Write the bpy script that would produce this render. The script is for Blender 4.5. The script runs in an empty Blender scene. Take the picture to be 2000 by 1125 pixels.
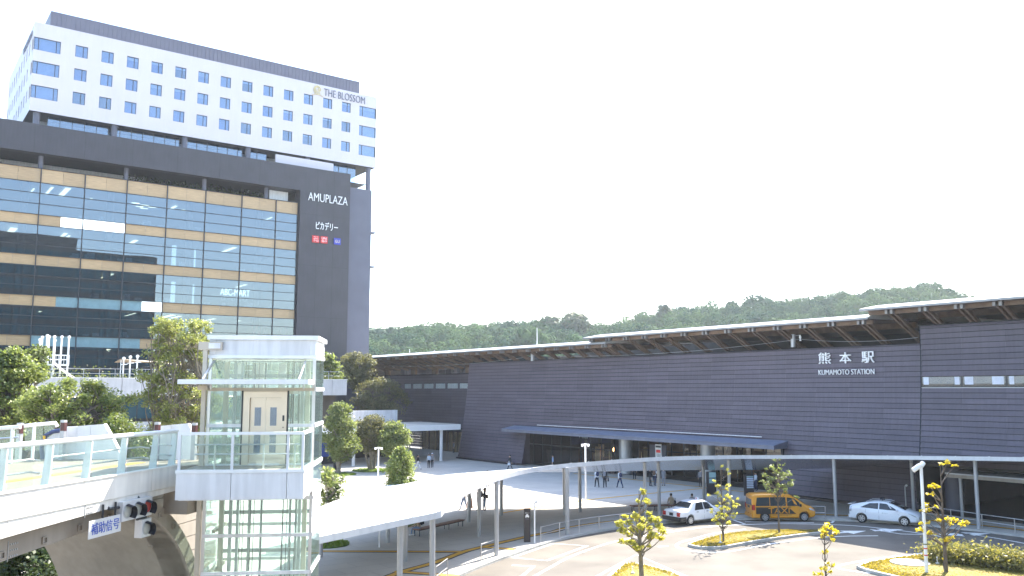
import bpy, bmesh, math, random
import numpy as np
from mathutils import Vector, Matrix

# ------------------------------------------------------------------ camera, sky, sun, exposure
sc = bpy.context.scene
COL = sc.collection
R = math.radians
FPX, CXP, CYP = 1690.0, 1000.0, 562.5          # focal length and centre of the 2000 x 1125 photograph
PITCH = math.atan(198 / FPX)
YAW = R(53.6)                                    # heading; +X runs along the hotel front, +Y along the station wall
CAMH = 9.0
FH = Vector((math.cos(YAW), math.sin(YAW), 0))
RH = Vector((math.sin(YAW), -math.cos(YAW), 0))
cam = bpy.data.cameras.new('camera')
cam.sensor_width = 36.0
cam.lens = 36.0 * FPX / 2000.0
cam.clip_start = 0.3
cam.clip_end = 6000
cam_o = bpy.data.objects.new('camera', cam)
cam_o.location = (0, 0, CAMH)
cam_o.rotation_euler = (R(90) + PITCH, 0, YAW - R(90))
COL.objects.link(cam_o)
sc.camera = cam_o

SUN_EL, SUN_AZ = R(45.0), R(20.0)                # azimuth counted from +X towards +Y
world = bpy.data.worlds.new('World')
sc.world = world
world.use_nodes = True
wn = world.node_tree
sky = wn.nodes.new('ShaderNodeTexSky')
sky.sky_type = 'NISHITA'
sky.sun_disc = False
sky.sun_elevation = SUN_EL
sky.sun_rotation = R(90) - SUN_AZ
sky.altitude = 20
sky.air_density = 1.0
sky.dust_density = 1.0
sky.ozone_density = 0.0
wn.links.new(sky.outputs[0], wn.nodes['Background'].inputs[0])
wn.nodes['Background'].inputs[1].default_value = 0.15
sun = bpy.data.lights.new('sun', 'SUN')
sun.energy = 4.0
sun.angle = R(0.5)
sun.color = (1.0, 0.93, 0.82)
sun_o = bpy.data.objects.new('sun', sun)
sd = Vector((math.cos(SUN_EL) * math.cos(SUN_AZ), math.cos(SUN_EL) * math.sin(SUN_AZ), math.sin(SUN_EL)))
sun_o.rotation_euler = sd.to_track_quat('Z', 'Y').to_euler()
sun_o.location = (60, 30, 80)
COL.objects.link(sun_o)
sc.view_settings.view_transform = 'Standard'
sc.view_settings.look = 'None'
sc.view_settings.gamma = 1.0
sc.view_settings.use_curve_mapping = False
sc.view_settings.exposure = 2.18
sc.render.film_transparent = False
sc.cycles.max_bounces = 8
sc.cycles.transparent_max_bounces = 24
sc.cycles.use_denoising = True

rng = random.Random(7)


# ------------------------------------------------------------------ survey helpers: a sight line met with the ground or a wall
def ray(px, py):
    c, s = math.cos(PITCH), math.sin(PITCH)
    fw = Vector((FH.x * c, FH.y * c, s))
    up = RH.cross(fw)
    return fw * FPX + RH * (px - CXP) - up * (py - CYP)


def gz(px, py, z=0.0):
    d = ray(px, py)
    t = (z - CAMH) / d.z
    return Vector((d.x * t, d.y * t, z))


def atu(u, px, py):
    d = ray(px, py)
    t = u / d.x
    return Vector((u, d.y * t, CAMH + d.z * t))


def atv(v, px, py):
    d = ray(px, py)
    t = v / d.y
    return Vector((d.x * t, v, CAMH + d.z * t))


def DL(d, l, z=0.0):
    return FH * d + RH * l + Vector((0, 0, z))


def atd(dist, px, py):
    d = ray(px, py)
    t = dist / d.dot(FH)
    return Vector((d.x * t, d.y * t, CAMH + d.z * t))


# ------------------------------------------------------------------ materials
MATS = {}


def nn(nt, t, **kw):
    n = nt.nodes.new(t)
    for k, v in kw.items():
        setattr(n, k, v)
    return n


def mat(name, col, rough=0.6, metal=0.0, var=0.12, scale=1.5, bump=0.0, bscale=30.0, island=0.0, spec=0.5,
        streak=0.0, coat=0.0, stretch=(1, 1, 1)):
    """Principled with soft noise in the colour, optional bump, per-piece variation and vertical dirt streaks."""
    m = bpy.data.materials.new(name)
    m.use_nodes = True
    nt = m.node_tree
    b = nt.nodes['Principled BSDF']
    b.inputs['Roughness'].default_value = rough
    b.inputs['Metallic'].default_value = metal
    b.inputs['Specular IOR Level'].default_value = spec
    if coat:
        b.inputs['Coat Weight'].default_value = coat
        b.inputs['Coat Roughness'].default_value = 0.05
    geo = nn(nt, 'ShaderNodeNewGeometry')
    mp = nn(nt, 'ShaderNodeMapping')
    mp.inputs['Scale'].default_value = stretch
    nt.links.new(geo.outputs['Position'], mp.inputs['Vector'])
    nz = nn(nt, 'ShaderNodeTexNoise')
    nz.inputs['Scale'].default_value = scale
    nz.inputs['Detail'].default_value = 5
    nt.links.new(mp.outputs[0], nz.inputs['Vector'])
    mr = nn(nt, 'ShaderNodeMapRange')
    mr.inputs[1].default_value = 0.3
    mr.inputs[2].default_value = 0.7
    mr.inputs[3].default_value = 1 - var
    mr.inputs[4].default_value = 1 + var
    nt.links.new(nz.outputs[0], mr.inputs[0])
    fac = mr.outputs[0]
    if island:
        oi = nn(nt, 'ShaderNodeObjectInfo')
        ad = nn(nt, 'ShaderNodeMath', operation='ADD')
        nt.links.new(geo.outputs['Random Per Island'], ad.inputs[0])
        nt.links.new(oi.outputs['Random'], ad.inputs[1])
        fr = nn(nt, 'ShaderNodeMath', operation='FRACT')
        nt.links.new(ad.outputs[0], fr.inputs[0])
        mi = nn(nt, 'ShaderNodeMapRange')
        mi.inputs[3].default_value = 1 - island
        mi.inputs[4].default_value = 1 + island
        nt.links.new(fr.outputs[0], mi.inputs[0])
        mu = nn(nt, 'ShaderNodeMath', operation='MULTIPLY')
        nt.links.new(fac, mu.inputs[0])
        nt.links.new(mi.outputs[0], mu.inputs[1])
        fac = mu.outputs[0]
    if streak:
        mp2 = nn(nt, 'ShaderNodeMapping')
        mp2.inputs['Scale'].default_value = (3.0, 3.0, 0.25)
        nt.links.new(geo.outputs['Position'], mp2.inputs['Vector'])
        n2 = nn(nt, 'ShaderNodeTexNoise')
        n2.inputs['Scale'].default_value = 1.6
        n2.inputs['Detail'].default_value = 6
        nt.links.new(mp2.outputs[0], n2.inputs['Vector'])
        m2 = nn(nt, 'ShaderNodeMapRange')
        m2.inputs[1].default_value = 0.35
        m2.inputs[2].default_value = 0.62
        m2.inputs[3].default_value = 1 - streak
        m2.inputs[4].default_value = 1.0
        nt.links.new(n2.outputs[0], m2.inputs[0])
        mu = nn(nt, 'ShaderNodeMath', operation='MULTIPLY')
        nt.links.new(fac, mu.inputs[0])
        nt.links.new(m2.outputs[0], mu.inputs[1])
        fac = mu.outputs[0]
    hsv = nn(nt, 'ShaderNodeHueSaturation')
    hsv.inputs['Color'].default_value = (*col, 1)
    nt.links.new(fac, hsv.inputs['Value'])
    nt.links.new(hsv.outputs[0], b.inputs['Base Color'])
    if bump:
        n3 = nn(nt, 'ShaderNodeTexNoise')
        n3.inputs['Scale'].default_value = bscale
        n3.inputs['Detail'].default_value = 4
        nt.links.new(mp.outputs[0], n3.inputs['Vector'])
        bp = nn(nt, 'ShaderNodeBump')
        bp.inputs['Strength'].default_value = bump
        bp.inputs['Distance'].default_value = 0.02
        nt.links.new(n3.outputs[0], bp.inputs['Height'])
        nt.links.new(bp.outputs[0], b.inputs['Normal'])
    MATS[name] = m
    return m


def glass(name, tint, refl=0.12, rough=0.0, wob=0.0, gcol=(1, 1, 1), haze=0.0, hazecol=(.6, .75, .7)):
    """Thin architectural pane: tinted see-through mixed with a mirror by view angle, slightly wavy."""
    m = bpy.data.materials.new(name)
    m.use_nodes = True
    nt = m.node_tree
    nt.nodes.remove(nt.nodes['Principled BSDF'])
    out = nt.nodes['Material Output']
    tr = nn(nt, 'ShaderNodeBsdfTransparent')
    tr.inputs[0].default_value = (*tint, 1)
    gl = nn(nt, 'ShaderNodeBsdfGlossy')
    gl.inputs[0].default_value = (*gcol, 1)
    gl.inputs['Roughness'].default_value = rough
    fr = nn(nt, 'ShaderNodeLayerWeight')
    fr.inputs['Blend'].default_value = 0.5
    pw = nn(nt, 'ShaderNodeMath', operation='POWER')
    pw.inputs[1].default_value = 5.0
    nt.links.new(fr.outputs['Facing'], pw.inputs[0])
    mr = nn(nt, 'ShaderNodeMapRange')
    mr.inputs[3].default_value = refl
    mr.inputs[4].default_value = 0.9
    nt.links.new(pw.outputs[0], mr.inputs[0])
    mx = nn(nt, 'ShaderNodeMixShader')
    nt.links.new(mr.outputs[0], mx.inputs[0])
    base = tr.outputs[0]
    if haze:
        df = nn(nt, 'ShaderNodeBsdfDiffuse')
        df.inputs[0].default_value = (*hazecol, 1)
        tl = nn(nt, 'ShaderNodeBsdfTranslucent')
        tl.inputs[0].default_value = (*hazecol, 1)
        m0 = nn(nt, 'ShaderNodeMixShader')
        m0.inputs[0].default_value = 0.5
        nt.links.new(df.outputs[0], m0.inputs[1])
        nt.links.new(tl.outputs[0], m0.inputs[2])
        m1 = nn(nt, 'ShaderNodeMixShader')
        m1.inputs[0].default_value = haze
        nt.links.new(base, m1.inputs[1])
        nt.links.new(m0.outputs[0], m1.inputs[2])
        base = m1.outputs[0]
    nt.links.new(base, mx.inputs[1])
    nt.links.new(gl.outputs[0], mx.inputs[2])
    if wob:
        geo = nn(nt, 'ShaderNodeNewGeometry')
        nz = nn(nt, 'ShaderNodeTexNoise')
        nz.inputs['Scale'].default_value = 0.35
        nz.inputs['Detail'].default_value = 1
        nt.links.new(geo.outputs['Position'], nz.inputs['Vector'])
        bp = nn(nt, 'ShaderNodeBump')
        bp.inputs['Strength'].default_value = wob
        bp.inputs['Distance'].default_value = 0.05
        nt.links.new(nz.outputs[0], bp.inputs['Height'])
        nt.links.new(bp.outputs[0], gl.inputs['Normal'])
    nt.links.new(mx.outputs[0], out.inputs[0])
    MATS[name] = m
    return m


def emit(name, col, s):
    m = bpy.data.materials.new(name)
    m.use_nodes = True
    b = m.node_tree.nodes['Principled BSDF']
    b.inputs['Base Color'].default_value = (*col, 1)
    b.inputs['Emission Color'].default_value = (*col, 1)
    b.inputs['Emission Strength'].default_value = s
    MATS[name] = m
    return m


def leafmat(name, c1, c2, trans=0.45, nscale=1.1, isl=0.5, gloss=0.05):
    m = bpy.data.materials.new(name)
    m.use_nodes = True
    nt = m.node_tree
    nt.nodes.remove(nt.nodes['Principled BSDF'])
    out = nt.nodes['Material Output']
    geo = nn(nt, 'ShaderNodeNewGeometry')
    nz = nn(nt, 'ShaderNodeTexNoise')
    nz.inputs['Scale'].default_value = nscale
    nt.links.new(geo.outputs['Position'], nz.inputs['Vector'])
    ad = nn(nt, 'ShaderNodeMath', operation='MULTIPLY_ADD')
    nt.links.new(geo.outputs['Random Per Island'], ad.inputs[0])
    ad.inputs[1].default_value = isl
    nt.links.new(nz.outputs[0], ad.inputs[2])
    mr = nn(nt, 'ShaderNodeMapRange')
    mr.inputs[1].default_value = 0.4
    mr.inputs[2].default_value = .6 + isl
    nt.links.new(ad.outputs[0], mr.inputs[0])
    mc = nn(nt, 'ShaderNodeMix', data_type='RGBA')
    mc.inputs[6].default_value = (*c1, 1)
    mc.inputs[7].default_value = (*c2, 1)
    nt.links.new(mr.outputs[0], mc.inputs[0])
    df = nn(nt, 'ShaderNodeBsdfDiffuse')
    tl = nn(nt, 'ShaderNodeBsdfTranslucent')
    gl = nn(nt, 'ShaderNodeBsdfGlossy')
    gl.inputs['Roughness'].default_value = 0.45
    nt.links.new(mc.outputs[2], df.inputs[0])
    hs = nn(nt, 'ShaderNodeHueSaturation')
    hs.inputs['Hue'].default_value = 0.495
    hs.inputs['Saturation'].default_value = 1.1
    hs.inputs['Value'].default_value = 1.5
    nt.links.new(mc.outputs[2], hs.inputs['Color'])
    nt.links.new(hs.outputs[0], tl.inputs[0])
    m1 = nn(nt, 'ShaderNodeMixShader')
    m1.inputs[0].default_value = trans
    nt.links.new(df.outputs[0], m1.inputs[1])
    nt.links.new(tl.outputs[0], m1.inputs[2])
    m2 = nn(nt, 'ShaderNodeMixShader')
    m2.inputs[0].default_value = gloss
    nt.links.new(m1.outputs[0], m2.inputs[1])
    nt.links.new(gl.outputs[0], m2.inputs[2])
    nt.links.new(m2.outputs[0], out.inputs[0])
    MATS[name] = m
    return m


def grassmat(name, c1, c2):
    m = mat(name, c1, 0.9, var=0.35, scale=0.9, bump=0.6, bscale=25)
    nt = m.node_tree
    h = [n for n in nt.nodes if n.type == 'HUE_SAT'][0]
    nz = nn(nt, 'ShaderNodeTexNoise')
    nz.inputs['Scale'].default_value = 2.2
    nz.inputs['Detail'].default_value = 8
    g = nn(nt, 'ShaderNodeNewGeometry')
    nt.links.new(g.outputs['Position'], nz.inputs['Vector'])
    mr = nn(nt, 'ShaderNodeMapRange')
    mr.inputs[1].default_value = 0.35
    mr.inputs[2].default_value = 0.65
    nt.links.new(nz.outputs[0], mr.inputs[0])
    mc = nn(nt, 'ShaderNodeMix', data_type='RGBA')
    mc.inputs[6].default_value = (*c1, 1)
    mc.inputs[7].default_value = (*c2, 1)
    nt.links.new(mr.outputs[0], mc.inputs[0])
    nt.links.new(mc.outputs[2], h.inputs['Color'])
    return m


mat('asphalt', (.130, .115, .096), .9, var=.28, scale=.3, bump=.3, bscale=60)
mat('paving', (.50, .47, .42), .85, var=.08, scale=.35, bump=.15, bscale=40)
def joints(name, w_, h_, dark):
    """Fine joints between paving slabs, darker than the slabs."""
    nt = MATS[name].node_tree
    hs = [n for n in nt.nodes if n.type == 'HUE_SAT'][0]
    g = nn(nt, 'ShaderNodeNewGeometry')
    br_ = nn(nt, 'ShaderNodeTexBrick')
    br_.offset = 0.5
    br_.inputs['Scale'].default_value = 1.0
    br_.inputs['Brick Width'].default_value = w_
    br_.inputs['Row Height'].default_value = h_
    br_.inputs['Mortar Size'].default_value = .018
    c = hs.inputs['Color'].default_value
    br_.inputs['Color1'].default_value = c
    br_.inputs['Color2'].default_value = (c[0] * .93, c[1] * .935, c[2] * .95, 1)
    br_.inputs['Mortar'].default_value = (c[0] * dark, c[1] * dark, c[2] * dark, 1)
    nt.links.new(g.outputs['Position'], br_.inputs['Vector'])
    nt.links.new(br_.outputs[0], hs.inputs['Color'])


joints('paving', 2.4, 1.2, .72)
mat('terrain', (.16, .16, .13), .95, var=.2, scale=.05)
mat('kerbstone', (.42, .41, .38), .85, var=.15, scale=2)
mat('road_paint', (.78, .78, .75), .7, var=.12, scale=3)
mat('tactile_yellow', (.60, .33, .04), .8, var=.12, scale=3)
mat('tactile_border', (.05, .05, .055), .8)
grassmat('lawn', (.21, .175, .03), (.26, .20, .04))
grassmat('lawn_green', (.07, .13, .02), (.12, .16, .03))
mat('dark_cladding', (.042, .039, .048), .55, var=.15, scale=.4, streak=.15)
mat('pier_cladding', (.098, .10, .135), .5, var=.08, scale=.4)
mat('hotel_white', (.57, .53, .56), .5, var=.03, scale=.3, streak=.03)
mat('hotel_grey', (.115, .115, .15), .5, var=.06, scale=.4)
mat('soffit_dark', (.05, .05, .055), .7)
mat('board', (.093, .077, .101), .55, var=.10, scale=.6, island=.11, streak=.12, stretch=(1, .3, 1))
mat('board_back', (.02, .02, .024), .8)
mat('wood_panel', (.43, .29, .15), .3, var=.15, scale=3, island=.1, stretch=(.3, .3, 4))
mat('timber', (.14, .092, .062), .7, var=.2, scale=2, island=.15)
mat('timber_soffit', (.10, .07, .055), .75, var=.2, scale=1.2, island=.1, stretch=(4, .3, 1))
mat('roof_metal', (.55, .53, .49), .35, metal=.3, var=.06, scale=1)
mat('fascia_grey', (.25, .25, .26), .4, metal=.4)
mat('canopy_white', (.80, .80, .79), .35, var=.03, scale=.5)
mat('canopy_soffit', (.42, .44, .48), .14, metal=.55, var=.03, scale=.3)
mat('post_grey', (.40, .41, .43), .4, metal=.35, var=.05)
mat('steel', (.55, .55, .56), .3, metal=.8, var=.05)
mat('white_paint', (.80, .80, .79), .4, var=.04, scale=2, streak=.05)
mat('panel_white', (.76, .76, .77), .4, var=.05, scale=1.2, streak=.16)
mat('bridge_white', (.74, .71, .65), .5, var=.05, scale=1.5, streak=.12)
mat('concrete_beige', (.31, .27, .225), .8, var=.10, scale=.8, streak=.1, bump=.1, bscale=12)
mat('deck_floor', (.20, .17, .13), .8, var=.08, scale=2)
mat('beige_steel', (.50, .44, .36), .45, metal=.2, var=.06)
mat('door_steel', (.66, .56, .46), .32, metal=.55, var=.05)
mat('dark_frame', (.035, .037, .043), .4, metal=.3)
mat('dark_interior', (.045, .04, .038), .8, var=.2, scale=.5)
mat('brown_interior', (.16, .09, .055), .7, var=.25, scale=.6)
mat('tan_panel', (.42, .32, .2), .6, var=.12)
mat('interior_pale', (.13, .14, .155), .7, var=.1)
mat('awning_front', (.13, .13, .16), .5)
mat('awning_sky_tone', (.21, .235, .32), .55)  # lighter and bluer than the front: sky reflection put into the colour
mat('parapet_grey', (.43, .43, .44), .5, var=.06, streak=.10)
mat('awning_blue', (.21, .22, .265), .3, metal=.5, var=.05)
mat('sign_dark', (.035, .028, .03), .45)
mat('letter_white', (.85, .85, .85), .45)
mat('letter_grey', (.13, .14, .19), .45)
mat('letter_blue', (.03, .08, .42), .5)
mat('letter_red', (.55, .12, .13), .5)
mat('letter_black', (.02, .02, .02), .5)
mat('sign_red', (.62, .03, .03), .45)
mat('sign_blue', (.03, .04, .36), .45)
mat('gold', (.62, .52, .30), .4, metal=.5)
mat('tree_bark', (.12, .095, .075), .9, var=.25, scale=6, bump=.5, bscale=25)
mat('pale_bark', (.20, .17, .13), .9, var=.25, scale=6, bump=.5, bscale=25)
mat('tyre', (.018, .018, .019), .8)
mat('rim_metal', (.55, .56, .58), .3, metal=.8)
mat('car_white', (.80, .81, .83), .25, var=.01, coat=.6)
mat('car_orange', (.72, .30, .02), .3, var=.02, coat=.5)
mat('car_black', (.02, .02, .022), .45)
mat('car_glass', (.025, .03, .035), .06, spec=.8)
mat('car_lamp_red', (.45, .02, .015), .2, coat=.5)
mat('car_lamp_clear', (.6, .6, .62), .15, metal=.4)
mat('skin', (.50, .32, .23), .6)
mat('hair_black', (.015, .012, .012), .5)
mat('cloth_white', (.74, .75, .78), .85)
mat('cloth_black', (.02, .02, .024), .85)
mat('cloth_navy', (.025, .035, .085), .85)
mat('cloth_grey', (.22, .22, .24), .85)
mat('cloth_jeans', (.20, .27, .40), .85)
mat('cloth_peach', (.62, .36, .24), .85)
mat('cloth_beige', (.42, .33, .23), .85)
mat('cloth_blue', (.32, .42, .66), .85)
mat('cloth_paleblue', (.55, .62, .72), .85)
mat('signal_grey', (.62, .62, .63), .4, metal=.2)
mat('lens_dark', (.36, .37, .34), .15, coat=.5)
mat('lens_red', (.40, .07, .06), .15, coat=.5)
mat('reflector_red', (.07, .014, .012), .4)
mat('escalator_blue', (.06, .08, .18), .4)
mat('sign_yellow', (.75, .45, .02), .5)
mat('bench_wood', (.24, .13, .09), .6, var=.15, scale=5)
mat('umbrella_canvas', (.50, .42, .32), .8)
mat('blind_grey', (.11, .145, .165), .6)
mat('window_daylight', (.62, .66, .64), .5)
mat('teal_board', (.30, .46, .46), .5, var=.1)
mat('far_glass_dark', (.018, .07, .10), .3, spec=.25)
mat('far_spandrel', (.045, .05, .055), .6)
emit('lamp_warm', (1.0, .50, .18), 5.0)
emit('lamp_strip', (1.0, .86, .62), 1.6)
emit('lit_sign', (.95, 1.0, 1.0), 1.6)
mat('canopy_edge_shade', (.60, .61, .63), .4, var=.05, streak=.08)  # canopy white toned down, the edge's shade put into its colour
emit('glow_white', (.85, .93, .95), .55)
glass('mall_glass', (.38, .46, .50), .17, wob=.03, gcol=(.78, .87, .97))
glass('hotel_glass', (.60, .68, .80), .16, wob=.02, gcol=(.85, .93, 1.0))
glass('tower_glass', (.89, .945, .92), .06, gcol=(.95, 1, .98), haze=.05, hazecol=(.66, .82, .76))
glass('rail_glass', (.90, .955, .93), .05, gcol=(.95, 1, .98), haze=.06, hazecol=(.72, .84, .80))
glass('band_glass', (.92, .93, .95), .05)
glass('shop_glass', (.80, .80, .78), .03)
leafmat('leaf_yellowgreen', (.28, .29, .05), (.50, .47, .11), .55)
leafmat('leaf_fresh', (.09, .128, .034), (.24, .275, .085), .5)
leafmat('leaf_mid', (.065, .10, .024), (.17, .20, .05), .45)
leafmat('leaf_bamboo', (.12, .145, .04), (.30, .32, .10), .5)
leafmat('leaf_dark', (.022, .045, .014), (.075, .10, .03), .3)
leafmat('leaf_olive', (.08, .085, .03), (.19, .185, .07), .4)
leafmat('leaf_gold', (.40, .34, .02), (.58, .50, .06), .5)
leafmat('leaf_hedge', (.13, .14, .035), (.30, .27, .07), .45)
leafmat('grass_blade', (.20, .17, .03), (.27, .22, .045), .6)
leafmat('grass_blade_green', (.08, .14, .02), (.16, .22, .04), .6)
leafmat('forest_leaf', (.030, .070, .044), (.11, .165, .065), .10, .05, .10, 0.0)


# ------------------------------------------------------------------ mesh builder
class MB:
    def __init__(s):
        s.v, s.f, s.m, s.cur = [], [], [], 0

    def add(s, vs, fs):
        o = len(s.v)
        s.v += [tuple(p) for p in vs]
        s.f += [tuple(i + o for i in f) for f in fs]
        s.m += [s.cur] * len(fs)
        return s

    def poly(s, pts):
        return s.add(pts, [tuple(range(len(pts)))])

    def box(s, x0, y0, z0, x1, y1, z1):
        x0, x1 = min(x0, x1), max(x0, x1)
        y0, y1 = min(y0, y1), max(y0, y1)
        z0, z1 = min(z0, z1), max(z0, z1)
        return s.hexa([(x0, y0, z0), (x1, y0, z0), (x1, y1, z0), (x0, y1, z0)],
                      [(x0, y0, z1), (x1, y0, z1), (x1, y1, z1), (x0, y1, z1)])

    def hexa(s, b, t):
        n = len(b)
        fs = [tuple(range(n - 1, -1, -1)), tuple(range(n, 2 * n))]
        fs += [(i, (i + 1) % n, n + (i + 1) % n, n + i) for i in range(n)]
        return s.add(list(b) + list(t), fs)

    def prism(s, pts, z0, z1):
        a = sum(pts[i][0] * pts[(i + 1) % len(pts)][1] - pts[(i + 1) % len(pts)][0] * pts[i][1] for i in range(len(pts)))
        if a < 0:
            pts = pts[::-1]
        return s.hexa([(p[0], p[1], z0) for p in pts], [(p[0], p[1], z1) for p in pts])

    def bar(s, p, q, w, h, up=(0, 0, 1)):
        p, q = Vector(p), Vector(q)
        d = (q - p).normalized()
        upv = Vector(up)
        if abs(d.dot(upv)) > .98:
            upv = Vector((1, 0, 0))
        a = d.cross(upv).normalized() * w / 2
        b = a.cross(d).normalized() * h / 2
        return s.hexa([p - a - b, p + a - b, p + a + b, p - a + b], [q - a - b, q + a - b, q + a + b, q - a + b])

    def tube(s, pts, r, n=8, cap=True):
        pts = [Vector(p) for p in pts]
        rr = r if isinstance(r, (list, tuple)) else [r] * len(pts)
        vs, fs = [], []
        prev = None
        for i, p in enumerate(pts):
            d = (pts[min(i + 1, len(pts) - 1)] - pts[max(i - 1, 0)]).normalized()
            if prev is None:
                a = d.cross(Vector((0, 0, 1)) if abs(d.z) < .9 else Vector((1, 0, 0))).normalized()
            else:
                a = (prev - d * prev.dot(d)).normalized()
            prev = a
            b = d.cross(a)
            for k in range(n):
                t = 2 * math.pi * k / n
                vs.append(p + (a * math.cos(t) + b * math.sin(t)) * rr[i])
        for i in range(len(pts) - 1):
            for k in range(n):
                k2 = (k + 1) % n
                fs.append((i * n + k, i * n + k2, (i + 1) * n + k2, (i + 1) * n + k))
        if cap:
            fs.append(tuple(range(n - 1, -1, -1)))
            fs.append(tuple((len(pts) - 1) * n + k for k in range(n)))
        return s.add(vs, fs)

    def ball(s, c, r, n=10, m=6, sc3=(1, 1, 1)):
        c = Vector(c)
        vs = [c + Vector((0, 0, r * sc3[2]))]
        for j in range(1, m):
            th = math.pi * j / m
            for k in range(n):
                ph = 2 * math.pi * k / n
                vs.append(c + Vector((r * sc3[0] * math.sin(th) * math.cos(ph), r * sc3[1] * math.sin(th) * math.sin(ph), r * sc3[2] * math.cos(th))))
        vs.append(c - Vector((0, 0, r * sc3[2])))
        fs = [(0, 1 + k, 1 + (k + 1) % n) for k in range(n)]
        for j in range(m - 2):
            for k in range(n):
                k2 = (k + 1) % n
                a = 1 + j * n
                fs.append((a + k, a + n + k, a + n + k2, a + k2))
        l = len(vs) - 1
        a = 1 + (m - 2) * n
        fs += [(l, a + (k + 1) % n, a + k) for k in range(n)]
        return s.add(vs, fs)

    def mesh(s, name, mats, off=(0, 0, 0), smooth=None):
        me = bpy.data.meshes.new(name)
        o = Vector(off)
        if o.length:
            vs = [(p[0] - o.x, p[1] - o.y, p[2] - o.z) for p in s.v]
        else:
            vs = s.v
        me.from_pydata(vs, [], s.f)
        for m in (mats if isinstance(mats, (list, tuple)) else [mats]):
            me.materials.append(MATS[m])
        if len(me.materials) > 1:
            me.polygons.foreach_set('material_index', s.m)
        if smooth is not None:
            me.shade_smooth()
            me.set_sharp_from_angle(angle=R(smooth))
        me.update()
        return me


def link(name, me, parent=None):
    o = bpy.data.objects.new(name, me)
    COL.objects.link(o)
    if parent is not None:
        o.parent = parent
    return o


def thing(name, label, cat, loc=(0, 0, 0), rz=0.0, group=None):
    o = bpy.data.objects.new(name, None)
    o.empty_display_size = .3
    COL.objects.link(o)
    o.location = loc
    o.rotation_euler = (0, 0, rz)
    o['label'] = label
    o['category'] = cat
    if group:
        o['group'] = group
    return o


def tag(o, label, cat, group=None):
    o['label'] = label
    o['category'] = cat
    if group:
        o['group'] = group
    return o


def part(name, mb, m, root, smooth=None, world=True, label=None, off=None):
    """One mesh part under root; world=True means mb is in world coordinates and root is unrotated."""
    if off is None:
        r = root
        off = Vector((0, 0, 0))
        if world:
            while r is not None:
                off = off + r.location
                r = r.parent
    o = link(name, mb.mesh(name, m, off, smooth), root)
    if label:
        o['label'] = label
    return o


def solo(name, mb, m, label, cat, base, smooth=None, group=None):
    """A thing that is one mesh, its origin at base."""
    o = link(name, mb.mesh(name, m, base, smooth))
    o.location = base
    return tag(o, label, cat, group)


def struct(name, mb, m, smooth=None):
    o = link(name, mb.mesh(name, m, (0, 0, 0), smooth))
    o['kind'] = 'structure'
    return o


UB = {}


def ubox(m):
    if m not in UB:
        UB[m] = MB().box(0, 0, 0, 1, 1, 1).mesh('unit_' + m, m)
    return UB[m]


def piece(name, m, root, x0, y0, z0, x1, y1, z1, world=True):
    """A box piece that shares one mesh with all alike pieces."""
    o = link(name, ubox(m), root)
    off = root.location if world else Vector((0, 0, 0))
    o.location = (x0 - off.x, y0 - off.y, z0 - off.z)
    o.scale = (x1 - x0, y1 - y0, z1 - z0)
    return o


def copy_tree(o, parent=None):
    c = o.copy()
    COL.objects.link(c)
    c.parent = parent
    for ch in list(o.children):
        copy_tree(ch, c)
    return c


def textmesh(body, x0, x1, z0, z1, org, ex, ez, m, name, root, depth=.06, stretch=True, label=None, thin=0.0):
    """Raised lettering in the plane spanned by ex (reading direction) and ez, filling x0..x1 and z0..z1 about org."""
    cu = bpy.data.curves.new('lettering', 'FONT')
    cu.body = body
    cu.extrude = .5
    cu.resolution_u = 3
    cu.offset = -thin
    ob = bpy.data.objects.new('lettering', cu)
    COL.objects.link(ob)
    dg = bpy.context.evaluated_depsgraph_get()
    me = bpy.data.meshes.new_from_object(ob.evaluated_get(dg))
    bpy.data.objects.remove(ob)
    bpy.data.curves.remove(cu)
    n = len(me.vertices)
    co = np.zeros(n * 3)
    me.vertices.foreach_get('co', co)
    co = co.reshape(-1, 3)
    mn, mx = co.min(0), co.max(0)
    sx = (x1 - x0) / (mx[0] - mn[0])
    sz = (z1 - z0) / (mx[1] - mn[1])
    if not stretch:
        sz = sx
    ex, ez = Vector(ex), Vector(ez)
    nrm = ex.cross(ez)
    off = Vector(org)
    if root is not None and root.parent is None:
        off = off - root.location if root.rotation_euler.z == 0 else off
    X = x0 + (co[:, 0] - mn[0]) * sx
    Z = z0 + (co[:, 1] - mn[1]) * sz
    D = co[:, 2] * depth
    w = np.outer(X, np.array(ex)) + np.outer(Z, np.array(ez)) + np.outer(D, np.array(nrm)) + np.array(off)
    me.vertices.foreach_set('co', w.ravel())
    me.materials.clear()
    me.materials.append(MATS[m])
    me.update()
    o = link(name, me, root)
    if label:
        o['label'] = label
    return o


def npmesh(name, V, F, m):
    """Fast quad mesh from numpy arrays."""
    me = bpy.data.meshes.new(name)
    nv, nf = len(V), len(F)
    me.vertices.add(nv)
    me.vertices.foreach_set('co', np.asarray(V, np.float32).ravel())
    me.loops.add(nf * 4)
    me.loops.foreach_set('vertex_index', np.asarray(F, np.int32).ravel())
    me.polygons.add(nf)
    me.polygons.foreach_set('loop_start', np.arange(0, nf * 4, 4, dtype=np.int32))
    me.materials.append(MATS[m])
    me.update(calc_edges=True)
    return me


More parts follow.
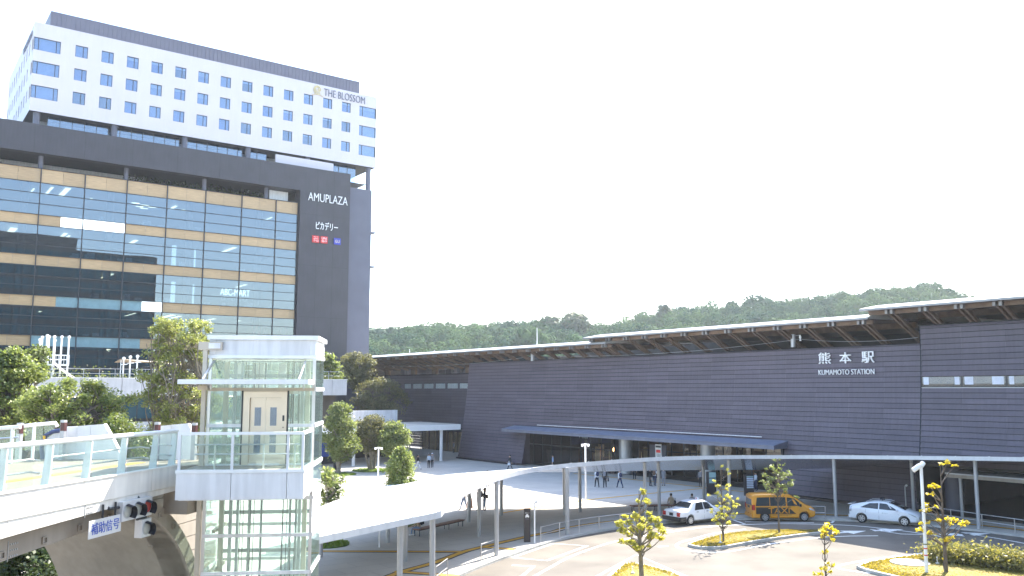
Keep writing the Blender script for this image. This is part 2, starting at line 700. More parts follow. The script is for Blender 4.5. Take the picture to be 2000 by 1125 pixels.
def leafquads(P, size, rg, up=0.4, aspect=.6, out=None):
    """Leaf-sized diamonds at points P with random attitude."""
    n = len(P)
    N = rg.normal(size=(n, 3))
    if out is None:
        N[:, 2] = np.abs(N[:, 2]) + up
    else:
        N = out * 3.0 + N * .3
    N /= np.linalg.norm(N, axis=1)[:, None]
    A = rg.normal(size=(n, 3))
    A -= N * (A * N).sum(1)[:, None]
    A /= np.linalg.norm(A, axis=1)[:, None]
    B = np.cross(N, A)
    s = size * rg.uniform(.6, 1.3, n)[:, None]
    a, b = A * s, B * s * aspect
    V = np.stack([P - a, P + b - a * .1, P + a, P - b - a * .1], 1).reshape(-1, 3)
    F = np.arange(n * 4).reshape(-1, 4)
    return V, F

# ================================================================== GROUND
t = MB().poly([(-2500, -2500, -.30), (2500, -2500, -.30), (2500, 2500, -.30), (-2500, 2500, -.30)])
struct('ground', t, 'terrain')
struct('road', MB().box(-70, -70, -.29, 74, 60, 0), 'asphalt')
KERB = [(-34, 8), (-12, 16.5), (4, 22), (12, 27), (18.5, 32.6), (23.6, 36.2), (28.7, 38.9), (34.2, 41.2), (39.4, 42.2), (43.8, 41.9),
        (47.0, 41.2), (49.9, 39.6), (53.6, 36.5), (56.3, 32.6), (57.3, 28.5), (57.4, 25), (57.0, 8)]


def smooth_line(pts, k=4):
    out = []
    P = [Vector(p) for p in pts]
    for i in range(len(P) - 1):
        a, b, c, d = P[max(i - 1, 0)], P[i], P[i + 1], P[min(i + 2, len(P) - 1)]
        for j in range(k):
            t_ = j / k
            out.append(.5 * ((2 * b) + (c - a) * t_ + (2 * a - 5 * b + 4 * c - d) * t_ ** 2 + (3 * b - a - 3 * c + d) * t_ ** 3))
    out.append(P[-1])
    return out


def offset_line(pts, d):
    out = []
    for i, p in enumerate(pts):
        a, b = pts[max(i - 1, 0)], pts[min(i + 1, len(pts) - 1)]
        t_ = (Vector((b[0], b[1])) - Vector((a[0], a[1]))).normalized()
        out.append(Vector((p[0] - t_.y * d, p[1] + t_.x * d)))
    return out


KL = smooth_line(KERB)
PZ = .12
plz = [(p.x, p.y) for p in offset_line(KL, .2)] + [(90, 8), (90, 160), (-90, 160), (-90, 10)]
struct('plaza', MB().prism(plz, -.28, PZ), 'paving')
kb = MB()
KO = offset_line(KL, .197)
for i in range(len(KL) - 1):
    a, b, c, d = KL[i], KL[i + 1], KO[i + 1], KO[i]
    kb.hexa([(a.x, a.y, -.02), (b.x, b.y, -.02), (c.x, c.y, -.02), (d.x, d.y, -.02)],
            [(a.x, a.y, .128), (b.x, b.y, .128), (c.x, c.y, .128), (d.x, d.y, .128)])
struct('kerb', kb, 'kerbstone')


def strip(name, pts, w, z, m):
    """A painted or laid strip following pts on the ground."""
    P = [Vector((p[0], p[1])) for p in pts]
    L, Rr = offset_line(P, w / 2), offset_line(P, -w / 2)
    b = MB()
    for i in range(len(P) - 1):
        b.add([(Rr[i].x, Rr[i].y, z), (Rr[i + 1].x, Rr[i + 1].y, z), (L[i + 1].x, L[i + 1].y, z), (L[i].x, L[i].y, z)], [(0, 1, 2, 3)])
    return struct(name, b, m)


def gl(*px, z=0.0):
    return [gz(x, y, z) for x, y in px]


# painted road markings
for pts in [((1000, 1089), (1081, 1061.5), (1147, 1066), (1068, 1095), (1000, 1089)),
            ((1000, 1104), (1043, 1106), (1016, 1128)),
            ((1043, 1126), (1068, 1112), (1112, 1088), (1160, 1070), (1200, 1058), (1248, 1048), (1320, 1037.5), (1400, 1027.6), (1512, 1023), (1600, 1024), (1670, 1027), (1736, 1033.5), (1800, 1042), (1850, 1050)),
            ((1290, 1033), (1318, 1036.5), (1412, 1025)),
            ((1432, 1015.5), (1455, 1023.5)),
            ((1455, 1019), (1590, 1021)),
            ((1166, 1126), (1243, 1083), (1340, 1126)),
            ((1342, 1073.5), (1322, 1068), (1327, 1060), (1352, 1053), (1394, 1042), (1456, 1033.5)),
            ((1342, 1073.5), (1365, 1078), (1417, 1078), (1484, 1066), (1540, 1057), (1607, 1049)),
            ((1610, 1049), (1660, 1047), (1715, 1046.5)),
            ((1700, 1120), (1645, 1112), (1637, 1106), (1659, 1100), (1714, 1091), (1780, 1083), (1830, 1077)),
            ((1700, 1034), (1760, 1043), (1850, 1045)),
            ((1900, 1044), (1950, 1052), (2010, 1063)),
            ((1624, 1021.5), (1630, 1016)),
            ((1285, 1068), (1305, 1066))]:
    g = gl(*pts)
    strip('road_marking', g if len(pts) < 3 or pts[0] == pts[-1] or len(pts) < 6 else [p for p in smooth_line(g, 3)], .17, .004, 'road_paint')


def arrow(p, q, w=.35):
    a, b = gz(*p), gz(*q)
    d = (b - a)
    L = d.length
    d.normalize()
    n = Vector((-d.y, d.x, 0))
    t_ = MB()
    pts = [a + n * w * .3, a - n * w * .3, a + d * (L - 1.6) - n * w * .3, a + d * (L - 1.6) - n * w * 1.3, b, a + d * (L - 1.6) + n * w * 1.3, a + d * (L - 1.6) + n * w * .3]
    t_.poly([(x.x, x.y, .009) for x in pts])
    struct('road_arrow', t_, 'road_paint')


arrow((1636, 1041), (1692, 1037), .5)
arrow((1706, 1037), (1765, 1034), .5)
arrow((1880, 1044.5), (1824, 1043.5), .5)
arrow((1896, 1043), (1935, 1042), .5)

# tactile paving: yellow strips with dark edges
TACT = [[(700, 1150), (781, 1118), (850, 1098.7), (905, 1078), (940, 1069), (1034, 1047), (1080, 1039)],
        [(770, 1116.5), (896, 1125)], [(944, 1069), (1006, 1073)], [(600, 1076.8), (905, 1078)]]
for i, p in enumerate(TACT):
    g = gl(*p, z=PZ)
    if i == 0:
        g += [Vector((q.x, q.y, 0)) for q in offset_line(KL, 2.1)[30:61]]
        g = smooth_line(g[:7], 3) + g[7:]
    strip('tactile_border', g, .62, PZ + .004 + i * .0015, 'tactile_border')
    strip('tactile_paving', g, .36, PZ + .012 + i * .0015, 'tactile_yellow')
for p in ([(975, 1003), (1060, 989), (1150, 976), (1300, 961), (1385, 953)], [(1120, 925), (1183, 931), (1385, 953), (1480, 964)]):
    strip('tactile_paving', gl(*p, z=PZ), .34, PZ + .010, 'tactile_yellow')


def island(px, name='traffic_island'):
    """A kerbed lawn; px is the outline of its grass."""
    g = smooth_line(gl(*px, z=.14) + [gz(*px[0], .14)], 4)[:-1]
    a = sum(g[i].x * g[(i + 1) % len(g)].y - g[(i + 1) % len(g)].x * g[i].y for i in range(len(g)))
    if a < 0:
        g = g[::-1]
    n = len(g)
    out = []
    for i in range(n):
        t_ = (g[(i + 1) % n] - g[i - 1]).normalized()
        out.append(Vector((g[i].x + t_.y * .2, g[i].y - t_.x * .2, 0)))
    k = MB()
    for i in range(n):
        j = (i + 1) % n
        k.hexa([(out[i].x, out[i].y, -.02), (out[j].x, out[j].y, -.02), (g[j].x, g[j].y, -.02), (g[i].x, g[i].y, -.02)],
               [(out[i].x, out[i].y, .15), (out[j].x, out[j].y, .15), (g[j].x, g[j].y, .15), (g[i].x, g[i].y, .15)])
    struct('island_kerb', k, 'kerbstone')
    c = sum(g, Vector((0, 0, 0))) / n
    m = MB()
    vs = [(p.x, p.y, .13) for p in g] + [(c.x + (p.x - c.x) * .75, c.y + (p.y - c.y) * .75, .19) for p in g] + [(c.x, c.y, .21)]
    fs = [(i, (i + 1) % n, n + (i + 1) % n, n + i) for i in range(n)] + [(n + i, n + (i + 1) % n, 2 * n) for i in range(n)]
    m.add(vs, fs)
    o = struct(name + '_lawn', m, 'lawn', 60)
    return g


ISL1 = island([(1350, 1062.5), (1372, 1055), (1405, 1046), (1456, 1039), (1523, 1035.5), (1590, 1036), (1600, 1038), (1560, 1042.5), (1512, 1049), (1456, 1058), (1405, 1066.5), (1368, 1066.5)])
ISL2 = island([(1222, 1102), (1240, 1100.5), (1290, 1112), (1340, 1130), (1420, 1170), (1300, 1215), (1150, 1180), (1195, 1125)])
ISL3 = island([(1681, 1105), (1700, 1099), (1730, 1093), (1772, 1087), (1820, 1083.5), (1900, 1086), (2000, 1097), (2120, 1118), (2150, 1180), (1960, 1170), (1760, 1126), (1700, 1112)])
# lawn tufts: real blades so that the lawns have a nap
rg = np.random.default_rng(5)


def tufts(poly, n, h, m, name, z=.18):
    P = np.array([(p[0], p[1]) for p in poly])
    mn, mx = P.min(0), P.max(0)
    q = rg.uniform(mn, mx, (n * 3, 2))
    ins = np.zeros(len(q), bool)
    j = len(P) - 1
    for i in range(len(P)):
        xi, yi, xj, yj = *P[i], *P[j]
        c = ((yi > q[:, 1]) != (yj > q[:, 1])) & (q[:, 0] < (xj - xi) * (q[:, 1] - yi) / (yj - yi + 1e-12) + xi)
        ins ^= c
        j = i
    q = q[ins][:n]
    k = len(q)
    a = rg.uniform(0, 6.28, k)
    hh = rg.uniform(.5, 1.2, k) * h
    w = .03
    b0 = np.stack([q[:, 0] - np.cos(a) * w, q[:, 1] - np.sin(a) * w, np.full(k, z - .03)], 1)
    b1 = np.stack([q[:, 0] + np.cos(a) * w, q[:, 1] + np.sin(a) * w, np.full(k, z - .03)], 1)
    l = rg.normal(0, .04, (k, 2))
    t1 = b1 * 1
    t1[:, 2] = z + hh
    t1[:, :2] += l
    t0 = b0 * 1
    t0[:, 2] = z + hh
    t0[:, :2] += l
    V = np.stack([b0, b1, t1, t0], 1).reshape(-1, 3)
    o = link(name, npmesh(name, V, np.arange(k * 4).reshape(-1, 4), m))
    o['kind'] = 'stuff'


tufts(ISL1, 9000, .03, 'grass_blade', 'grass_blades')
tufts(ISL2, 8000, .03, 'grass_blade', 'grass_blades')
tufts(ISL3, 22000, .03, 'grass_blade', 'grass_blades')
for (px, py, r) in ((785, 1025, 1.2), (638, 1064, 1.3), (660, 927, 1.9), (727, 919, 2.2), (642, 991, 1.0)):
    c = gz(px, py, PZ)
    ring = [(c.x + r * math.cos(k * R(20)), c.y + r * math.sin(k * R(20))) for k in range(18)]
    struct('tree_lawn', MB().prism(ring, PZ - .02, PZ + .05), 'lawn_green')
    tufts(ring, 900, .1, 'grass_blade_green', 'grass_blades', PZ + .05)
c = gz(1777, 1099, .2)
solo('manhole_cover', MB().tube([(c.x, c.y, .16), (c.x, c.y, .235)], .95, 24), 'kerbstone', 'round pale concrete manhole cover set in the lawn beside the tall lamp post', 'manhole cover', (c.x, c.y, .16))

# ================================================================== SHOPPING MALL
VF = 125.0          # plane of the dark frame
VG = 125.6          # plane of the glass wall
mall = thing('shopping_mall', 'dark shopping mall with a tall glass wall, wood coloured bands and white shop lettering', 'building', (30, VF, 0))
w = MB()
w.box(-14, VF, 39.6, 51.5, VF + 1.4, 43.4)
w.box(51.5, VF, 0, 59.9, VF + 2.0, 43.4)
part('wall', w, 'dark_cladding', mall)
part('wall', MB().box(59.9, VF + 1.2, 0, 64.35, VF + 24, 41.55), 'pier_cladding', mall, label='paler grey blue side pier of the mall')
jn = MB()
for u in (-9, -3, 3, 9, 15, 21, 27, 33, 39, 45):
    jn.box(u, VF - .012, 39.62, u + .03, VF + .02, 43.38)
for u in (54.3, 57.1):
    jn.box(u, VF - .012, .5, u + .03, VF + .02, 43.38)
for z in (20, 28, 36):
    jn.box(51.55, VF - .012, z, 59.85, VF + .02, z + .03)
part('panel_joints', jn, 'board_back', mall)['kind'] = 'stuff'
part('roof', MB().box(-14, VF + 1.4, 42.2, 51.5, 152, 42.9), 'hotel_grey', mall)
part('rear_wall', MB().box(-14, 148, 0, 59.9, 150, 43.2), 'soffit_dark', mall)
# terrace under the band
part('terrace_ceiling', MB().box(-14, VF + 1.4, 39.62, 51.5, 140, 39.9), 'soffit_dark', mall)
part('terrace_floor', MB().box(-14, VF + .8, 37.45, 51.5, 147.9, 37.7), 'soffit_dark', mall)
part('terrace_wall', MB().box(19, 133, 37.7, 31, 133.3, 39.6), 'dark_interior', mall)
part('terrace_screen', MB().box(47.4, 127.2, 37.72, 50.4, 127.4, 39.5), 'panel_white', mall)
part('terrace_beam', MB().box(8, 131, 38.9, 30, 131.3, 39.5), 'panel_white', mall)
part('terrace_screen', MB().box(2, 130, 37.72, 12, 130.3, 38.9), 'pier_cladding', mall)
for u in (5.6, 16.1, 26.66, 37.38, 46.7):
    part('column', MB().tube([(u, VF + 1.7, 37.7), (u, VF + 1.7, 39.6)], .32, 12), 'hotel_grey', mall, 40)
P = np.concatenate([np.array((u, 129.2, 38.4)) + rg.normal(size=(420, 3)) * np.array([.9, .5, .45]) for u in (29, 31.5, 34, 36.2, 39.5, 42, 44.3, 46)])
V, F = leafquads(P, .16, rg)
sh = thing('terrace_hedge', 'dark green planting on the high mall terrace under the black band', 'hedge', (29, 129.2, 37.7))
link('foliage', npmesh('foliage', V - np.array((29, 129.2, 37.7)), F, 'leaf_dark'), sh)['kind'] = 'stuff'
# the curtain wall
ROWS = [(37.7, 35.8, 'w'), (35.8, 31.6, 'g'), (31.6, 30.2, 'w'), (30.2, 26.3, 'g'), (26.3, 24.9, 'w'), (24.9, 21.05, 'g'), (21.05, 19.65, 'w'),
        (19.65, 15.9, 'g'), (15.9, 14.5, 'w'), (14.5, 10.4, 'g')]
GRID = [.3, 5.57, 10.83, 16.1, 21.37, 26.66, 32.0, 37.35, 42.66, 47.92, 51.42]
for a, b in zip(GRID[:-1], GRID[1:]):
    for (zt, zb, k) in ROWS:
        if k == 'g':
            for j in range(3):
                z0 = zb + (zt - zb) * j / 3
                piece('glass_pane', 'mall_glass', mall, a + .05, VG, z0 + .035, b - .05, VG + .03, z0 + (zt - zb) / 3 - .035)
        else:
            mid = (a + b) / 2 if b - a > 4 else a + 2.6
            for (p, q) in ((a, mid), (mid, b)):
                white = (30 < zb < 31 and 18 < (p + q) / 2 < 25.6) or (19 < zb < 20.5 and 29.5 < (p + q) / 2 < 32)  # bright sky reflection in the glass, put in as glowing white panels
                blue = (19 < zb < 20.5 and 18.6 < (p + q) / 2 < 29.4) or (14 < zb < 15 and 16 < (p + q) / 2 < 29.4)  # pale blue reflection in the glass, put in as panel colour
                piece('sky_reflection_panel' if white else 'pale_reflection_panel' if blue else 'wood_panel', 'glow_white' if white else 'teal_board' if blue else 'wood_panel', mall,
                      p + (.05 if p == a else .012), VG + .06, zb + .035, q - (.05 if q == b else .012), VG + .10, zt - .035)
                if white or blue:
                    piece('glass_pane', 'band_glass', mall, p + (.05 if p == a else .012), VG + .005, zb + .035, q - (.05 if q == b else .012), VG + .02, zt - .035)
for u in GRID:
    piece('mullion', 'dark_frame', mall, u - .055, VG - .14, 10.0, u + .055, VG + .12, 37.72)
for (zt, zb, k) in ROWS:
    for j in range(3 if k == 'g' else 1):
        z = zt - (zt - zb) * j / 3
        piece('transom', 'dark_frame', mall, .1, VG - .10, z - .035, 51.5, VG + .11, z + .035)
# shop floors seen through the glass
for z in (36.6, 30.9, 25.6, 20.35, 15.2, 9.6):
    part('floor_slab', MB().box(-12, VG + .3, z - .45, 51.4, 141, z + .35), 'interior_pale', mall)
part('inner_wall', MB().box(-12, 141, 0, 51.4, 141.3, 37.4), 'interior_pale', mall)
part('inner_wall', MB().box(51.45, VG + .2, 0, 51.5, 141, 37.4), 'interior_pale', mall)
for u in (4, 14.6, 25.1, 35.8, 46.2):
    part('column', MB().tube([(u, VG + 2.2, 9.6), (u, VG + 2.2, 36.4)], .5, 12), 'interior_pale', mall, 40)
lt = MB()
for (u, z) in ((28, 35.2), (29.2, 35.0), (28.6, 34.8), (30.3, 34.9), (29.2, 34.6)):
    lt.box(u, 128 + rng.random(), z, u + 1.0, 128.9, z + .05)
for k in range(28):
    u = rng.uniform(8, 50)
    fl = rng.choice((35.9, 30.1, 24.8, 19.5, 14.4))
    lt.box(u, 127 + rng.random() * 6, fl, u + rng.uniform(.15, .9), 133.4, fl + .05)
part('ceiling_lights', lt, 'lamp_strip', mall)['kind'] = 'stuff'
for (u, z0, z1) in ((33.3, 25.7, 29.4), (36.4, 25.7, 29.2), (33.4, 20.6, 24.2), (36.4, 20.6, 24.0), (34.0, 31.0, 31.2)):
    part('lit_column', MB().box(u, 126.6, z0, u + (.55 if u < 35 else .2), 126.9, z1), 'glow_white', mall)
gd = MB()
for k in range(150):
    fl = rng.choice((31.25, 25.95, 20.7, 15.55, 31.25))
    u, v = rng.uniform(20, 50), rng.uniform(127.5, 132)
    gd.box(u, v, fl, u + rng.uniform(.3, 1.2), v + .5, fl + rng.uniform(.5, 1.6))
part('shop_fittings', gd, 'cloth_paleblue', mall)['kind'] = 'stuff'
XU, ZU = (1, 0, 0), (0, 0, 1)


def frontsign(body, pxa, pxb, v, m, name, root, lead=.06, thin=0.0):
    """Lettering on a wall facing the plaza, between two sighted points (left bottom, right top)."""
    a, b = atv(v, *pxa), atv(v, *pxb)
    return textmesh(body, a.x, b.x, a.z, b.z, (0, v, 0), XU, ZU, m, name, root, depth=lead, thin=thin)


frontsign('AMUPLAZA', (602, 391), (679, 386), VF - .10, 'letter_white', 'sign_lettering', mall, .10, .012)
frontsign('ピカデリー', (617, 447.5), (660, 437), VF - .10, 'letter_white', 'sign_lettering', mall, .10)
for (x0, y0, x1, y1, m, l1, l2) in ((610, 473, 623.6, 461, 'sign_red', 'ユニ', 'クロ'), (626.5, 474.5, 640, 462.5, 'sign_red', 'UNI', 'QLO'), (652.5, 477, 665.5, 466, 'sign_blue', 'GU', None)):
    a, b = atv(VF - .16, x0, y0), atv(VF - .16, x1, y1)
    sp = part('sign_panel', MB().box(a.x, VF - .16, a.z, b.x, VF - .005, b.z), m, mall)
    W, Hh = b.x - a.x, b.z - a.z
    o = Vector((0, VF - .17, 0)) - Vector(mall.location)
    if l2:
        textmesh(l1, a.x + .14 * W, b.x - .14 * W, a.z + .55 * Hh, a.z + .86 * Hh, o, XU, ZU, 'letter_white', 'lettering', sp, .03)
        textmesh(l2, a.x + .14 * W, b.x - .14 * W, a.z + .14 * Hh, a.z + .45 * Hh, o, XU, ZU, 'letter_white', 'lettering', sp, .03)
    else:
        textmesh(l1, a.x + .14 * W, b.x - .14 * W, a.z + .28 * Hh, a.z + .72 * Hh, o, XU, ZU, 'gold', 'lettering', sp, .03)
frontsign('ABC-MART', (430, 576), (488, 566.5), VG + .4, 'lit_sign', 'shop_lettering', mall)
frontsign('GRAND STAGE', (432, 586.5), (484, 582.5), VG + .4, 'letter_white', 'shop_lettering', mall)
frontsign('WE', (490, 655), (522, 637), VG + .5, 'letter_red', 'shop_lettering', mall)
frontsign('GO', (534, 657), (560, 637), VG + .5, 'letter_red', 'shop_lettering', mall)
# escape balconies on the hidden flank
for (y0, y1) in ((457, 437), (523, 502.5)):
    a = atv(VF + 5, 733, y0)
    z0 = a.z
    bl = part('balcony', MB().box(64.36, VF + 3.5, z0 - .25, 66.3, VF + 7.5, z0), 'hotel_grey', mall)
    rl = MB()
    for k in range(9):
        rl.box(64.4 + k * .22, VF + 3.5, z0, 64.45 + k * .22, VF + 3.55, z0 + 1.0)
        rl.box(66.2, VF + 3.5 + k * .48, z0, 66.26, VF + 3.56 + k * .48, z0 + 1.5)
    rl.box(64.4, VF + 3.48, z0 + 1.0, 66.1, VF + 3.54, z0 + 1.05)
    rl.box(66.04, VF + 3.48, z0 + 1.5, 66.1, VF + 7.5, z0 + 1.55)
    r_ = part('balcony_rail', rl, 'hotel_grey', mall)
    r_.parent = bl
    bl.location = (0, 0, 0)

# ================================================================== HOTEL on top
VH = 127.0
hotel = thing('hotel', 'white hotel block with rows of small square windows on top of the dark mall', 'building', (40, VH, 42.9))
HZ0, HZ1 = 45.65, 57.85
U0, U1 = 14.4, 65.32
WIN = []
for (zb, zt) in ((54.2, 55.85), (50.9, 52.55), (47.6, 49.25)):
    WIN.append((U0 + .02, 17.65, zb - .15, zt - .05, 'c'))
    for k in range(13):
        u = 19.45 + k * 3.3
        WIN.append((u, u + 1.56, zb, zt, 'n'))
    WIN.append((62.2, U1 - .02, zb - .15, zt - .05, 'r'))


def facade(us, vs_, z0, z1, wins, plane, axis, sgn, depth, root, m):
    """A wall in plane (axis 'v' or 'u') with true openings and reveals."""
    zs = sorted(set([z0, z1] + [w_[2] for w_ in wins] + [w_[3] for w_ in wins]))
    b = MB()

    def P(a, c, d=0.0):
        return (a, plane + d * sgn, c) if axis == 'v' else (plane + d * sgn, a, c)
    for za, zb in zip(zs[:-1], zs[1:]):
        row = sorted([w_ for w_ in wins if w_[2] <= za + 1e-6 and w_[3] >= zb - 1e-6])
        x = us
        for w_ in row + [(vs_, None)]:
            if w_[0] > x + 1e-6:
                b.poly([P(x, za), P(w_[0], za), P(w_[0], zb), P(x, zb)])
            x = w_[1]
    for w_ in wins:
        q = [(w_[0], w_[2]), (w_[1], w_[2]), (w_[1], w_[3]), (w_[0], w_[3])]
        for i in range(4):
            c, d = q[i], q[(i + 1) % 4]
            b.poly([P(*c), P(*d), P(*d, depth), P(*c, depth)])
    return part('wall', b, m, root)


facade(U0, U1, HZ0, HZ1, WIN, VH, 'v', 1, .22, hotel, 'hotel_white')
SW = []
for zi, (zb, zt) in enumerate(((54.2, 55.85), (50.9, 52.55), (47.6, 49.25))):
    SW.append((VH + .3, VH + 1.6, zb - .15, zt - .05))
    for k in range(9):
        v = 130.2 + k * 2.6 + (.9 if zi % 2 else 0)
        SW.append((v, v + .9, zb, zt))
facade(VH, 154, HZ0, HZ1, SW, U0, 'u', 1, .22, hotel, 'hotel_white')
shell = MB()
shell.poly([(U1, VH, HZ0), (U1, 154, HZ0), (U1, 154, HZ1), (U1, VH, HZ1)])
shell.poly([(U1, 154, HZ0), (U0, 154, HZ0), (U0, 154, HZ1), (U1, 154, HZ1)])
shell.poly([(U0, VH, HZ1), (U1, VH, HZ1), (U1, 154, HZ1), (U0, 154, HZ1)])
part('wall', shell, 'hotel_white', hotel)
part('soffit', MB().poly([(U0, VH, HZ0), (U0, 154, HZ0), (U1, 154, HZ0), (U1, VH, HZ0)]), 'soffit_dark', hotel)


def window(root, a, b, zb, zt, plane, axis, divs, shade, world_off):
    fr = MB()
    t_ = .055

    def bx(x0, z0, x1, z1, d0, d1):
        if axis == 'v':
            fr.box(x0, plane + d0, z0, x1, plane + d1, z1)
        else:
            fr.box(plane + d0, x0, z0, plane + d1, x1, z1)
    bx(a, zb, b, zb + t_, .1, .2)
    bx(a, zt - t_, b, zt, .1, .2)
    bx(a, zb + t_, a + t_, zt - t_, .1, .2)
    bx(b - t_, zb + t_, b, zt - t_, .1, .2)
    for d in divs:
        x = a + (b - a) * d
        bx(x - .04, zb + t_, x + .04, zt - t_, .1, .2)
    f = part('window', fr, 'dark_frame', root)
    e = [a + t_] + [a + (b - a) * d for d in divs] + [b - t_]
    for p, q in zip(e[:-1], e[1:]):
        o = link('pane', ubox('hotel_glass'), f)
        if axis == 'v':
            o.location = Vector((p, plane + .14, zb + t_)) - world_off
            o.scale = (q - p, .02, zt - zb - 2 * t_)
        else:
            o.location = Vector((plane + .14, p, zb + t_)) - world_off
            o.scale = (.02, q - p, zt - zb - 2 * t_)
    if shade is not None:
        o = link('curtain', ubox(shade), f)
        if axis == 'v':
            o.location = Vector((a + .02, plane + .34, zb + .02)) - world_off
            o.scale = (b - a - .04, .04, zt - zb - .04)
        else:
            o.location = Vector((plane + .34, a + .02, zb + .02)) - world_off
            o.scale = (.04, b - a - .04, zt - zb - .04)
    return f


HO = Vector(hotel.location)
for w_ in WIN:
    divs = (.18, .84) if w_[4] == 'c' else (.2, .96) if w_[4] == 'r' else (.64,)
    window(hotel, w_[0], w_[1], w_[2], w_[3], VH, 'v', divs, rng.choice(('cloth_paleblue', 'cloth_paleblue', 'cloth_blue', 'hotel_grey')), HO)
    if rng.random() < .3:
        piece('roller_blind', 'letter_white', hotel, w_[0] + .06, VH + .27, w_[3] - rng.uniform(.25, .7), w_[1] - .06, VH + .29, w_[3] - .05)
for w_ in SW:
    window(hotel, w_[0], w_[1], w_[2], w_[3], U0, 'u', (), 'cloth_paleblue', HO)
ph = MB().box(16.6, 130, 57.86, 63.6, 150, 61.05)
part('penthouse', ph, 'hotel_grey', hotel)
rb = MB()
for k in range(78):
    rb.box(16.75 + k * .6, 129.95, 57.87, 16.83 + k * .6, 129.999, 61.0)
part('penthouse_ribs', rb, 'hotel_grey', hotel)['kind'] = 'stuff'
# set-back floor under the hotel
for u in (15.4, 25.0, 34.6, 44.0, 53.6, 64.4):
    part('column', MB().tube([(u, VH + .7, 42.92 if u < 60 else 41.56), (u, VH + .7, HZ0)], .42, 12), 'hotel_grey', hotel, 40)
for k in range(30):
    u = 16.8 + k * 1.52
    if 47 < u < 57.6:
        continue
    piece('glass_pane', 'hotel_glass', hotel, u + .03, 128.4, 43.0, u + 1.49, 128.43, 45.6)
    piece('mullion', 'dark_frame', hotel, u - .03, 128.34, 42.95, u + .03, 128.5, 45.63)
part('inner_wall', MB().box(15.5, 131.5, 42.995, 57, 131.8, 45.63), 'panel_white', hotel)
part('inner_floor', MB().box(15.5, 128.3, 42.91, 64.3, 152, 42.99), 'interior_pale', hotel)
part('screen_wall', MB().box(48.0, 126.55, 43.42, 57.6, 126.9, 45.1), 'hotel_white', hotel)
a, b = atv(VH, 633, 187), atv(VH, 713, 190)
frontsign('THE BLOSSOM', (633, 186.5), (713, 190), VH - .08, 'letter_grey', 'sign_lettering', hotel, .08, .008)
lg = MB()
c = atv(VH - .06, 620, 176)
for k in range(3):
    lg.tube([(c.x + .62 * math.cos(t_) * (1 - .25 * k), VH - .06, c.z + .75 * math.sin(t_) * (1 - .25 * k) + .05 * k) for t_ in [R(d + 40 * k) for d in range(0, 331, 15)]], .07, 5)
lg.tube([(c.x - .3, VH - .06, c.z - .3), (c.x, VH - .06, c.z + .1), (c.x + .32, VH - .06, c.z + .05)], .07, 5)
lg.tube([(c.x - .9 + .19 * i, VH - .06, c.z - .95 + .28 * math.sin(math.pi * i / 10)) for i in range(11)], .055, 5)
part('rose_emblem', lg, 'gold', hotel)
textmesh('THE BLOSSOM', -136.9, -128.6, 56.3, 57.15, (U0 - .08, 0, 0), (0, -1, 0), ZU, 'letter_grey', 'sign_lettering', hotel, .08)

# ================================================================== TERRACE BUILDING (white parapet)
VT = 97.0
ter = thing('terrace_building', 'long low terrace building with a white panelled parapet below the glass mall', 'building', (30, VT, 0))
part('roof_deck', MB().box(-30, VT + .3, 8.35, 46.6, 124.9, 9.5), 'deck_floor', ter)
k = 0
u = -30.0
while u < 46.5:
    piece('parapet_panel', 'parapet_grey', ter, u + .03, VT, 8.3, min(u + 1.95, 46.6), VT + .28, 10.15)
    u += 1.965
part('parapet_cap', MB().box(-30, VT - .04, 10.153, 46.65, VT + .34, 10.2), 'white_paint', ter)
part('wall', MB().box(-30, VT + 2.5, .1, 46.3, VT + 3, 8.3), 'dark_interior', ter)
part('wall', MB().box(46.3, VT + 3, .1, 46.55, 124.9, 8.3), 'dark_cladding', ter)
part('lower_parapet', MB().box(-30, VT + .6, 4.4, 40, VT + .9, 5.6), 'parapet_grey', ter)
lg = MB()
for k in range(26):
    lg.box(-20 + k * 2.4, VT + 2.38, 5.8, -19.92 + k * 2.4, VT + 2.49, 8.2)
part('window_frame', lg, 'dark_frame', ter)
for k in range(12):
    piece('glass_pane', 'far_glass_dark', ter, -20 + k * 4.8 + .1, VT + 2.4, 5.9, -15.2 + k * 4.8, VT + 2.44, 8.1)
for k in range(8):
    piece('strip_light', 'lamp_strip', ter, 4 + k * 4.1, VT + 1.6, 8.2, 4.9 + k * 4.1, VT + 1.75, 8.26)
fe = MB()
for k in range(44):
    fe.box(-20 + k * 1.5, VT + .7, 10.0, -19.96 + k * 1.5, VT + .74, 11.15)
for z in (10.6, 11.1):
    fe.box(-20, VT + .69, z, 46, VT + .73, z + .05)
solo('terrace_railing', fe, 'post_grey', 'thin grey railing running along the roof garden behind the white parapet', 'railing', (0, VT + .7, 9.5))
# white play tower with a slide
pc = atv(VT + 4, 103, 735)
pl = thing('play_tower', 'white play tower of tall ball-topped posts with a curved slide on the roof garden', 'play tower', (pc.x, VT + 4, 9.5))
for (px, yt) in ((76, 664), (85, 658), (90.5, 656.5), (98.5, 657.5), (104.5, 658.5), (110, 665), (123.5, 657.5), (133, 659)):
    p = atv(VT + 4, px, yt)
    yy = VT + 4 + (.8 if px in (85, 98.5, 110, 123.5) else -.6)
    po = part('post', MB().tube([(p.x, yy, 9.52), (p.x, yy, p.z - .1)], .085, 8), 'white_paint', pl, 40)
    part('post_ball', MB().ball((p.x, yy, p.z), .16), 'white_paint', pl, 60).parent = po
    po.children[0].location = (0, 0, 0)
a, b = atv(VT + 4, 75, 703).x, atv(VT + 4, 133, 703).x
part('platform', MB().box(a, VT + 3.3, 11.45, b, VT + 4.9, 11.6), 'white_paint', pl)
rl = MB()
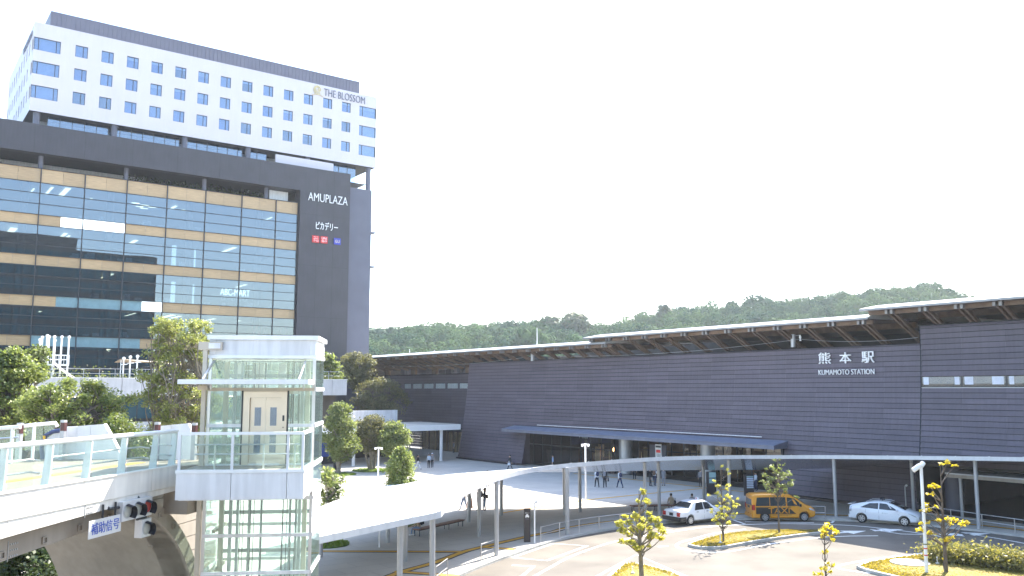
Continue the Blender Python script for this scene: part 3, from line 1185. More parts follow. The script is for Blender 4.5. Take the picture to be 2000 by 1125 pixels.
for yy in (VT + 3.32, VT + 4.88):
    for z in (12.1, 12.55):
        rl.tube([(a, yy, z), (b, yy, z)], .03, 6)
for k in range(12):
    x = a + (b - a) * k / 11
    rl.tube([(x, VT + 3.32, 11.6), (x, VT + 3.32, 12.55)], .02, 5)
part('guard_rail', rl, 'white_paint', pl)
sl = MB()
xs = atv(VT + 3, 108, 700).x
xe = atv(VT + 3, 160, 735).x
prev = None
for k in range(11):
    f = k / 10
    x = xs + (xe - xs) * f
    z = 11.55 - 1.95 * (f ** .85)
    y = VT + 3.0
    cur = [(x, y - .35, z + .22), (x, y - .28, z), (x, y + .28, z), (x, y + .35, z + .22)]
    if prev:
        for i in range(3):
            sl.poly([prev[i], cur[i], cur[i + 1], prev[i + 1]])
            sl.poly([prev[i + 1], cur[i + 1], cur[i], prev[i]])
    prev = cur
part('slide', sl, 'white_paint', pl, 50)
ld = MB()
for k in range(6):
    ld.box(atv(VT + 3, 99, 720).x, VT + 3.0, 9.8 + k * .3, atv(VT + 3, 107, 720).x, VT + 3.15, 9.84 + k * .3)
part('ladder', ld, 'white_paint', pl)
for i, (px, yt) in enumerate(((241.5, 702), (254.5, 699.5), (268.5, 698))):
    p = atv(VT + 1.5, px, yt)
    g = thing('globe_pole', ('leftmost of three white ball-topped poles on the roof garden', 'middle one of three white ball-topped poles on the roof garden', 'rightmost of three white ball-topped poles, beside the beige sun shade')[i], 'pole', (p.x, VT + 1.5, 9.5), group='ball-topped poles on the roof garden')
    part('post', MB().tube([(p.x, VT + 1.5, 9.5), (p.x, VT + 1.5, p.z)], .075, 8), 'white_paint', g, 40)
    part('ball', MB().ball((p.x, VT + 1.5, p.z + .1), .17), 'white_paint', g, 60)
    part('side_arm', MB().tube([(p.x - .25, VT + 1.5, p.z - .55), (p.x + .4, VT + 1.5, p.z - .5)], .05, 6), 'white_paint', g, 40)
c = atv(VT + 6, 290, 712)
um = thing('sun_shade', 'beige canvas sun shade stretched on poles on the roof garden behind the trees', 'sun shade', (c.x, VT + 6, 9.5))
part('canvas', MB().poly([(c.x - 3.2, VT + 5, 12.3), (c.x + 4, VT + 5, 11.7), (c.x + 4, VT + 8, 12.1), (c.x - 3.2, VT + 8, 12.0)]), 'umbrella_canvas', um)
for dx, z in ((-3.1, 12.2), (3.9, 11.8)):
    part('pole', MB().tube([(c.x + dx, VT + 5.1, 9.5), (c.x + dx, VT + 5.1, z)], .05, 6), 'white_paint', um)
P = np.concatenate([np.array((-6 + k * 2.1, VT + 1.2, 10.1)) + rg.normal(size=(170, 3)) * np.array([.55, .3, .3 + .25 * rng.random()]) for k in range(26)])
V, F = leafquads(P, .12, rg)
sh = thing('planting_strip', 'low green planting along the white parapet of the roof garden', 'hedge', (0, VT + 1.2, 9.5))
link('foliage', npmesh('foliage', V - np.array((0, VT + 1.2, 9.5)), F, 'leaf_mid'), sh)['kind'] = 'stuff'

# low white canopy in front of it
lc = thing('flat_canopy', 'flat white canopy on slim round columns beside the sloping station wall', 'canopy', (46, 98, PZ))
part('roof', MB().box(24, 93, 3.95, 60.5, 103, 4.62), 'canopy_white', lc)
part('roof_top', MB().box(24.2, 93.2, 4.62, 60.3, 102.8, 4.66), 'paving', lc)
for (u, v) in ((58, 93.6), (46, 93.6), (34, 93.6), (58, 101.8), (46, 101.8), (34, 101.8)):
    part('column', MB().tube([(u, v, PZ), (u, v, 3.95)], .2, 14), 'panel_white', lc, 40)
struct('courtyard_wall', MB().box(40, 104.0, PZ, 57, 118, 4.6), 'dark_interior')
a, b = atv(104, 682, 810), atv(104, 776, 827)
struct('planter_wall', MB().box(a.x, 104, 4.62, b.x, 104.3, 6.25), 'panel_white')
bs = thing('display_screen', 'blue display screens in a dark row under the flat white canopy by the terrace', 'screen', (38, 96, PZ))
part('frame', MB().box(36.4, 98.0, PZ, 45.6, 98.4, 3.6), 'dark_frame', bs)
for k in range(3):
    part('screen', MB().box(36.8 + k * 2.9, 97.96, 1.0, 39.4 + k * 2.9, 97.99, 2.9), 'letter_blue', bs)

# ================================================================== STATION
UBASE, LEAN, ZTOP = 62.0, 1.75, 12.45


def prof(z):
    return UBASE + LEAN * (1 - max(0.0, 1 - z / ZTOP) ** 1.5)


stn = thing('station_building', 'long dark station building with sloping board-clad walls and stepped wooden eaves', 'building', (64, 60, 0))
SO = Vector(stn.location)
RZ = [.35 + .4 * k for k in range(40)]
VL, VJ, VE = 96.0, 34.3, 46.4        # left end, joint to the higher block, entrance end
cols_main = [VE - 2.95 * 0 for _ in ()]
edges = [VJ]
while edges[-1] < VE - .5:
    edges.append(edges[-1] + (VE - VJ) / 4)
n_left = 18
for k in range(n_left):
    edges.append(VE + (VL - VE) * (k + 1) / n_left)
right_edges = [VJ - 3.05 * k for k in range(9)]
BM = {}


def boardmesh(z0, z1, w_, fwd):
    key = (round(z0, 3), round(z1, 3), round(w_, 3), fwd)
    if key not in BM:
        b = MB()
        u0, u1 = prof(z0) - fwd, prof(z1) - fwd
        g, h = .004, .02
        b.hexa([(u0 - .075, g, z0 + h), (u0 + .02, g, z0 + h), (u0 + .02, w_ - g, z0 + h), (u0 - .075, w_ - g, z0 + h)],
               [(u1 - .02, g, z1 - h), (u1 + .02, g, z1 - h), (u1 + .02, w_ - g, z1 - h), (u1 - .02, w_ - g, z1 - h)])
        BM[key] = b.mesh('cladding_board', 'board', (SO.x, 0, SO.z))
    return BM[key]


cand = []
for a, b in zip(edges[:-1], edges[1:]):
    for z in RZ:
        z1 = min(z + .4, ZTOP)
        if z >= ZTOP - .05:
            continue
        if a >= VE - .01 and b <= 83.6 and z < 4.3:
            continue
        cand.append((a, b, z, z1, 0.0))
WZ0, WZ1 = 9.15, 9.95
for b, a in zip(right_edges[:-1], right_edges[1:]):
    for z in RZ:
        if z > 13.6 or z < 3.5 or (WZ0 - .01 < z < WZ1 - .01):
            continue
        cand.append((a, b, z, min(z + .4, 13.75), .12))
# the 300 boards that show largest stand alone, the others are one mesh
cand.sort(key=lambda q: Vector((UBASE, (q[0] + q[1]) / 2, 0)).length + (1000 if q[1] < 24 else 0) + (60 if q[2] < 3.4 else 0))
for (a, b, z0, z1, fwd) in cand[:298]:
    o = link('cladding_board', boardmesh(z0, z1, b - a, fwd), stn)
    o.location = (0, a - SO.y, 0)
rest = MB()
for (a, b, z0, z1, fwd) in cand[298:]:
    u0, u1 = prof(z0) - fwd, prof(z1) - fwd
    g, h = .004, .022
    rest.hexa([(u0 - .08, a + g, z0 + h), (u0 + .02, a + g, z0 + h), (u0 + .02, b - g, z0 + h), (u0 - .08, b - g, z0 + h)],
              [(u1 - .02, a + g, z1 - h), (u1 + .02, a + g, z1 - h), (u1 + .02, b - g, z1 - h), (u1 - .02, b - g, z1 - h)])
# left end return, recessed wall boards
UREC = 68.0
REC_W = [(790, 803), (806.5, 824.5), (828, 847), (850.5, 870), (873.5, 894.5), (897.5, 917)]
rw = [tuple(sorted((atu(UREC, a, 757).y, atu(UREC, b, 757).y))) for a, b in REC_W]
for z in RZ:
    if z > 10.9:
        continue
    if 8.9 < z < 9.9:
        continue
    if z < 3.2:
        segs = [(115.0, 140.0)]
    else:
        segs = [(96.0 + 5.5 * k, 101.5 + 5.5 * k) for k in range(8)]
    for a, b in segs:
        rest.hexa([(UREC - .05, a + .01, z + .012), (UREC + .02, a + .01, z + .012), (UREC + .02, b - .01, z + .012), (UREC - .05, b - .01, z + .012)],
                  [(UREC - .02, a + .01, z + .388), (UREC + .02, a + .01, z + .388), (UREC + .02, b - .01, z + .388), (UREC - .02, b - .01, z + .388)])
for (a, b) in [(96.0, min(r[0] for r in rw))] + [(rw[i + 1][1], rw[i][0]) for i in range(len(rw) - 1)] + [(max(r[1] for r in rw), 140)]:
    if b - a > .02:
        rest.box(UREC - .045, a, 8.76, UREC + .02, b, 9.94)
o = part('cladding_boards', rest, 'board', stn)
o['kind'] = 'stuff'
for r in rw:
    wf = part('window_frame', MB().box(UREC + .03, r[0], 8.8, UREC + .09, r[1], 9.9), 'dark_frame', stn)
    q = piece('window_pane', 'window_daylight', stn, UREC, r[0] + .1, 8.88, UREC + .02, r[1] - .1, 9.85)  # opaque pale pane, light showing through is put into its colour
    piece('glass_pane', 'band_glass', stn, UREC - .03, r[0] + .05, 8.84, UREC - .015, r[1] - .05, 9.88)
# backing walls
bk = MB()


def slab(v0, v1, z0, z1, fwd=0.0):
    n = 8
    zs = [z0 + (z1 - z0) * i / n for i in range(n + 1)]
    for za, zb in zip(zs[:-1], zs[1:]):
        a, b = prof(za) - fwd + .03, prof(zb) - fwd + .03
        bk.hexa([(a, v0, za), (a + .4, v0, za), (a + .4, v1, za), (a, v1, za)], [(b, v0, zb), (b + .4, v0, zb), (b + .4, v1, zb), (b, v1, zb)])


slab(VJ, VE, .1, ZTOP - .02)
slab(VE, 83.6, 4.32, ZTOP - .02)
slab(83.6, VL, .1, ZTOP - .02)
slab(6, VJ, 3.52, 13.7, .12)
bk.box(64.4, VL - .3, .1, UREC + .5, VL, ZTOP - .02)
bk.box(UREC + .03, VL, 3.2, UREC + .4, 140, 8.76)
bk.box(UREC + .1, VL, 8.76, UREC + .4, 140, 9.94)
bk.box(UREC + .03, VL, 9.94, UREC + .4, 140, 11.3)
part('wall_core', bk, 'board_back', stn)
cp = MB()
for (v0, v1, z, f) in ((VJ, VL, ZTOP, 0), (6, VJ, 13.75, .12)):
    u = prof(ZTOP) - f
    cp.box(u - .08, v0, z, u + .5, v1, z + .06)
for k in range(20):
    z0_, z1_ = 3.5 + k * .5, min(4.0 + k * .5, 13.75)
    cp.hexa([(prof(z0_) - .19, VJ - .025, z0_), (prof(z0_) + .1, VJ - .025, z0_), (prof(z0_) + .1, VJ + .045, z0_), (prof(z0_) - .19, VJ + .045, z0_)],
            [(prof(z1_) - .19, VJ - .025, z1_), (prof(z1_) + .1, VJ - .025, z1_), (prof(z1_) + .1, VJ + .045, z1_), (prof(z1_) - .19, VJ + .045, z1_)]) if z0_ < 13.75 else None
part('wall_coping', cp, 'board_back', stn)
for (v0, v1) in ((VJ, VE), (83.6, VL)):
    part('plinth', MB().box(UBASE - .25, v0, PZ - .02, UBASE + .2, v1, .34), 'sign_dark', stn)
# inside volume: floor, back wall, end walls
part('hall_floor', MB().box(64.6, 12, 10.6, 92, 94, 10.9), 'interior_pale', stn)
part('hall_wall', MB().box(84, 4, 10.9, 84.4, 96, 15.2), 'dark_interior', stn)
part('hall_wall', MB().box(84, 96.1, 12.55, 84.4, 134, 14.0), 'dark_interior', stn)
# strip windows in the higher block
we = [atu(63.5, x, 747).y for x in (1800, 1880, 1967, 2045, 2120)]
for a, b in zip(we[:-1], we[1:]):
    lo, hi = b + .08, a - .08
    uu = prof(9.5) - .12
    piece('window_frame', 'dark_frame', stn, uu - .03, b - .06, WZ0, uu + .01, b + .06, WZ1)
    piece('glass_pane', 'band_glass', stn, uu - .01, lo, WZ0 + .05, uu + .01, hi, WZ1 - .03)
    piece('blind', 'blind_grey', stn, uu + .018, lo, WZ0 + .06, uu + .026, hi, WZ1 - .04)
    piece('curtain', 'cloth_paleblue', stn, uu + .011, lo + .1, WZ0 + .06, uu + .015, lo + rng.uniform(.3, 1.0), WZ1 - .04)
    piece('curtain', 'cloth_paleblue', stn, uu + .011, hi - rng.uniform(.3, .8), WZ0 + .06, uu + .015, hi - .1, WZ1 - .04)
    piece('window_sill', 'post_grey', stn, uu - .07, b, WZ0 - .05, uu + .01, a, WZ0 - .005)

# stepped roofs
UE = 61.0
TIERS = [(atu(UE, 1160, 0).y - 1.2, 132.0, 13.78, 'a'), (36.9, atu(UE, 1132, 0).y, 14.42, 'b'), (-10.0, 37.6, 15.08, 'c')]
for (v0, v1, z, k) in TIERS:
    rf = MB()
    UB_ = 76 if k == 'a' else 92
    sec = [(UE, z), (UE + .12, z - .05), (UE + 8.5, z + .30), (UB_, z + .5), (UB_, z + .95), (UE + 6.5, z + .86), (UE + 2.6, z + .50), (UE, z + .07)]
    rf.cur = 0
    n = len(sec)
    rf.add([(p[0], v0, p[1]) for p in sec] + [(p[0], v1, p[1]) for p in sec],
           [(i, (i + 1) % n, n + (i + 1) % n, n + i) for i in range(n)] + [tuple(range(n - 1, -1, -1)), tuple(range(n, 2 * n))])
    roof = part('roof', rf, 'roof_metal', stn)
    sf = MB()
    q = UE + .5
    nb = 60
    nbv = int((v1 - v0) / .3)
    for i in range(nbv):
        va = v0 + .1 + (v1 - v0 - .2) * i / nbv
        vb = v0 + .1 + (v1 - v0 - .2) * (i + 1) / nbv - .03
        sf.hexa([(q, va, z - .09), (q, vb, z - .09), (UE + 13, vb, z + .16), (UE + 13, va, z + .16)],
                [(q, va, z - .055), (q, vb, z - .055), (UE + 13, vb, z + .22), (UE + 13, va, z + .22)])
    part('soffit_boards', sf, 'timber_soffit', stn)['kind'] = 'stuff'
    if k != 'a':
        part('inner_ceiling', MB().hexa([(UE + 13.02, v0 + .1, z + .10), (91.9, v0 + .1, z + .30), (91.9, v1 - .1, z + .30), (UE + 13.02, v1 - .1, z + .10)], [(UE + 13.02, v0 + .1, z + .14), (91.9, v0 + .1, z + .34), (91.9, v1 - .1, z + .34), (UE + 13.02, v1 - .1, z + .14)]), 'timber_soffit', stn)
    part('roof_gutter', MB().box(UE - .06, v0, z - .10, UE + .10, v1, z + .03), 'fascia_grey', stn)
    part('roof_edge_line', MB().box(UE + 2.55, v0, z + .50, UE + 2.68, v1, z + .545), 'fascia_grey', stn)
    pb = MB().box(UE + .9, v0 + .2, z - .40, UE + 1.15, v1 - .2, z - .10)
    pb.box(UE + 7.2, v0 + .2, z - .42, UE + 7.5, v1 - .2, z + .05)
    part('eave_beam', pb, 'timber', stn)
    v = v0 + .8
    i = 0
    while v < v1 - .4:
        if k != 'c' or v > 15:
            for dv in (0, .42):
                st = MB().bar((UE + .75, v + dv, z - .16), (UE + 9.2, v + dv, z - 4.3) if v < 95 else (UE + 7.0, v + dv, z - 1.75), .16, .26)
                part('roof_strut', st, 'timber', stn)
                part('rafter_end', MB().box(UE + .55, v + dv - .10, z - .40, UE + .86, v + dv + .10, z - .10), 'fascia_grey', stn)
        v += 2.62
for v in (118.5, 112.2, 103.0, 127.0):
    part('roof_column', MB().box(68.1, v - .55, 11.32, 68.6, v + .55, 13.85), 'timber', stn)
part('platform_beam', MB().box(68.8, 97, 12.6, 69.0, 130, 12.72), 'steel', stn)
part('gable_wall', MB().box(61.5, 131.7, 10.5, 84, 131.95, 14.2), 'dark_interior', stn)
part('sky_gap_panel', MB().box(80, 96.5, 10.9, 80.3, 131, 12.35), 'panel_white', stn)  # white panel added to stand in for bright sky past the open platforms
plat = MB()
for k in range(40):
    v = rng.uniform(97, 128)
    plat.box(70 + rng.random() * 5, v, 11.3, 76, v + rng.uniform(.2, 2.2), 11.3 + rng.uniform(.3, 1.1))
part('platform_fittings', plat, 'hotel_grey', stn)['kind'] = 'stuff'
hung = MB()
for k in range(60):
    v = rng.uniform(97, 128)
    hung.box(70 + rng.random() * 8, v, 12.3 + rng.random() * .5, 78.5, v + rng.uniform(.05, .5), 13.7)
part('hanging_fittings', hung, 'dark_frame', stn)['kind'] = 'stuff'

# lettering on the sloping wall
for ch, (pa, pb) in {'熊': ((1599.5, 711), (1622, 688)), '本': ((1640.5, 710), (1662, 687.5)), '駅': ((1683.5, 709), (1707, 686))}.items():
    u = prof(11.6) - .22
    a, b = atu(u, *pa), atu(u, *pb)
    textmesh(ch, 0, a.y - b.y, a.z, b.z, (u, a.y, 0), (0, -1, 0), ZU, 'letter_white', 'letter', stn, .12)
u = prof(10.4) - .2
a, b = atu(u, 1599, 732), atu(u, 1707.5, 721)
textmesh('KUMAMOTO STATION', 0, a.y - b.y, a.z - .02, a.z + .40, (u, a.y, 0), (0, -1, 0), ZU, 'letter_white', 'sign_lettering', stn, .10, thin=.014)

# entrance: awning, portal, glazing, shop interiors
aw = MB()
sec = [(60.9, 4.02), (61.0, 4.32), (63.3, 4.72), (63.3, 4.30), (62.6, 4.05)]
n = len(sec)
v0, v1 = 45.9, 84.8
aw.add([(p[0], v0, p[1]) for p in sec] + [(p[0], v1, p[1]) for p in sec],
       [(i, (i + 1) % n, n + (i + 1) % n, n + i) for i in range(n)] + [tuple(range(n - 1, -1, -1)), tuple(range(n, 2 * n))])
part('entrance_awning', aw, 'awning_front', stn)
part('awning_sky_sheen', MB().hexa([(60.97, v0, 4.325), (63.28, v0, 4.725), (63.28, v1, 4.725), (60.97, v1, 4.325)], [(60.95, v0, 4.36), (63.28, v0, 4.76), (63.28, v1, 4.76), (60.95, v1, 4.36)]), 'awning_sky_tone', stn)  # thin sheet added to carry the sky's reflection as colour
part('awning_pipe', MB().tube([(62.6, 48.4, 4.90), (62.6, 80, 4.90)], .035, 8), 'panel_white', stn)
part('portal_jamb', MB().hexa([(UBASE, 83.3, PZ), (79.4, 83.3, PZ), (79.4, 83.62, PZ), (UBASE, 83.62, PZ)],
                              [(prof(4.3), 83.3, 4.3), (79.4, 83.3, 4.3), (79.4, 83.62, 4.3), (prof(4.3), 83.62, 4.3)]), 'board', stn)
part('portal_ceiling', MB().box(62.65, VE, 4.12, 80, 83.3, 4.29), 'brown_interior', stn)
part('portal_jamb', MB().box(62.5, VE - .2, PZ, 80, VE, 4.2), 'board_back', stn)
part('entrance_wall', MB().box(79, VE, PZ, 79.4, 83.3, 4.2), 'brown_interior', stn)
part('entrance_floor', MB().box(64.5, VE, PZ - .01, 79, 83.3, PZ + .006), 'dark_interior', stn)
UG = 67.6
fr = MB()
v = VE + .3
i = 0
while v < 83:
    ug = UG if v < 68.5 else 64.0
    fr.box(ug - .05, v - .04, PZ, ug + .05, v + .04, 4.1)
    if i % 6 not in (3,) or v > 68.5:
        piece('glass_pane', 'shop_glass', stn, ug - .01, v + .06, PZ + .06, ug + .01, min(v + 1.62, 83.2), 4.0)
    fr.box(ug - .05, v + .05, 2.5, ug + .05, min(v + 1.63, 83.2), 2.59)
    v += 1.7
    i += 1
fr.box(UG - .06, VE + .1, PZ, UG + .06, 68.4, PZ + .05)
fr.box(63.94, 68.6, PZ, 64.06, 83.2, PZ + .05)
fr.box(64.0, 68.52, PZ, 67.6, 68.6, 4.1)
part('shopfront_frame', fr, 'dark_frame', stn)
for px in (1222, 1383):
    p = atu(65.3, px, 900)
    part('round_column', MB().tube([(65.3, p.y, PZ), (65.3, p.y, 4.11)], .72, 24), 'post_grey', stn, 40)
ip = MB()
for k in range(26):
    v = rng.uniform(VE + 1, 81)
    w_ = rng.uniform(.4, 1.6)
    u = rng.uniform(69.5, 77)
    ip.box(u, v, PZ, u + .3, v + w_, PZ + rng.uniform(1.0, 3.4))
part('shop_partition', ip, 'brown_interior', stn)['kind'] = 'stuff'
ip = MB()
for k in range(16):
    v = rng.uniform(VE + 1, 81)
    u = rng.uniform(69, 77)
    ip.box(u, v, PZ, u + .2, v + rng.uniform(.3, .9), PZ + rng.uniform(1.5, 3.0))
part('shop_panel', ip, 'tan_panel', stn)['kind'] = 'stuff'
for (px, y0, y1) in ((1163, 846, 0), (1253, 846, 0), (1190, 0, 0), (1212, 0, 0), (1354, 0, 0), (1379, 0, 0), (1440, 0, 0)):
    p = atu(UG - .12, px + (0 if px < 1340 else 0), 900)
    piece('door_handle', 'gold', stn, UG - .14, p.y - .03, 1.0, UG - .10, p.y + .03, 2.3)
part('info_panel', MB().box(66.9, atu(66.9, 1208, 880).y, 1.2, 67.0, atu(66.9, 1263, 880).y, 3.4) if 0 else MB().box(66.9, 63.8, 1.0, 67.0, 66.2, 3.2), 'pier_cladding', stn)
sp = MB()
for (v, z) in ((61.0, 3.5), (61.6, 3.5), (61.0, 3.15), (61.6, 3.15)):
    sp.box(69.5, v, z, 69.6, v + .35, z + .22)
part('lit_shop_sign', sp, 'tan_panel', stn)['kind'] = 'stuff'
part('lit_shop_sign', MB().box(70.0, 79.6, 3.1, 70.06, 81.2, 3.3), 'cloth_paleblue', stn)
ww = MB()
for k in range(9):
    v = 47 + k * 1.25
    ww.box(70.5, v, 3.0, 70.6, v + 1.0, 4.0)
part('lit_transom', ww, 'tan_panel', stn)['kind'] = 'stuff'
for i, (px, py) in enumerate(((1067, 878), (1095, 878), (1105, 877), (1089.5, 870.5), (1200, 878))):
    p = atu(70.0, px, py)
    g = thing('pendant_lamp', 'glowing warm globe lamp in the dark station entrance, ' + ('leftmost of the lower row', 'second of the lower row', 'third of the lower row', 'the highest one', 'alone by the round column')[i], 'lamp', (70, p.y, 4.1), group='globe lamps in the station entrance')
    part('cord', MB().tube([(70, p.y, p.z + .2), (70, p.y, 4.1)], .015, 5), 'dark_frame', g)
    part('globe', MB().ball((70, p.y, p.z), .22, 12, 8), 'lamp_warm', g, 60)
# recessed doors at the left end
UD = 66.6
part('side_lobby', MB().box(UD + 1.5, 96.1, PZ, UD + 1.7, 115, 3.3), 'brown_interior', stn)
part('side_lobby_ceiling', MB().box(UD - 1, 96.05, 3.22, UREC + .02, 115, 3.34), 'board_back', stn)
dpx = [(822, 835), (838, 851), (853, 862), (864, 874), (875, 883), (884, 892), (893, 900)]
for i, (a, b) in enumerate(dpx):
    pa, pb = atu(UREC - .1, a, 880).y, atu(UREC - .1, b, 880).y
    lo, hi = min(pa, pb), max(pa, pb)
    lo = max(lo, 96.2)
    if hi - lo < .2:
        continue
    piece('lobby_panel', 'tan_panel' if i not in (2, 3) else 'brown_interior', stn, UREC + .0, lo + .1, PZ, UREC + .06, hi - .1, 2.9)
    piece('glass_door', 'shop_glass', stn, UREC - .3, lo + .05, PZ + .02, UREC - .28, hi - .05, 3.0)

# car hall opening at the right, with its small awning
part('hall_ceiling', MB().box(62.4, 6, 3.42, 86, VJ - .1, 3.6), 'dark_interior', stn)
part('hall_floor', MB().box(62.4, 6, PZ - .02, 85.5, VJ - .12, PZ + .008), 'board_back', stn)
part('hall_back', MB().box(85.5, 6, -.2, 86, VJ, 3.5), 'board_back', stn)
part('hall_jamb', MB().box(62.1, VJ - .1, PZ - .02, 86, VJ + .12, 3.5), 'board_back', stn)
p = atu(65, 1863, 950)
part('round_column', MB().tube([(65, p.y, PZ), (65, p.y, 3.42)], .62, 24), 'hotel_grey', stn, 40)
sa = thing('side_awning', 'beige edged flat awning on slim posts before the dark hall opening', 'awning', (61, 25, PZ))
a = atu(60.2, 1848, 925)
part('roof', MB().box(60.2, 6, 2.98, 63.0, a.y, 3.22), 'concrete_beige', sa)
part('roof_trim', MB().box(60.1, 6, 3.22, 63.0, a.y + .05, 3.30), 'post_grey', sa)
for v in (atu(62.2, 1880, 1014).y, 24.6, 18):
    part('post', MB().tube([(62.2, v, PZ), (62.2, v, 2.98)], .11, 12), 'post_grey', sa, 40)

# poles, wires, rods on the roofs
for i, (px, py0, py1) in enumerate(((1040, 705, 686), (1549, 678, 653))):
    u = 63.6
    a, b = atu(u, px, py0), atu(u, px, py1)
    g = thing('wire_bracket', ('grey wire bracket on the station wall top near its left end', 'grey wire bracket on the station wall top above the station name')[i], 'bracket', (u, a.y, a.z - .3), group='wire brackets on the station wall')
    part('drum', MB().tube([a, b], .22 if i == 0 else .20, 14), 'post_grey', g, 40)
    part('arm', MB().tube([(u, a.y, b.z - .12), (u, a.y - .75, b.z - .12)], .035, 6), 'steel', g)
    part('insulator', MB().tube([(u, a.y - .75, b.z - .1), (u, a.y - .75, b.z - .3), (u, a.y - .75, b.z - .42), (u, a.y - .75, b.z - .6)], [.05, .11, .05, .10], 10), 'letter_white', g)
    if i == 0:
        w0 = (u, a.y - .75, b.z - .55)
    else:
        w1 = (u, a.y - .75, b.z - .45)
wr = MB()


def wire(p, q, sag, n=14):
    return [Vector(p).lerp(Vector(q), i / n) - Vector((0, 0, sag * 4 * (i / n) * (1 - i / n))) for i in range(n + 1)]


solo('overhead_wire', MB().tube(wire(w0, w1, .55), .018, 5), 'post_grey', 'thin wire strung along the dark station wall top between the two brackets', 'wire', w0)
solo('overhead_wire', MB().tube(wire((63.6, 118, 12.6), w0, .5), .018, 5), 'post_grey', 'thin wire running left from the bracket at the left of the station wall', 'wire', (63.6, 118, 12.6))
solo('overhead_wire', MB().tube(wire(w1, (63.6, VJ + .2, 12.9), .25), .018, 5), 'post_grey', 'thin wire running right from the bracket above the station name to the higher block', 'wire', w1)
for i, (px, y0, y1, lab) in enumerate(((1049, 676, 640, 'tall thin white antenna standing on the roof in front of the wooded hill'), (800, 690, 682, 'short white rod on the leftmost end of the station roof'), (848.5, 687, 683.5, 'tiny white rod on the station roof right of the short one'))):
    a, b = atu(72, px, y0), atu(72, px, y1)
    g = thing('roof_antenna', lab, 'antenna', (72, a.y, 14.8))
    part('rod', MB().tube([(72, a.y, 14.8), (72, a.y, b.z)], [.06, .025], 6), 'letter_white', g)
    part('clamp', MB().tube([(72, a.y, 14.85), (72, a.y, 15.2)], .10, 8), 'steel', g)

# ================================================================== CURVED CANOPY over the taxi stand
cpy = thing('curved_canopy', 'long white curved canopy roof on slim grey columns over the taxi stand walkway', 'canopy', (40, 42, PZ))
FRONT = [(520, 1069.5, 3.55), (625, 1048, 3.62), (700, 1032.3, 3.70), (780, 1015.5, 3.80), (855, 1000.2, 3.92), (862, 998, 3.95), (868, 990, 3.98), (880, 978, 4.02), (900, 963, 4.10), (930, 947, 4.2), (960, 934.5, 4.28), (1000, 922.5, 4.34), (1040, 914, 4.38), (1100, 906, 4.40),
         (1150, 902, 4.40), (1220, 896.5, 4.38), (1300, 892, 4.34), (1380, 890, 4.32), (1450, 889, 4.32), (1520, 889, 4.33), (1600, 889, 4.38), (1700, 889.5, 4.5), (1800, 890.5, 4.62), (1900, 891.5, 4.75), (2000, 893, 4.85), (2120, 896, 4.95)]
BACK = [(540, 1018, 2.75), (600, 1000, 2.75), (640, 983.5, 2.75), (680, 969, 2.75), (720, 956.5, 2.75), (730, 954, 2.75), (745, 950.5, 2.75), (770, 945, 2.75), (800, 938.5, 2.75), (835, 932, 2.75), (875, 927, 2.75), (915, 923.2, 2.75), (960, 920.2, 2.75), (1030, 919.0, 2.75),
        (1100, 919.5, 2.75), (1190, 918.0, 2.72), (1290, 916.2, 2.66), (1390, 915.3, 2.62), (1460, 915, 2.65), (1530, 914.5, 2.7), (1600, 913, 2.8), (1680, 911, 2.9), (1770, 908.5, 3.0), (1850, 906.5, 3.2), (1930, 905, 3.4), (2040, 904, 3.5)]
Fp = [gz(x, y, z) for x, y, z in FRONT]
Bp = [gz(x, y, z) for x, y, z in BACK]


def dense(P, k=3):
    out = []
    for i in range(len(P) - 1):
        a, b, c, d = P[max(i - 1, 0)], P[i], P[i + 1], P[min(i + 2, len(P) - 1)]
        for j in range(k):
            t_ = j / k
            if i < 5:
                out.append(b.lerp(c, t_))
            else:
                a_ = P[i - 1] if i > 5 else P[i]
                out.append(.5 * ((2 * b) + (c - a_) * t_ + (2 * a_ - 5 * b + 4 * c - d) * t_ ** 2 + (3 * b - a_ - 3 * c + d) * t_ ** 3))
    out.append(P[-1])
    return out


Fd, Bd = dense(Fp), dense(Bp)
top, soff, fas = MB(), MB(), MB()
NS = 6
TH = .26
for i in range(len(Fd) - 1):
    for j in range(NS):
        q = [Fd[i].lerp(Bd[i], j / NS), Fd[i + 1].lerp(Bd[i + 1], j / NS), Fd[i + 1].lerp(Bd[i + 1], (j + 1) / NS), Fd[i].lerp(Bd[i], (j + 1) / NS)]
        top.add(q, [(0, 1, 2, 3)])
        lo = [p - Vector((0, 0, TH * (1 - .6 * (j + (0 if m_ in (0, 1) else 1)) / NS))) for m_, p in enumerate(q)]
        soff.add(lo, [(3, 2, 1, 0)])
    dz = Vector((0, 0, TH))
    for P, s_, dd in ((Fd, 1, TH), (Bd, -1, TH * .4)):
        d2 = Vector((0, 0, dd))
        f = [P[i] - d2, P[i + 1] - d2, P[i + 1], P[i]]
        fas.add(f if s_ == 1 else f[::-1], [(0, 1, 2, 3)])
for i in (0, len(Fd) - 1):
    fas.poly([Fd[i] - Vector((0, 0, TH)), Fd[i], Bd[i], Bd[i] - Vector((0, 0, TH * .4))])
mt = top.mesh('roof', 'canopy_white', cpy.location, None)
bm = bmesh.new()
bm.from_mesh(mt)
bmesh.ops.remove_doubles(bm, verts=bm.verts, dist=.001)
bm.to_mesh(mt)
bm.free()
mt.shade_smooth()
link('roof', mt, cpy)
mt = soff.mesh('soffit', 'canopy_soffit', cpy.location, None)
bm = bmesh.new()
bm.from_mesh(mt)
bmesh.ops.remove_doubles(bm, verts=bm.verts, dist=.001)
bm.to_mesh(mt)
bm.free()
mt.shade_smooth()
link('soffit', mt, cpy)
part('edge_fascia', fas, 'canopy_edge_shade', cpy)
sm = MB()
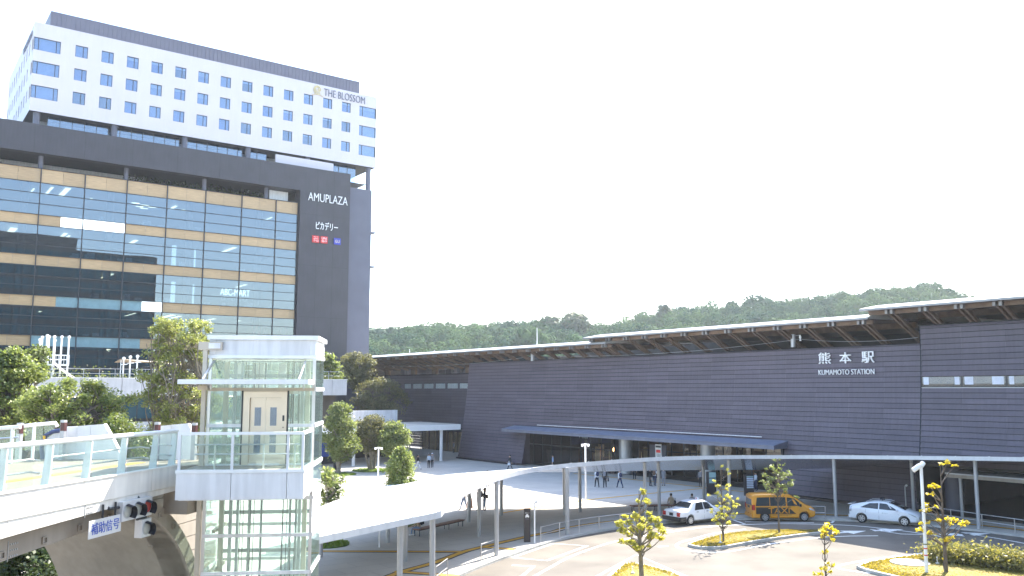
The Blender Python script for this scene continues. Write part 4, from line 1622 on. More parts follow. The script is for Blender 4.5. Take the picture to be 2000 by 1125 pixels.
for i in range(2, len(Fd) - 1, 2):
    for j in range(NS):
        sm.bar(Fd[i].lerp(Bd[i], j / NS) + Vector((0, 0, .006)), Fd[i].lerp(Bd[i], (j + 1) / NS) + Vector((0, 0, .006)), .05, .03)
part('roof_seams', sm, 'panel_white', cpy)['kind'] = 'stuff'
CPX = [(791.5, 1096), (757.5, 1060), (626, 1088), (916, 1020), (935.8, 1048), (969.6, 1085), (979, 1006.7), (1102.5, 1006), (1108, 1044), (1133, 1000), (1261, 1012),
       (1288, 1005), (1375.5, 985), (1426, 1002), (1633, 1009.5), (1785, 1002), (1912, 1032.5)]


def roof_z(p):
    best = None
    for i in range(0, len(Fd)):
        a, b = Vector((Fd[i].x, Fd[i].y)), Vector((Bd[i].x, Bd[i].y))
        ab = b - a
        t_ = max(0, min(1, (Vector((p.x, p.y)) - a).dot(ab) / ab.dot(ab)))
        d = (a + ab * t_ - Vector((p.x, p.y))).length
        if best is None or d < best[0]:
            best = (d, Fd[i].z + (Bd[i].z - Fd[i].z) * t_ - TH * (1 - .6 * t_))
    return best[1]


CB = [gz(x, y, PZ) for x, y in CPX] + [gz(779, 1026, 3.6) + Vector((.35, .5, 0)), gz(844, 1010, 3.75) + Vector((.3, .45, 0)), gz(680, 1048, 3.5) + Vector((.35, .5, 0))]
CB[-1] = CB[-1] + Vector((-3.0, -2.0, 0))
for p in CB:
    part('column', MB().tube([(p.x, p.y, PZ - .01), (p.x, p.y, roof_z(p) + .05)], .12 if p is not CB[8] else .14, 14), 'post_grey', cpy, 40)

# ================================================================== FOOTBRIDGE (local frame: x to the right of its run, y away from the viewer)
BANG = R(44.6)
BO = DL(27, -10.3)
br = thing('footbridge', 'white footbridge with glass railings and an arched underside leading to the glass lift', 'bridge', BO, BANG - R(90))
BY = Vector((math.cos(BANG), math.sin(BANG), 0))
BX = Vector((math.sin(BANG), -math.cos(BANG), 0))


def b2w(x, y, z):
    return BO + BX * x + BY * y + Vector((0, 0, z))


def w2b(p):
    d = Vector(p) - BO
    return Vector((d.dot(BX), d.dot(BY), p[2]))


def bx_px(x, px, py):
    d = ray(px, py)
    C = Vector((0, 0, CAMH))
    t_ = (x - (C - BO).dot(BX)) / d.dot(BX)
    return w2b(C + d * t_)


def bp(name, mb, m, smooth=None, label=None, root=br):
    return part(name, mb, m, root, smooth, world=False, label=label)


DKZ = 6.62
dk = [w2b(p).to_2d() for p in (b2w(-.16, -24, 0), b2w(-.16, .3, 0), DL(27.9, -10.0), DL(30, -10.0), DL(30.2, -20), b2w(-6.0, -24, 0))]
bp('deck', MB().prism([tuple(p) for p in dk], 6.36, DKZ), 'deck_floor')
bp('tactile_strip', MB().prism([(-2.3, -20), (-1.95, -20), (-1.95, 1.5), (-2.3, 1.5)], DKZ, DKZ + .012), 'tactile_yellow')
y = -23.0
while y < .1:
    b = MB().box(-.15, y + .008, 6.06, 0, min(y + 3.1, .12) - .008, 6.66)
    bp('fascia_panel', b, 'bridge_white')
    y += 3.1
bp('fascia_cap', MB().box(-.18, -23, 6.663, .03, .12, 6.70), 'bridge_white')


def zb(y_):
    return 5.92 - .032 * max(0, .2 - y_) - .0012 * max(0, -y_ - 4) ** 2


ys = [-23 + 1.0 * k for k in range(24)] + [.12]
for k in range(0, 24, 4):
    lo = MB()
    seg = ys[k:k + 5]
    for a, c in zip(seg[:-1], seg[1:]):
        g = .008 if c == seg[-1] else 0
        lo.hexa([(-.22, a, zb(a)), (-.03, a, zb(a)), (-.03, c - g, zb(c)), (-.22, c - g, zb(c))], [(-.22, a, 6.05), (-.03, a, 6.05), (-.03, c - g, 6.05), (-.22, c - g, 6.05)])
    bp('lower_fascia_panel', lo, 'bridge_white')
ARC = [(-23, 2.6), (-18, 3.7), (-14, 4.3), (-10, 4.75), (-6.6, 5.03), (-4.5, 5.17), (-3.2, 5.26), (-2, 5.30), (-.7, 5.24), (.08, 4.86), (.95, 4.18), (1.69, 3.28), (2.3, 2.1), (2.75, .0)]
ARC = [(p.x, p.y) for p in smooth_line(ARC, 4)]
fl, va, rim = MB(), MB(), MB()
for (y0, z0), (y1, z1) in zip(ARC[:-1], ARC[1:]):
    if y1 < -.6:
        fl.poly([(-.5, y0, z0), (-.5, y1, z1), (-.5, y1, 6.1), (-.5, y0, 6.1)])
    va.poly([(-.5, y0, z0), (-5.2, y0, z0), (-5.2, y1, z1), (-.5, y1, z1)])
va.cur = 0
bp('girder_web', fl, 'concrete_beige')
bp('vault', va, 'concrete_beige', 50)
tail = [(a, c) for a, c in ARC if a >= -.9]
for i in range(len(tail) - 1):
    def off(i_):
        a = tail[max(i_ - 1, 0)]
        c = tail[min(i_ + 1, len(tail) - 1)]
        t_ = Vector((c[0] - a[0], c[1] - a[1])).normalized()
        return (tail[i_][0] - t_.y * .45, tail[i_][1] + t_.x * .45)
    o0, o1 = off(i), off(i + 1)
    rim.hexa([(-1.36, *tail[i]), (-.40, *tail[i]), (-.40, *o0), (-1.36, *o0)], [(-1.36, *tail[i + 1]), (-.40, *tail[i + 1]), (-.40, *o1), (-1.36, *o1)])
bp('arch_rim', rim, 'concrete_beige')
z = 0.0
n = 0
while z < 6.0:
    z1 = min(z + .5, 6.05)
    # each course of the spandrel starts outside the arch
    ya = max([a for a, c in tail if c >= z] or [0]) + .1
    if z > 5.0:
        ya = -.9
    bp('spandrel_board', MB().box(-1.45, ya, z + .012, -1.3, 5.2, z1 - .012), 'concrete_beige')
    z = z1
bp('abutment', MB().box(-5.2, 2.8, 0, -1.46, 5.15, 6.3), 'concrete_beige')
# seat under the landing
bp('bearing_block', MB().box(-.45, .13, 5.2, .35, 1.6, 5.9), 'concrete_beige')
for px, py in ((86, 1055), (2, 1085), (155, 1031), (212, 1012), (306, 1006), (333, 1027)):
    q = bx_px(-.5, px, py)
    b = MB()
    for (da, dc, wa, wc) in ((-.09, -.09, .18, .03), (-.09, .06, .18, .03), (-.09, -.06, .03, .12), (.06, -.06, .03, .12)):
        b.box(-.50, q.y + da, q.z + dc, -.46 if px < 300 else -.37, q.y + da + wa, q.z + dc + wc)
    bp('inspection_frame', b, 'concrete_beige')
for (px, py) in ((170, 983), (20, 1065)):
    q = bx_px(-.03 if px > 100 else -.5, px, py)
    b = MB()
    for i in range(3):
        for j in range(4):
            b.box(q.x, q.y + j * .07, q.z - i * .14, q.x + .015, q.y + .03 + j * .07, q.z + .04 - i * .14)
    b.box(q.x, q.y - .08, q.z - .36, q.x + .012, q.y - .065, q.z + .1)
    bp('bolt_plate', b, 'post_grey')['kind'] = 'stuff'
# railings
POSTS = [.1, -.93, -2.5, -4.05, -5.57, -7.1, -8.65, -10.2, -11.75, -13.3, -14.85, -16.4, -18, -19.5]
for y in POSTS:
    b = MB().hexa([(-.34, y - .03, DKZ), (-.12, y - .03, DKZ), (-.12, y + .03, DKZ), (-.34, y + .03, DKZ)], [(-.22, y - .03, 7.7), (-.06, y - .03, 7.7), (-.06, y + .03, 7.7), (-.22, y + .03, 7.7)])
    bp('rail_post', b, 'panel_white')
for a, c in zip(POSTS[1:], POSTS[:-1]):
    o = link('glass_panel', ubox('rail_glass'), br)
    o.location = (-.075, a + .04, 6.70)
    o.scale = (.02, c - a - .08, .97)
bp('top_rail', MB().tube([(-.1, -20, 7.72), (-.1, .12, 7.72)], .065, 12), 'white_paint', 40)
hr = MB()
for z in (7.32, 7.02):
    for a, c in ((-20, -5.8), (-5.35, -1.15), (-.75, .05)):
        hr.tube([(-.42, a, z), (-.42, c - .12, z), (-.40, c, z - .02), (-.32, c + .02, z - .04), (-.22, c, z - .04)], .024, 6)
bp('handrail', hr, 'steel', 40)

# far edge: stair walls, escalator, marker posts
wl = MB()


def plate(pts, d, th, m, name, inv=False):
    a = [w2b(atd(d, *p)) for p in pts]
    n_ = w2b(BO + FH * th + Vector((0, 0, 0)))
    n_ = Vector((n_.x, n_.y, 0))
    b = MB().hexa([p for p in a], [p + n_ for p in a])
    return bp(name, b, m)


for seg in (((122, 834), (150, 832.5), (150, 897.5), (122, 897.5)), ((150.6, 832.4), (177, 830.4), (177, 897.5), (150.6, 897.5)), ((177.6, 830.3), (203, 828), (222, 862), (240, 897.5), (177.6, 897.5)),
            ((302, 833), (334, 830), (334, 898), (302, 898)), ((334.6, 829.8), (367, 827), (373, 838), (373, 898), (334.6, 898))):
    plate(seg, 30.25, .22, 'white_paint', 'stair_wall_panel')
for i, (px, py) in enumerate(((40, 826), (125, 820.5), (308, 824.5), (380.5, 826))):
    p = w2b(atd(29.9, px, py))
    po = bp('marker_post', MB().box(p.x - .075, p.y - .075, DKZ, p.x + .075, p.y + .075, p.z), 'post_grey')
    o = bp('red_reflector', MB().box(p.x - .06, p.y - .085, p.z - .36, p.x + .085, p.y + .06, p.z - .08), 'reflector_red', root=po)
p0 = w2b(atd(30, 92, 897))
es = MB()
es.tube([w2b(atd(30.0, *q)) for q in ((84, 897), (81, 880), (83, 862), (90, 850), (103, 843), (122, 840))], .07, 8)
bp('escalator_handrail', es, 'escalator_blue', 40)
plate(((88, 897), (86, 868), (93, 855), (105, 847), (122, 844), (122, 897)), 30.02, .05, 'glow_white' if 0 else 'panel_white', 'escalator_balustrade')
plate(((83.5, 851), (88.5, 851), (88.5, 858), (83.5, 858)), 29.88, .01, 'sign_yellow', 'warning_sticker')
for (d, pts) in ((28.4, ((-120, 846), (40, 833.5))), (33, ((45, 832), (108, 826), (112, 833)))):
    q = [w2b(atd(d, *p)) for p in pts]
    bp('far_top_rail', MB().tube(q, .07, 10), 'white_paint', 40)
for (d, x0, x1, yt, yb) in ((28.4, -60, 36, 842, 905), (33, 48, 66, 832, 880), (33, 68, 84, 830, 880), (33, 86, 106, 829, 880)):
    plate(((x0, yt), (x1, yt - (x1 - x0) * .09), (x1, yb), (x0, yb)), d, .02, 'rail_glass', 'far_glass_panel')
q = [w2b(atd(28.4, *p)) for p in ((-60, 861), (36, 854))]
bp('far_handrail', MB().tube(q, .03, 8), 'steel', 40)
for px in (-10, 24, 66):
    p = w2b(atd(28.4 if px < 30 else 33, px, 850))
    bp('far_rail_post', MB().box(p.x - .04, p.y - .04, 6.3, p.x + .04, p.y + .04, 7.75), 'white_paint')

# ================================================================== LIFT TOWER (local frame: x right along its front, y away)
EANG = R(59.6)
EO = DL(28, -6.35)
el = thing('lift_tower', 'glass lift tower with white roof, steel door and a white landing with glass railing', 'lift tower', EO, EANG - R(90))
W_, D_ = 3.3, 2.4


def ep(name, mb, m, smooth=None, root=el):
    return part(name, mb, m, root, smooth, world=False)


def epane(m, x0, y0, z0, x1, y1, z1, name='glass_pane'):
    o = link(name, ubox(m), el)
    o.location = (x0, y0, z0)
    o.scale = (x1 - x0, y1 - y0, z1 - z0)
    return o


ep('roof_cap', MB().box(-W_ - .08, -.10, 10.58, .10, D_ + .1, 10.72), 'white_paint')
for (a, b) in ((-W_ - .02, -3.12), (-3.11, -.18), (-.17, .02)):
    ep('roof_panel', MB().box(a, -.02, 10.10, b, .05, 10.575), 'panel_white')
ep('roof_panel', MB().box(-.03, .055, 10.10, .02, D_, 10.575), 'white_paint')
ep('roof_panel', MB().box(-W_ - .02, .055, 10.10, -W_ + .03, D_, 10.575), 'panel_white')
ribs = MB()
for k in range(15):
    ribs.box(-3.08, -.028, 10.14 + k * .029, -.22, -.021, 10.148 + k * .029)
ep('panel_ribs', ribs, 'panel_white')
ep('roof_trim', MB().box(-W_ - .05, -.05, 9.99, .05, D_ + .03, 10.095), 'white_paint')
LEV = [.1, 1.05, 2.18, 3.32, 4.46, 5.60, 6.62, 7.86, 9.0, 9.99]
for z in LEV[1:-1]:
    fx = [(-W_, 0)] if z not in (7.86,) else [(-W_, -2.2), (-.83, 0)]
    for a, b in fx:
        ep('transom', MB().box(a, -.05, z - .05, b, .03, z + .05), 'panel_white' if z != 9.0 else 'beige_steel')
    ep('side_transom', MB().box(-.02, .035, z - .06, .05, D_, z + .06), 'white_paint')
    ep('rear_transom', MB().box(-W_, D_ - .04, z - .05, 0, D_ + .03, z + .05), 'panel_white')
    ep('side_transom', MB().box(-W_ - .03, .035, z - .05, -W_ + .03, D_ - .05, z + .05), 'panel_white')
for za, zb_ in zip(LEV[:-1], LEV[1:]):
    segs = [(-W_ + .03, -2.22), (-.82, -.03)] if 6.5 < za < 8.9 else [(-W_ + .03, -.03)]
    for a, b in segs:
        epane('tower_glass', a, -.012, za + .05, b, .006, zb_ - .05)
    epane('tower_glass', 0.004, .05, za + .06, .022, D_ - .03, zb_ - .06, 'side_glass_pane')
    epane('tower_glass', -W_ + .03, D_ - .01, za + .05, -.03, D_ + .01, zb_ - .05, 'rear_glass_pane')
    epane('tower_glass', -W_ - .01, .05, za + .05, -W_ + .01, D_ - .05, zb_ - .05, 'side_glass_pane')
for (x, y, r) in ((-W_ + .02, .02, .05), (-.02, .02, .045), (-.03, D_ - .03, .04), (-W_ + .03, D_ - .03, .05)):
    ep('corner_post', MB().box(x - r, y - r + .01, .1, x + r, y + r + .01, 9.99), 'steel')
ep('side_post', MB().box(-3.48, -.16, 0, -3.35, .0, 10.25), 'beige_steel')
ep('side_post_bracket', MB().box(-3.62, -.20, 10.25, -2.9, -.03, 10.50), 'beige_steel')
ep('name_plate', MB().box(-3.3, -.215, 10.29, -2.94, -.203, 10.46), 'panel_white')
ep('side_post_bracket', MB().box(-3.6, -.18, 8.98, -3.3, -.055, 9.12), 'beige_steel')
# steelwork inside the shaft
for (x, y, r) in ((-2.9, .7, .07), (-2.66, .9, .05), (-2.42, .8, .04), (-2.25, 1.9, .045), (-1.9, 2.1, .035), (-.95, 2.1, .035), (-.72, 1.9, .035), (-.52, 1.2, .05), (-.28, .6, .07)):
    ep('guide_column', MB().box(x - r, y - r, .1, x + r, y + r, 9.9), 'beige_steel' if r > .06 else 'post_grey')
for z in (1.3, 2.45, 3.6, 4.85, 9.4):
    ep('shaft_beam', MB().box(-3.1, 1.95, z, -.3, 2.05, z + .12), 'post_grey')
    ep('shaft_beam', MB().box(-3.1, .3, z - .35, -3.0, 2.0, z - .25), 'beige_steel')
cab = MB().box(-2.35, .35, 6.6, -.7, 1.85, 6.75)
cab.box(-2.35, .35, 8.85, -.7, 1.85, 9.0)
cab.box(-2.38, .35, 6.75, -2.3, 1.85, 7.6)
cab.box(-.75, .35, 6.75, -.67, 1.85, 7.6)
cab.box(-2.3, 1.8, 6.75, -.75, 1.85, 7.6)
ep('lift_cabin', cab, 'door_steel')
mc = MB()
for k in range(10):
    x = rng.uniform(-3.2, -.5)
    mc.tube([(x, .9 + rng.random(), .1), (x + .02, .9 + rng.random(), 9.9)], .012, 5)
ep('shaft_cables', mc, 'dark_frame')
for k in range(4):
    ep('curtain_strip', MB().box(-3.0 + k * .75, 2.25, 9.05, -2.75 + k * .75, 2.29, 9.9), 'panel_white')
# door
dz0, dz1 = DKZ + .02, 8.93
ep('door_frame', MB().box(-2.2, -.06, dz0, -2.0, .1, dz1).box(-1.02, -.06, dz0, -.84, .1, dz1).box(-2.0, -.06, 8.74, -1.02, .1, dz1), 'door_steel')
for (a, b) in ((-1.99, -1.515), (-1.505, -1.03)):
    dr = ep('door', MB().box(a, .03, dz0, b, .07, 8.735), 'door_steel')
    m_ = (a + b) / 2
    for (z0, z1) in ((7.85, 8.43), (7.0, 7.62)):
        o = link('door_window', ubox('hotel_glass'), dr)
        o.location = (m_ - .1, .018, z0)
        o.scale = (.2, .011, z1 - z0)
ep('door_edge', MB().box(-2.25, -.07, dz0, -2.205, .02, dz1 + .03), 'dark_frame')
ep('door_edge', MB().box(-.835, -.07, dz0, -.79, .02, dz1 + .03), 'dark_frame')
ep('call_panel', MB().box(-.97, -.075, 8.0, -.91, -.061, 8.18), 'dark_frame')
ep('call_button', MB().box(-.955, -.075, 7.78, -.925, -.061, 7.82), 'dark_frame')
# rain shelter
ep('shelter_roof', MB().box(-3.85, -1.55, 9.16, .0, -.17, 9.30), 'white_paint')
for x in (-3.15, -.3):
    ep('shelter_strut', MB().tube([(x, -.04, 9.9), (x - .02, -1.35, 9.30)], .035, 8), 'steel', 40)
    ep('shelter_hanger', MB().tube([(x, -.3, 9.0), (x, -.3, 9.16)], .02, 6), 'steel')
# landing
lx0, lx1, ly0 = -3.6, .02, -2.2
ep('landing_floor', MB().box(lx0, ly0 + .1, 6.35, lx1 - .1, -.07, DKZ), 'deck_floor')
for (a, b) in ((lx0, -2.06), (-2.045, -.47), (-.455, lx1)):
    ep('landing_panel', MB().box(a, ly0, 5.83, b, ly0 + .09, 6.58), 'panel_white')
ep('landing_panel', MB().box(lx1 - .09, ly0 + .095, 5.83, lx1, -.07, 6.58), 'white_paint')
ep('landing_panel', MB().box(lx0, ly0 + .095, 5.83, lx0 + .06, -.07, 6.58), 'panel_white')
ep('landing_soffit', MB().box(lx0 + .07, ly0 + .1, 5.80, lx1 - .1, -.07, 5.86), 'panel_white')
ep('landing_cap', MB().box(lx0 - .02, ly0 - .02, 6.585, lx1 + .02, ly0 + .12, 6.68), 'white_paint')
ep('landing_cap', MB().box(lx1 - .12, ly0 + .125, 6.585, lx1 + .02, -.06, 6.68), 'white_paint')
LP = [(lx0 + .06, ly0 + .05), (-2.05, ly0 + .05), (-.46, ly0 + .05), (lx1 - .05, ly0 + .05), (lx1 - .05, -.12)]
for x, y in LP:
    ep('rail_post', MB().box(x - .035, y - .035, 6.68, x + .035, y + .035, 7.68), 'panel_white')
for (x0, y0), (x1, y1) in zip(LP[:-1], LP[1:]):
    if y0 == y1:
        epane('rail_glass', x0 + .05, y0 - .01, 6.70, x1 - .05, y0 + .01, 7.66, 'rail_glass_panel')
    else:
        epane('rail_glass', x0 - .01, y0 + .05, 6.70, x0 + .01, y1 - .05, 7.66, 'rail_glass_panel')
ep('top_rail', MB().box(lx0, ly0 + .0, 7.68, lx1, ly0 + .1, 7.76).box(lx1 - .1, ly0 + .1, 7.68, lx1, -.06, 7.76), 'white_paint')
hr = MB()
for z in (7.38, 7.10):
    hr.tube([(lx0 + .4, ly0 + .35, z), (-.35, ly0 + .35, z), (-.22, ly0 + .42, z - .01), (-.2, ly0 + .55, z - .03)], .024, 8)
    hr.tube([(lx0 + .9, ly0 + .9, z - .03), (lx0 + 1.6, ly0 + .9, z - .03)], .022, 8)
ep('handrail', hr, 'steel', 40)
for x in (-2.6, -1.2, -.3):
    ep('handrail_post', MB().box(x - .02, ly0 + .28, DKZ, x + .02, ly0 + .36, 7.38), 'steel')

# ================================================================== TRAFFIC SIGNAL and sign under the bridge
q = bx_px(.05, 236, 1000)
sg = thing('traffic_signal', 'grey three lamp traffic signal with a fourth lamp hung below it under the footbridge', 'traffic light', b2w(.05, q.y + .7, q.z), BANG - R(90))
so = Vector((0, 0, 0))


def sp_(name, mb, m, smooth=None, root=sg, label=None):
    return part(name, mb, m, root, smooth, world=False, label=label)


def housing(b, y0, y1, z0, z1, x0=-.12, x1=.05):
    b.box(x0, y0, z0, x1, y1, z1)


def visor(y, z, root):
    v = MB()
    n_ = 12
    pr = None
    for k in range(n_ + 1):
        a = R(-65 + 190 * k / n_)
        c, s_ = math.cos(a) * .165, math.sin(a) * .165
        ln = .17
        cur = [(.05, y + c, z + s_), (.05 + ln, y + c * .97, z + s_ * .97 - .04)]
        if pr:
            v.poly([pr[0], cur[0], cur[1], pr[1]])
        pr = cur
    return sp_('visor', v, 'cloth_black', 60, root)


for i, (y, m) in enumerate(((-.42, 'lens_dark'), (0, 'lens_dark'), (.42, 'lens_red'))):
    hs = MB().box(-.14, y - .205, -.23, .05, y + .205, .23)
    hh = sp_('lamp_housing', hs, 'signal_grey')
    sp_('lens', MB().tube([(.052, y, 0), (.065, y, 0), (.085, y, 0)], [.15, .145, .08], 20), m, 40, hh, 'red lens' if i == 2 else None)
    sp_('bezel', MB().tube([(.04, y, 0), (.058, y, 0)], .175, 20), 'post_grey', 40, hh)
    visor(y, 0, hh)
hh = sp_('lamp_housing', MB().box(-.14, .42 - .205, -.74, .05, .42 + .205, -.30), 'signal_grey')
sp_('lens', MB().tube([(.052, .42, -.52), (.065, .42, -.52), (.085, .42, -.52)], [.15, .145, .08], 20), 'lens_dark', 40, hh)
sp_('bezel', MB().tube([(.04, .42, -.52), (.058, .42, -.52)], .175, 20), 'post_grey', 40, hh)
visor(.42, -.52, hh)
sp_('link_bar', MB().box(-.08, .15, -.31, -.03, .55, -.22), 'dark_frame')
sp_('hanger', MB().tube([(-.05, -.55, .1), (-.05, -1.0, .12), (-.3, -1.0, .3)], .04, 6).tube([(-.05, .2, .2), (-.3, .2, .5)], .04, 6), 'dark_frame')
a, b = bx_px(.05, 173, 1045), bx_px(.05, 237, 1012)
so_ = thing('signal_sign', 'white board with blue Japanese characters hung under the footbridge left of the traffic signal', 'sign', b2w(.05, (a.y + b.y) / 2, (a.z + b.z) / 2), BANG - R(90))
hy, hz = (b.y - a.y) / 2, .23
part('board', MB().box(-.02, -hy, -hz, 0, hy, hz), 'signal_grey', so_, world=False)
sg.scale = (1.15, 1.15, 1.15)
textmesh('補助信号', -hy * .86, hy * .86, -hz * .62, hz * .66, (.006, 0, 0), (0, 1, 0), ZU, 'letter_blue', 'lettering', so_, .008)
for yy in (-.1, .45):
    part('hanger', MB().tube([(-.03, yy, hz), (-.03, yy, hz + .35)], .03, 6), 'dark_frame', so_, world=False)

# ================================================================== VEHICLES (local frame: x forward, z up, origin on the ground at the middle)
def carshape(st, arches, r_arch, m, extra=None):
    """Body lofted through stations (x, zb, zbelt, ztop, wb, wbelt, wtop); wheel arches are cut out of it."""
    b = MB()
    ring = []
    for (x, zb_, zl, zt, wb, wl_, wt) in st:
        mid = zb_ + (zl - zb_) * .55
        h = [(0, zb_), (wb * .9, zb_), (wb, zb_ + .07), (max(wb, wl_) * 1.01, mid), (wl_, zl), (wt, zt - .05 * min(1, (zt - zl) / .2)), (wt * .86, zt), (0, zt + .012)]
        ring.append([(x, y, z) for y, z in h] + [(x, -y, z) for y, z in h[-2:0:-1]])
    n = len(ring[0])
    vs = [p for r in ring for p in r]
    fs = []
    for i in range(len(ring) - 1):
        for k in range(n):
            k2 = (k + 1) % n
            fs.append((i * n + k, (i + 1) * n + k, (i + 1) * n + k2, i * n + k2))
    fs.append(tuple(range(n)))
    fs.append(tuple((len(ring) - 1) * n + k for k in range(n - 1, -1, -1)))
    b.add(vs, fs)
    me = b.mesh('body', m)
    o = link('body', me)
    cut = MB()
    for ax in arches:
        for s in (-1, 1):
            cut.tube([(ax, s * 1.2, r_arch * .93), (ax, s * .52, r_arch * .93)], r_arch, 20)
    cm = cut.mesh('cut', m)
    co = link('cut', cm)
    md = o.modifiers.new('b', 'BOOLEAN')
    md.object = co
    md.operation = 'DIFFERENCE'
    md.solver = 'EXACT'
    dg = bpy.context.evaluated_depsgraph_get()
    res = bpy.data.meshes.new_from_object(o.evaluated_get(dg))
    o.modifiers.clear()
    o.data = res
    bpy.data.objects.remove(co)
    res.shade_smooth()
    res.set_sharp_from_angle(angle=R(28))
    return o


def shell_at(st, x):
    for a, b in zip(st[:-1], st[1:]):
        if a[0] >= x >= b[0] or a[0] <= x <= b[0]:
            t_ = (x - a[0]) / (b[0] - a[0])
            return [p + (q - p) * t_ for p, q in zip(a, b)]
    return list(st[-1])


def side_glass(st, quad, s, off=.012, nx=5, nz=3):
    """quad: (x bottom rear, z), (x bottom front, z), (x top front, z), (x top rear, z) on the flank s."""
    b = MB()
    g = []
    for j in range(nz + 1):
        f = j / nz
        l = Vector(quad[0]).lerp(Vector(quad[3]), f)
        r = Vector(quad[1]).lerp(Vector(quad[2]), f)
        row = []
        for i in range(nx + 1):
            p = l.lerp(r, i / nx)
            q = shell_at(st, p.x)
            zr = q[3] - .05
            t_ = 0 if zr - q[2] < .02 else max(0, min(1, (p.y - q[2]) / (zr - q[2])))
            row.append((p.x, s * (q[5] + (q[6] - q[5]) * t_ + off), p.y))
        g.append(row)
    for j in range(nz):
        for i in range(nx):
            c = [g[j][i], g[j][i + 1], g[j + 1][i + 1], g[j + 1][i]]
            b.poly(c if s > 0 else c[::-1])
    return b


def screen(st, xa, xb, fa=.86, off=.012, ny=6, nx=4, za=None):
    """Windscreen or rear window laid on the top surface between stations xa (low) and xb (high)."""
    b = MB()
    g = []
    for i in range(nx + 1):
        x = xa + (xb - xa) * i / nx
        q = shell_at(st, x)
        row = []
        for k in range(ny + 1):
            y = (k / ny * 2 - 1)
            w_ = q[6] * fa
            row.append((x + off * (1 if xa > xb else -1), y * w_, q[3] + .012 * (1 - abs(y)) + off))
        g.append(row)
    for i in range(nx):
        for k in range(ny):
            b.poly([g[i][k], g[i + 1][k], g[i + 1][k + 1], g[i][k + 1]])
    return b


def wheels(root, xs, r, half, w_=.19, spokes=7):
    for x in xs:
        for s in (-1, 1):
            y = s * half
            t_ = MB().tube([(x, y - w_ / 2, r), (x, y - w_ / 2 + .02, r), (x, y + w_ / 2 - .02, r), (x, y + w_ / 2, r)], [r * .93, r, r, r * .93], 24)
            wh = part('wheel', t_, 'tyre', root, 40, world=False)
            rm = MB()
            yo = y + s * (w_ / 2 + .002)
            rm.tube([(x, yo - s * .03, r), (x, yo + s * .003, r)], r * .66, 20)
            part('rim', rm, 'dark_frame', wh, 40, world=False)
            sp = MB()
            for k in range(spokes):
                a = 2 * math.pi * k / spokes
                c, d = math.cos(a), math.sin(a)
                sp.bar((x + c * r * .08, yo + s * .012, r + d * r * .08), (x + c * r * .64, yo + s * .008, r + d * r * .64), .075, .02, up=(0, 1, 0))
            n_ = 20
            for k in range(n_):
                a, a2 = 2 * math.pi * k / n_, 2 * math.pi * (k + 1) / n_
                sp.bar((x + math.cos(a) * r * .63, yo + s * .01, r + math.sin(a) * r * .63), (x + math.cos(a2) * r * .63, yo + s * .01, r + math.sin(a2) * r * .63), .03, .03, up=(0, 1, 0))
            sp.tube([(x, yo, r), (x, yo + s * .02, r)], r * .14, 12)
            part('spokes', sp, 'rim_metal', wh, 40, world=False)


def seatcar(root, near_r, near_f, half):
    """Place so that its right-hand wheels touch the two sighted ground points."""
    a, b = gz(*near_r), gz(*near_f)
    h = (b - a).normalized()
    left = Vector((-h.y, h.x, 0))
    c = (a + b) / 2 + left * half
    root.location = (c.x, c.y, 0)
    root.rotation_euler = (0, 0, math.atan2(h.y, h.x))


def cp_(root, name, mb, m, smooth=None, label=None, parent=None):
    return part(name, mb, m, parent or root, smooth, world=False, label=label)


# ---- white saloon taxi
tx = thing('taxi_sedan', 'white saloon taxi with black bumper parked behind the orange van', 'car')
ST = [(-2.32, .50, .72, .86, .66, .70, .60), (-2.29, .36, .80, .96, .74, .78, .68), (-2.1, .28, .84, 1.00, .80, .83, .74), (-1.55, .26, .86, 1.02, .83, .845, .75), (-1.42, .25, .87, 1.04, .83, .845, .74), (-.92, .24, .90, 1.42, .835, .85, .62), (-.55, .24, .91, 1.50, .835, .85, .62), (.1, .24, .91, 1.51, .835, .85, .62), (.45, .24, .91, 1.46, .835, .85, .625),
      (1.12, .24, .90, 1.02, .835, .85, .73), (1.3, .25, .88, .99, .83, .845, .74), (1.9, .27, .82, .95, .81, .83, .72), (2.2, .32, .74, .90, .76, .79, .68), (2.32, .45, .66, .80, .66, .70, .60)]
AX = (-1.35, 1.33)
o = carshape(ST, AX, .37, 'car_white')
o.name = 'body'
o.parent = tx
for s in (-1, 1):
    cp_(tx, 'side_window', side_glass(ST, ((-.96, .94), (-.12, .95), (-.10, 1.41), (-.66, 1.39)), s), 'car_glass', 60)
    cp_(tx, 'side_window', side_glass(ST, ((-.04, .95), (.90, .96), (.42, 1.36), (-.03, 1.41)), s), 'car_glass', 60)
    for x0, x1 in ((-.92, -.08), (-.02, .98)):
        cp_(tx, 'door_seam', side_glass(ST, ((x1, .32), (x1 + .012, .32), (x1 + .012, .92), (x1, .92)), s, .006, 1, 3), 'car_black')
    for x in (-.80, .12):
        cp_(tx, 'door_handle', MB().box(x, s * .85, .80, x + .17, s * .875, .835), 'car_black')
    cp_(tx, 'tail_lamp', MB().box(-2.335, s * .52, .60, -2.12, s * .785, .86), 'car_lamp_red')
    cp_(tx, 'head_lamp', MB().box(2.15, s * .42, .62, 2.305, s * .70, .76), 'car_lamp_clear')
    cp_(tx, 'wing_mirror', MB().box(1.55, s * .80, .98, 1.64, s * .95, 1.10), 'car_white')
    cp_(tx, 'mirror_stay', MB().bar((1.6, s * .72, .92), (1.6, s * .84, 1.0), .03, .03), 'car_black')
cp_(tx, 'rear_window', screen(ST, -1.36, -.96, .90), 'car_glass', 60)
cp_(tx, 'windscreen', screen(ST, 1.06, .50, .92), 'car_glass', 60)
bm_ = MB().box(-2.40, -.80, .30, -2.2, .80, .56)
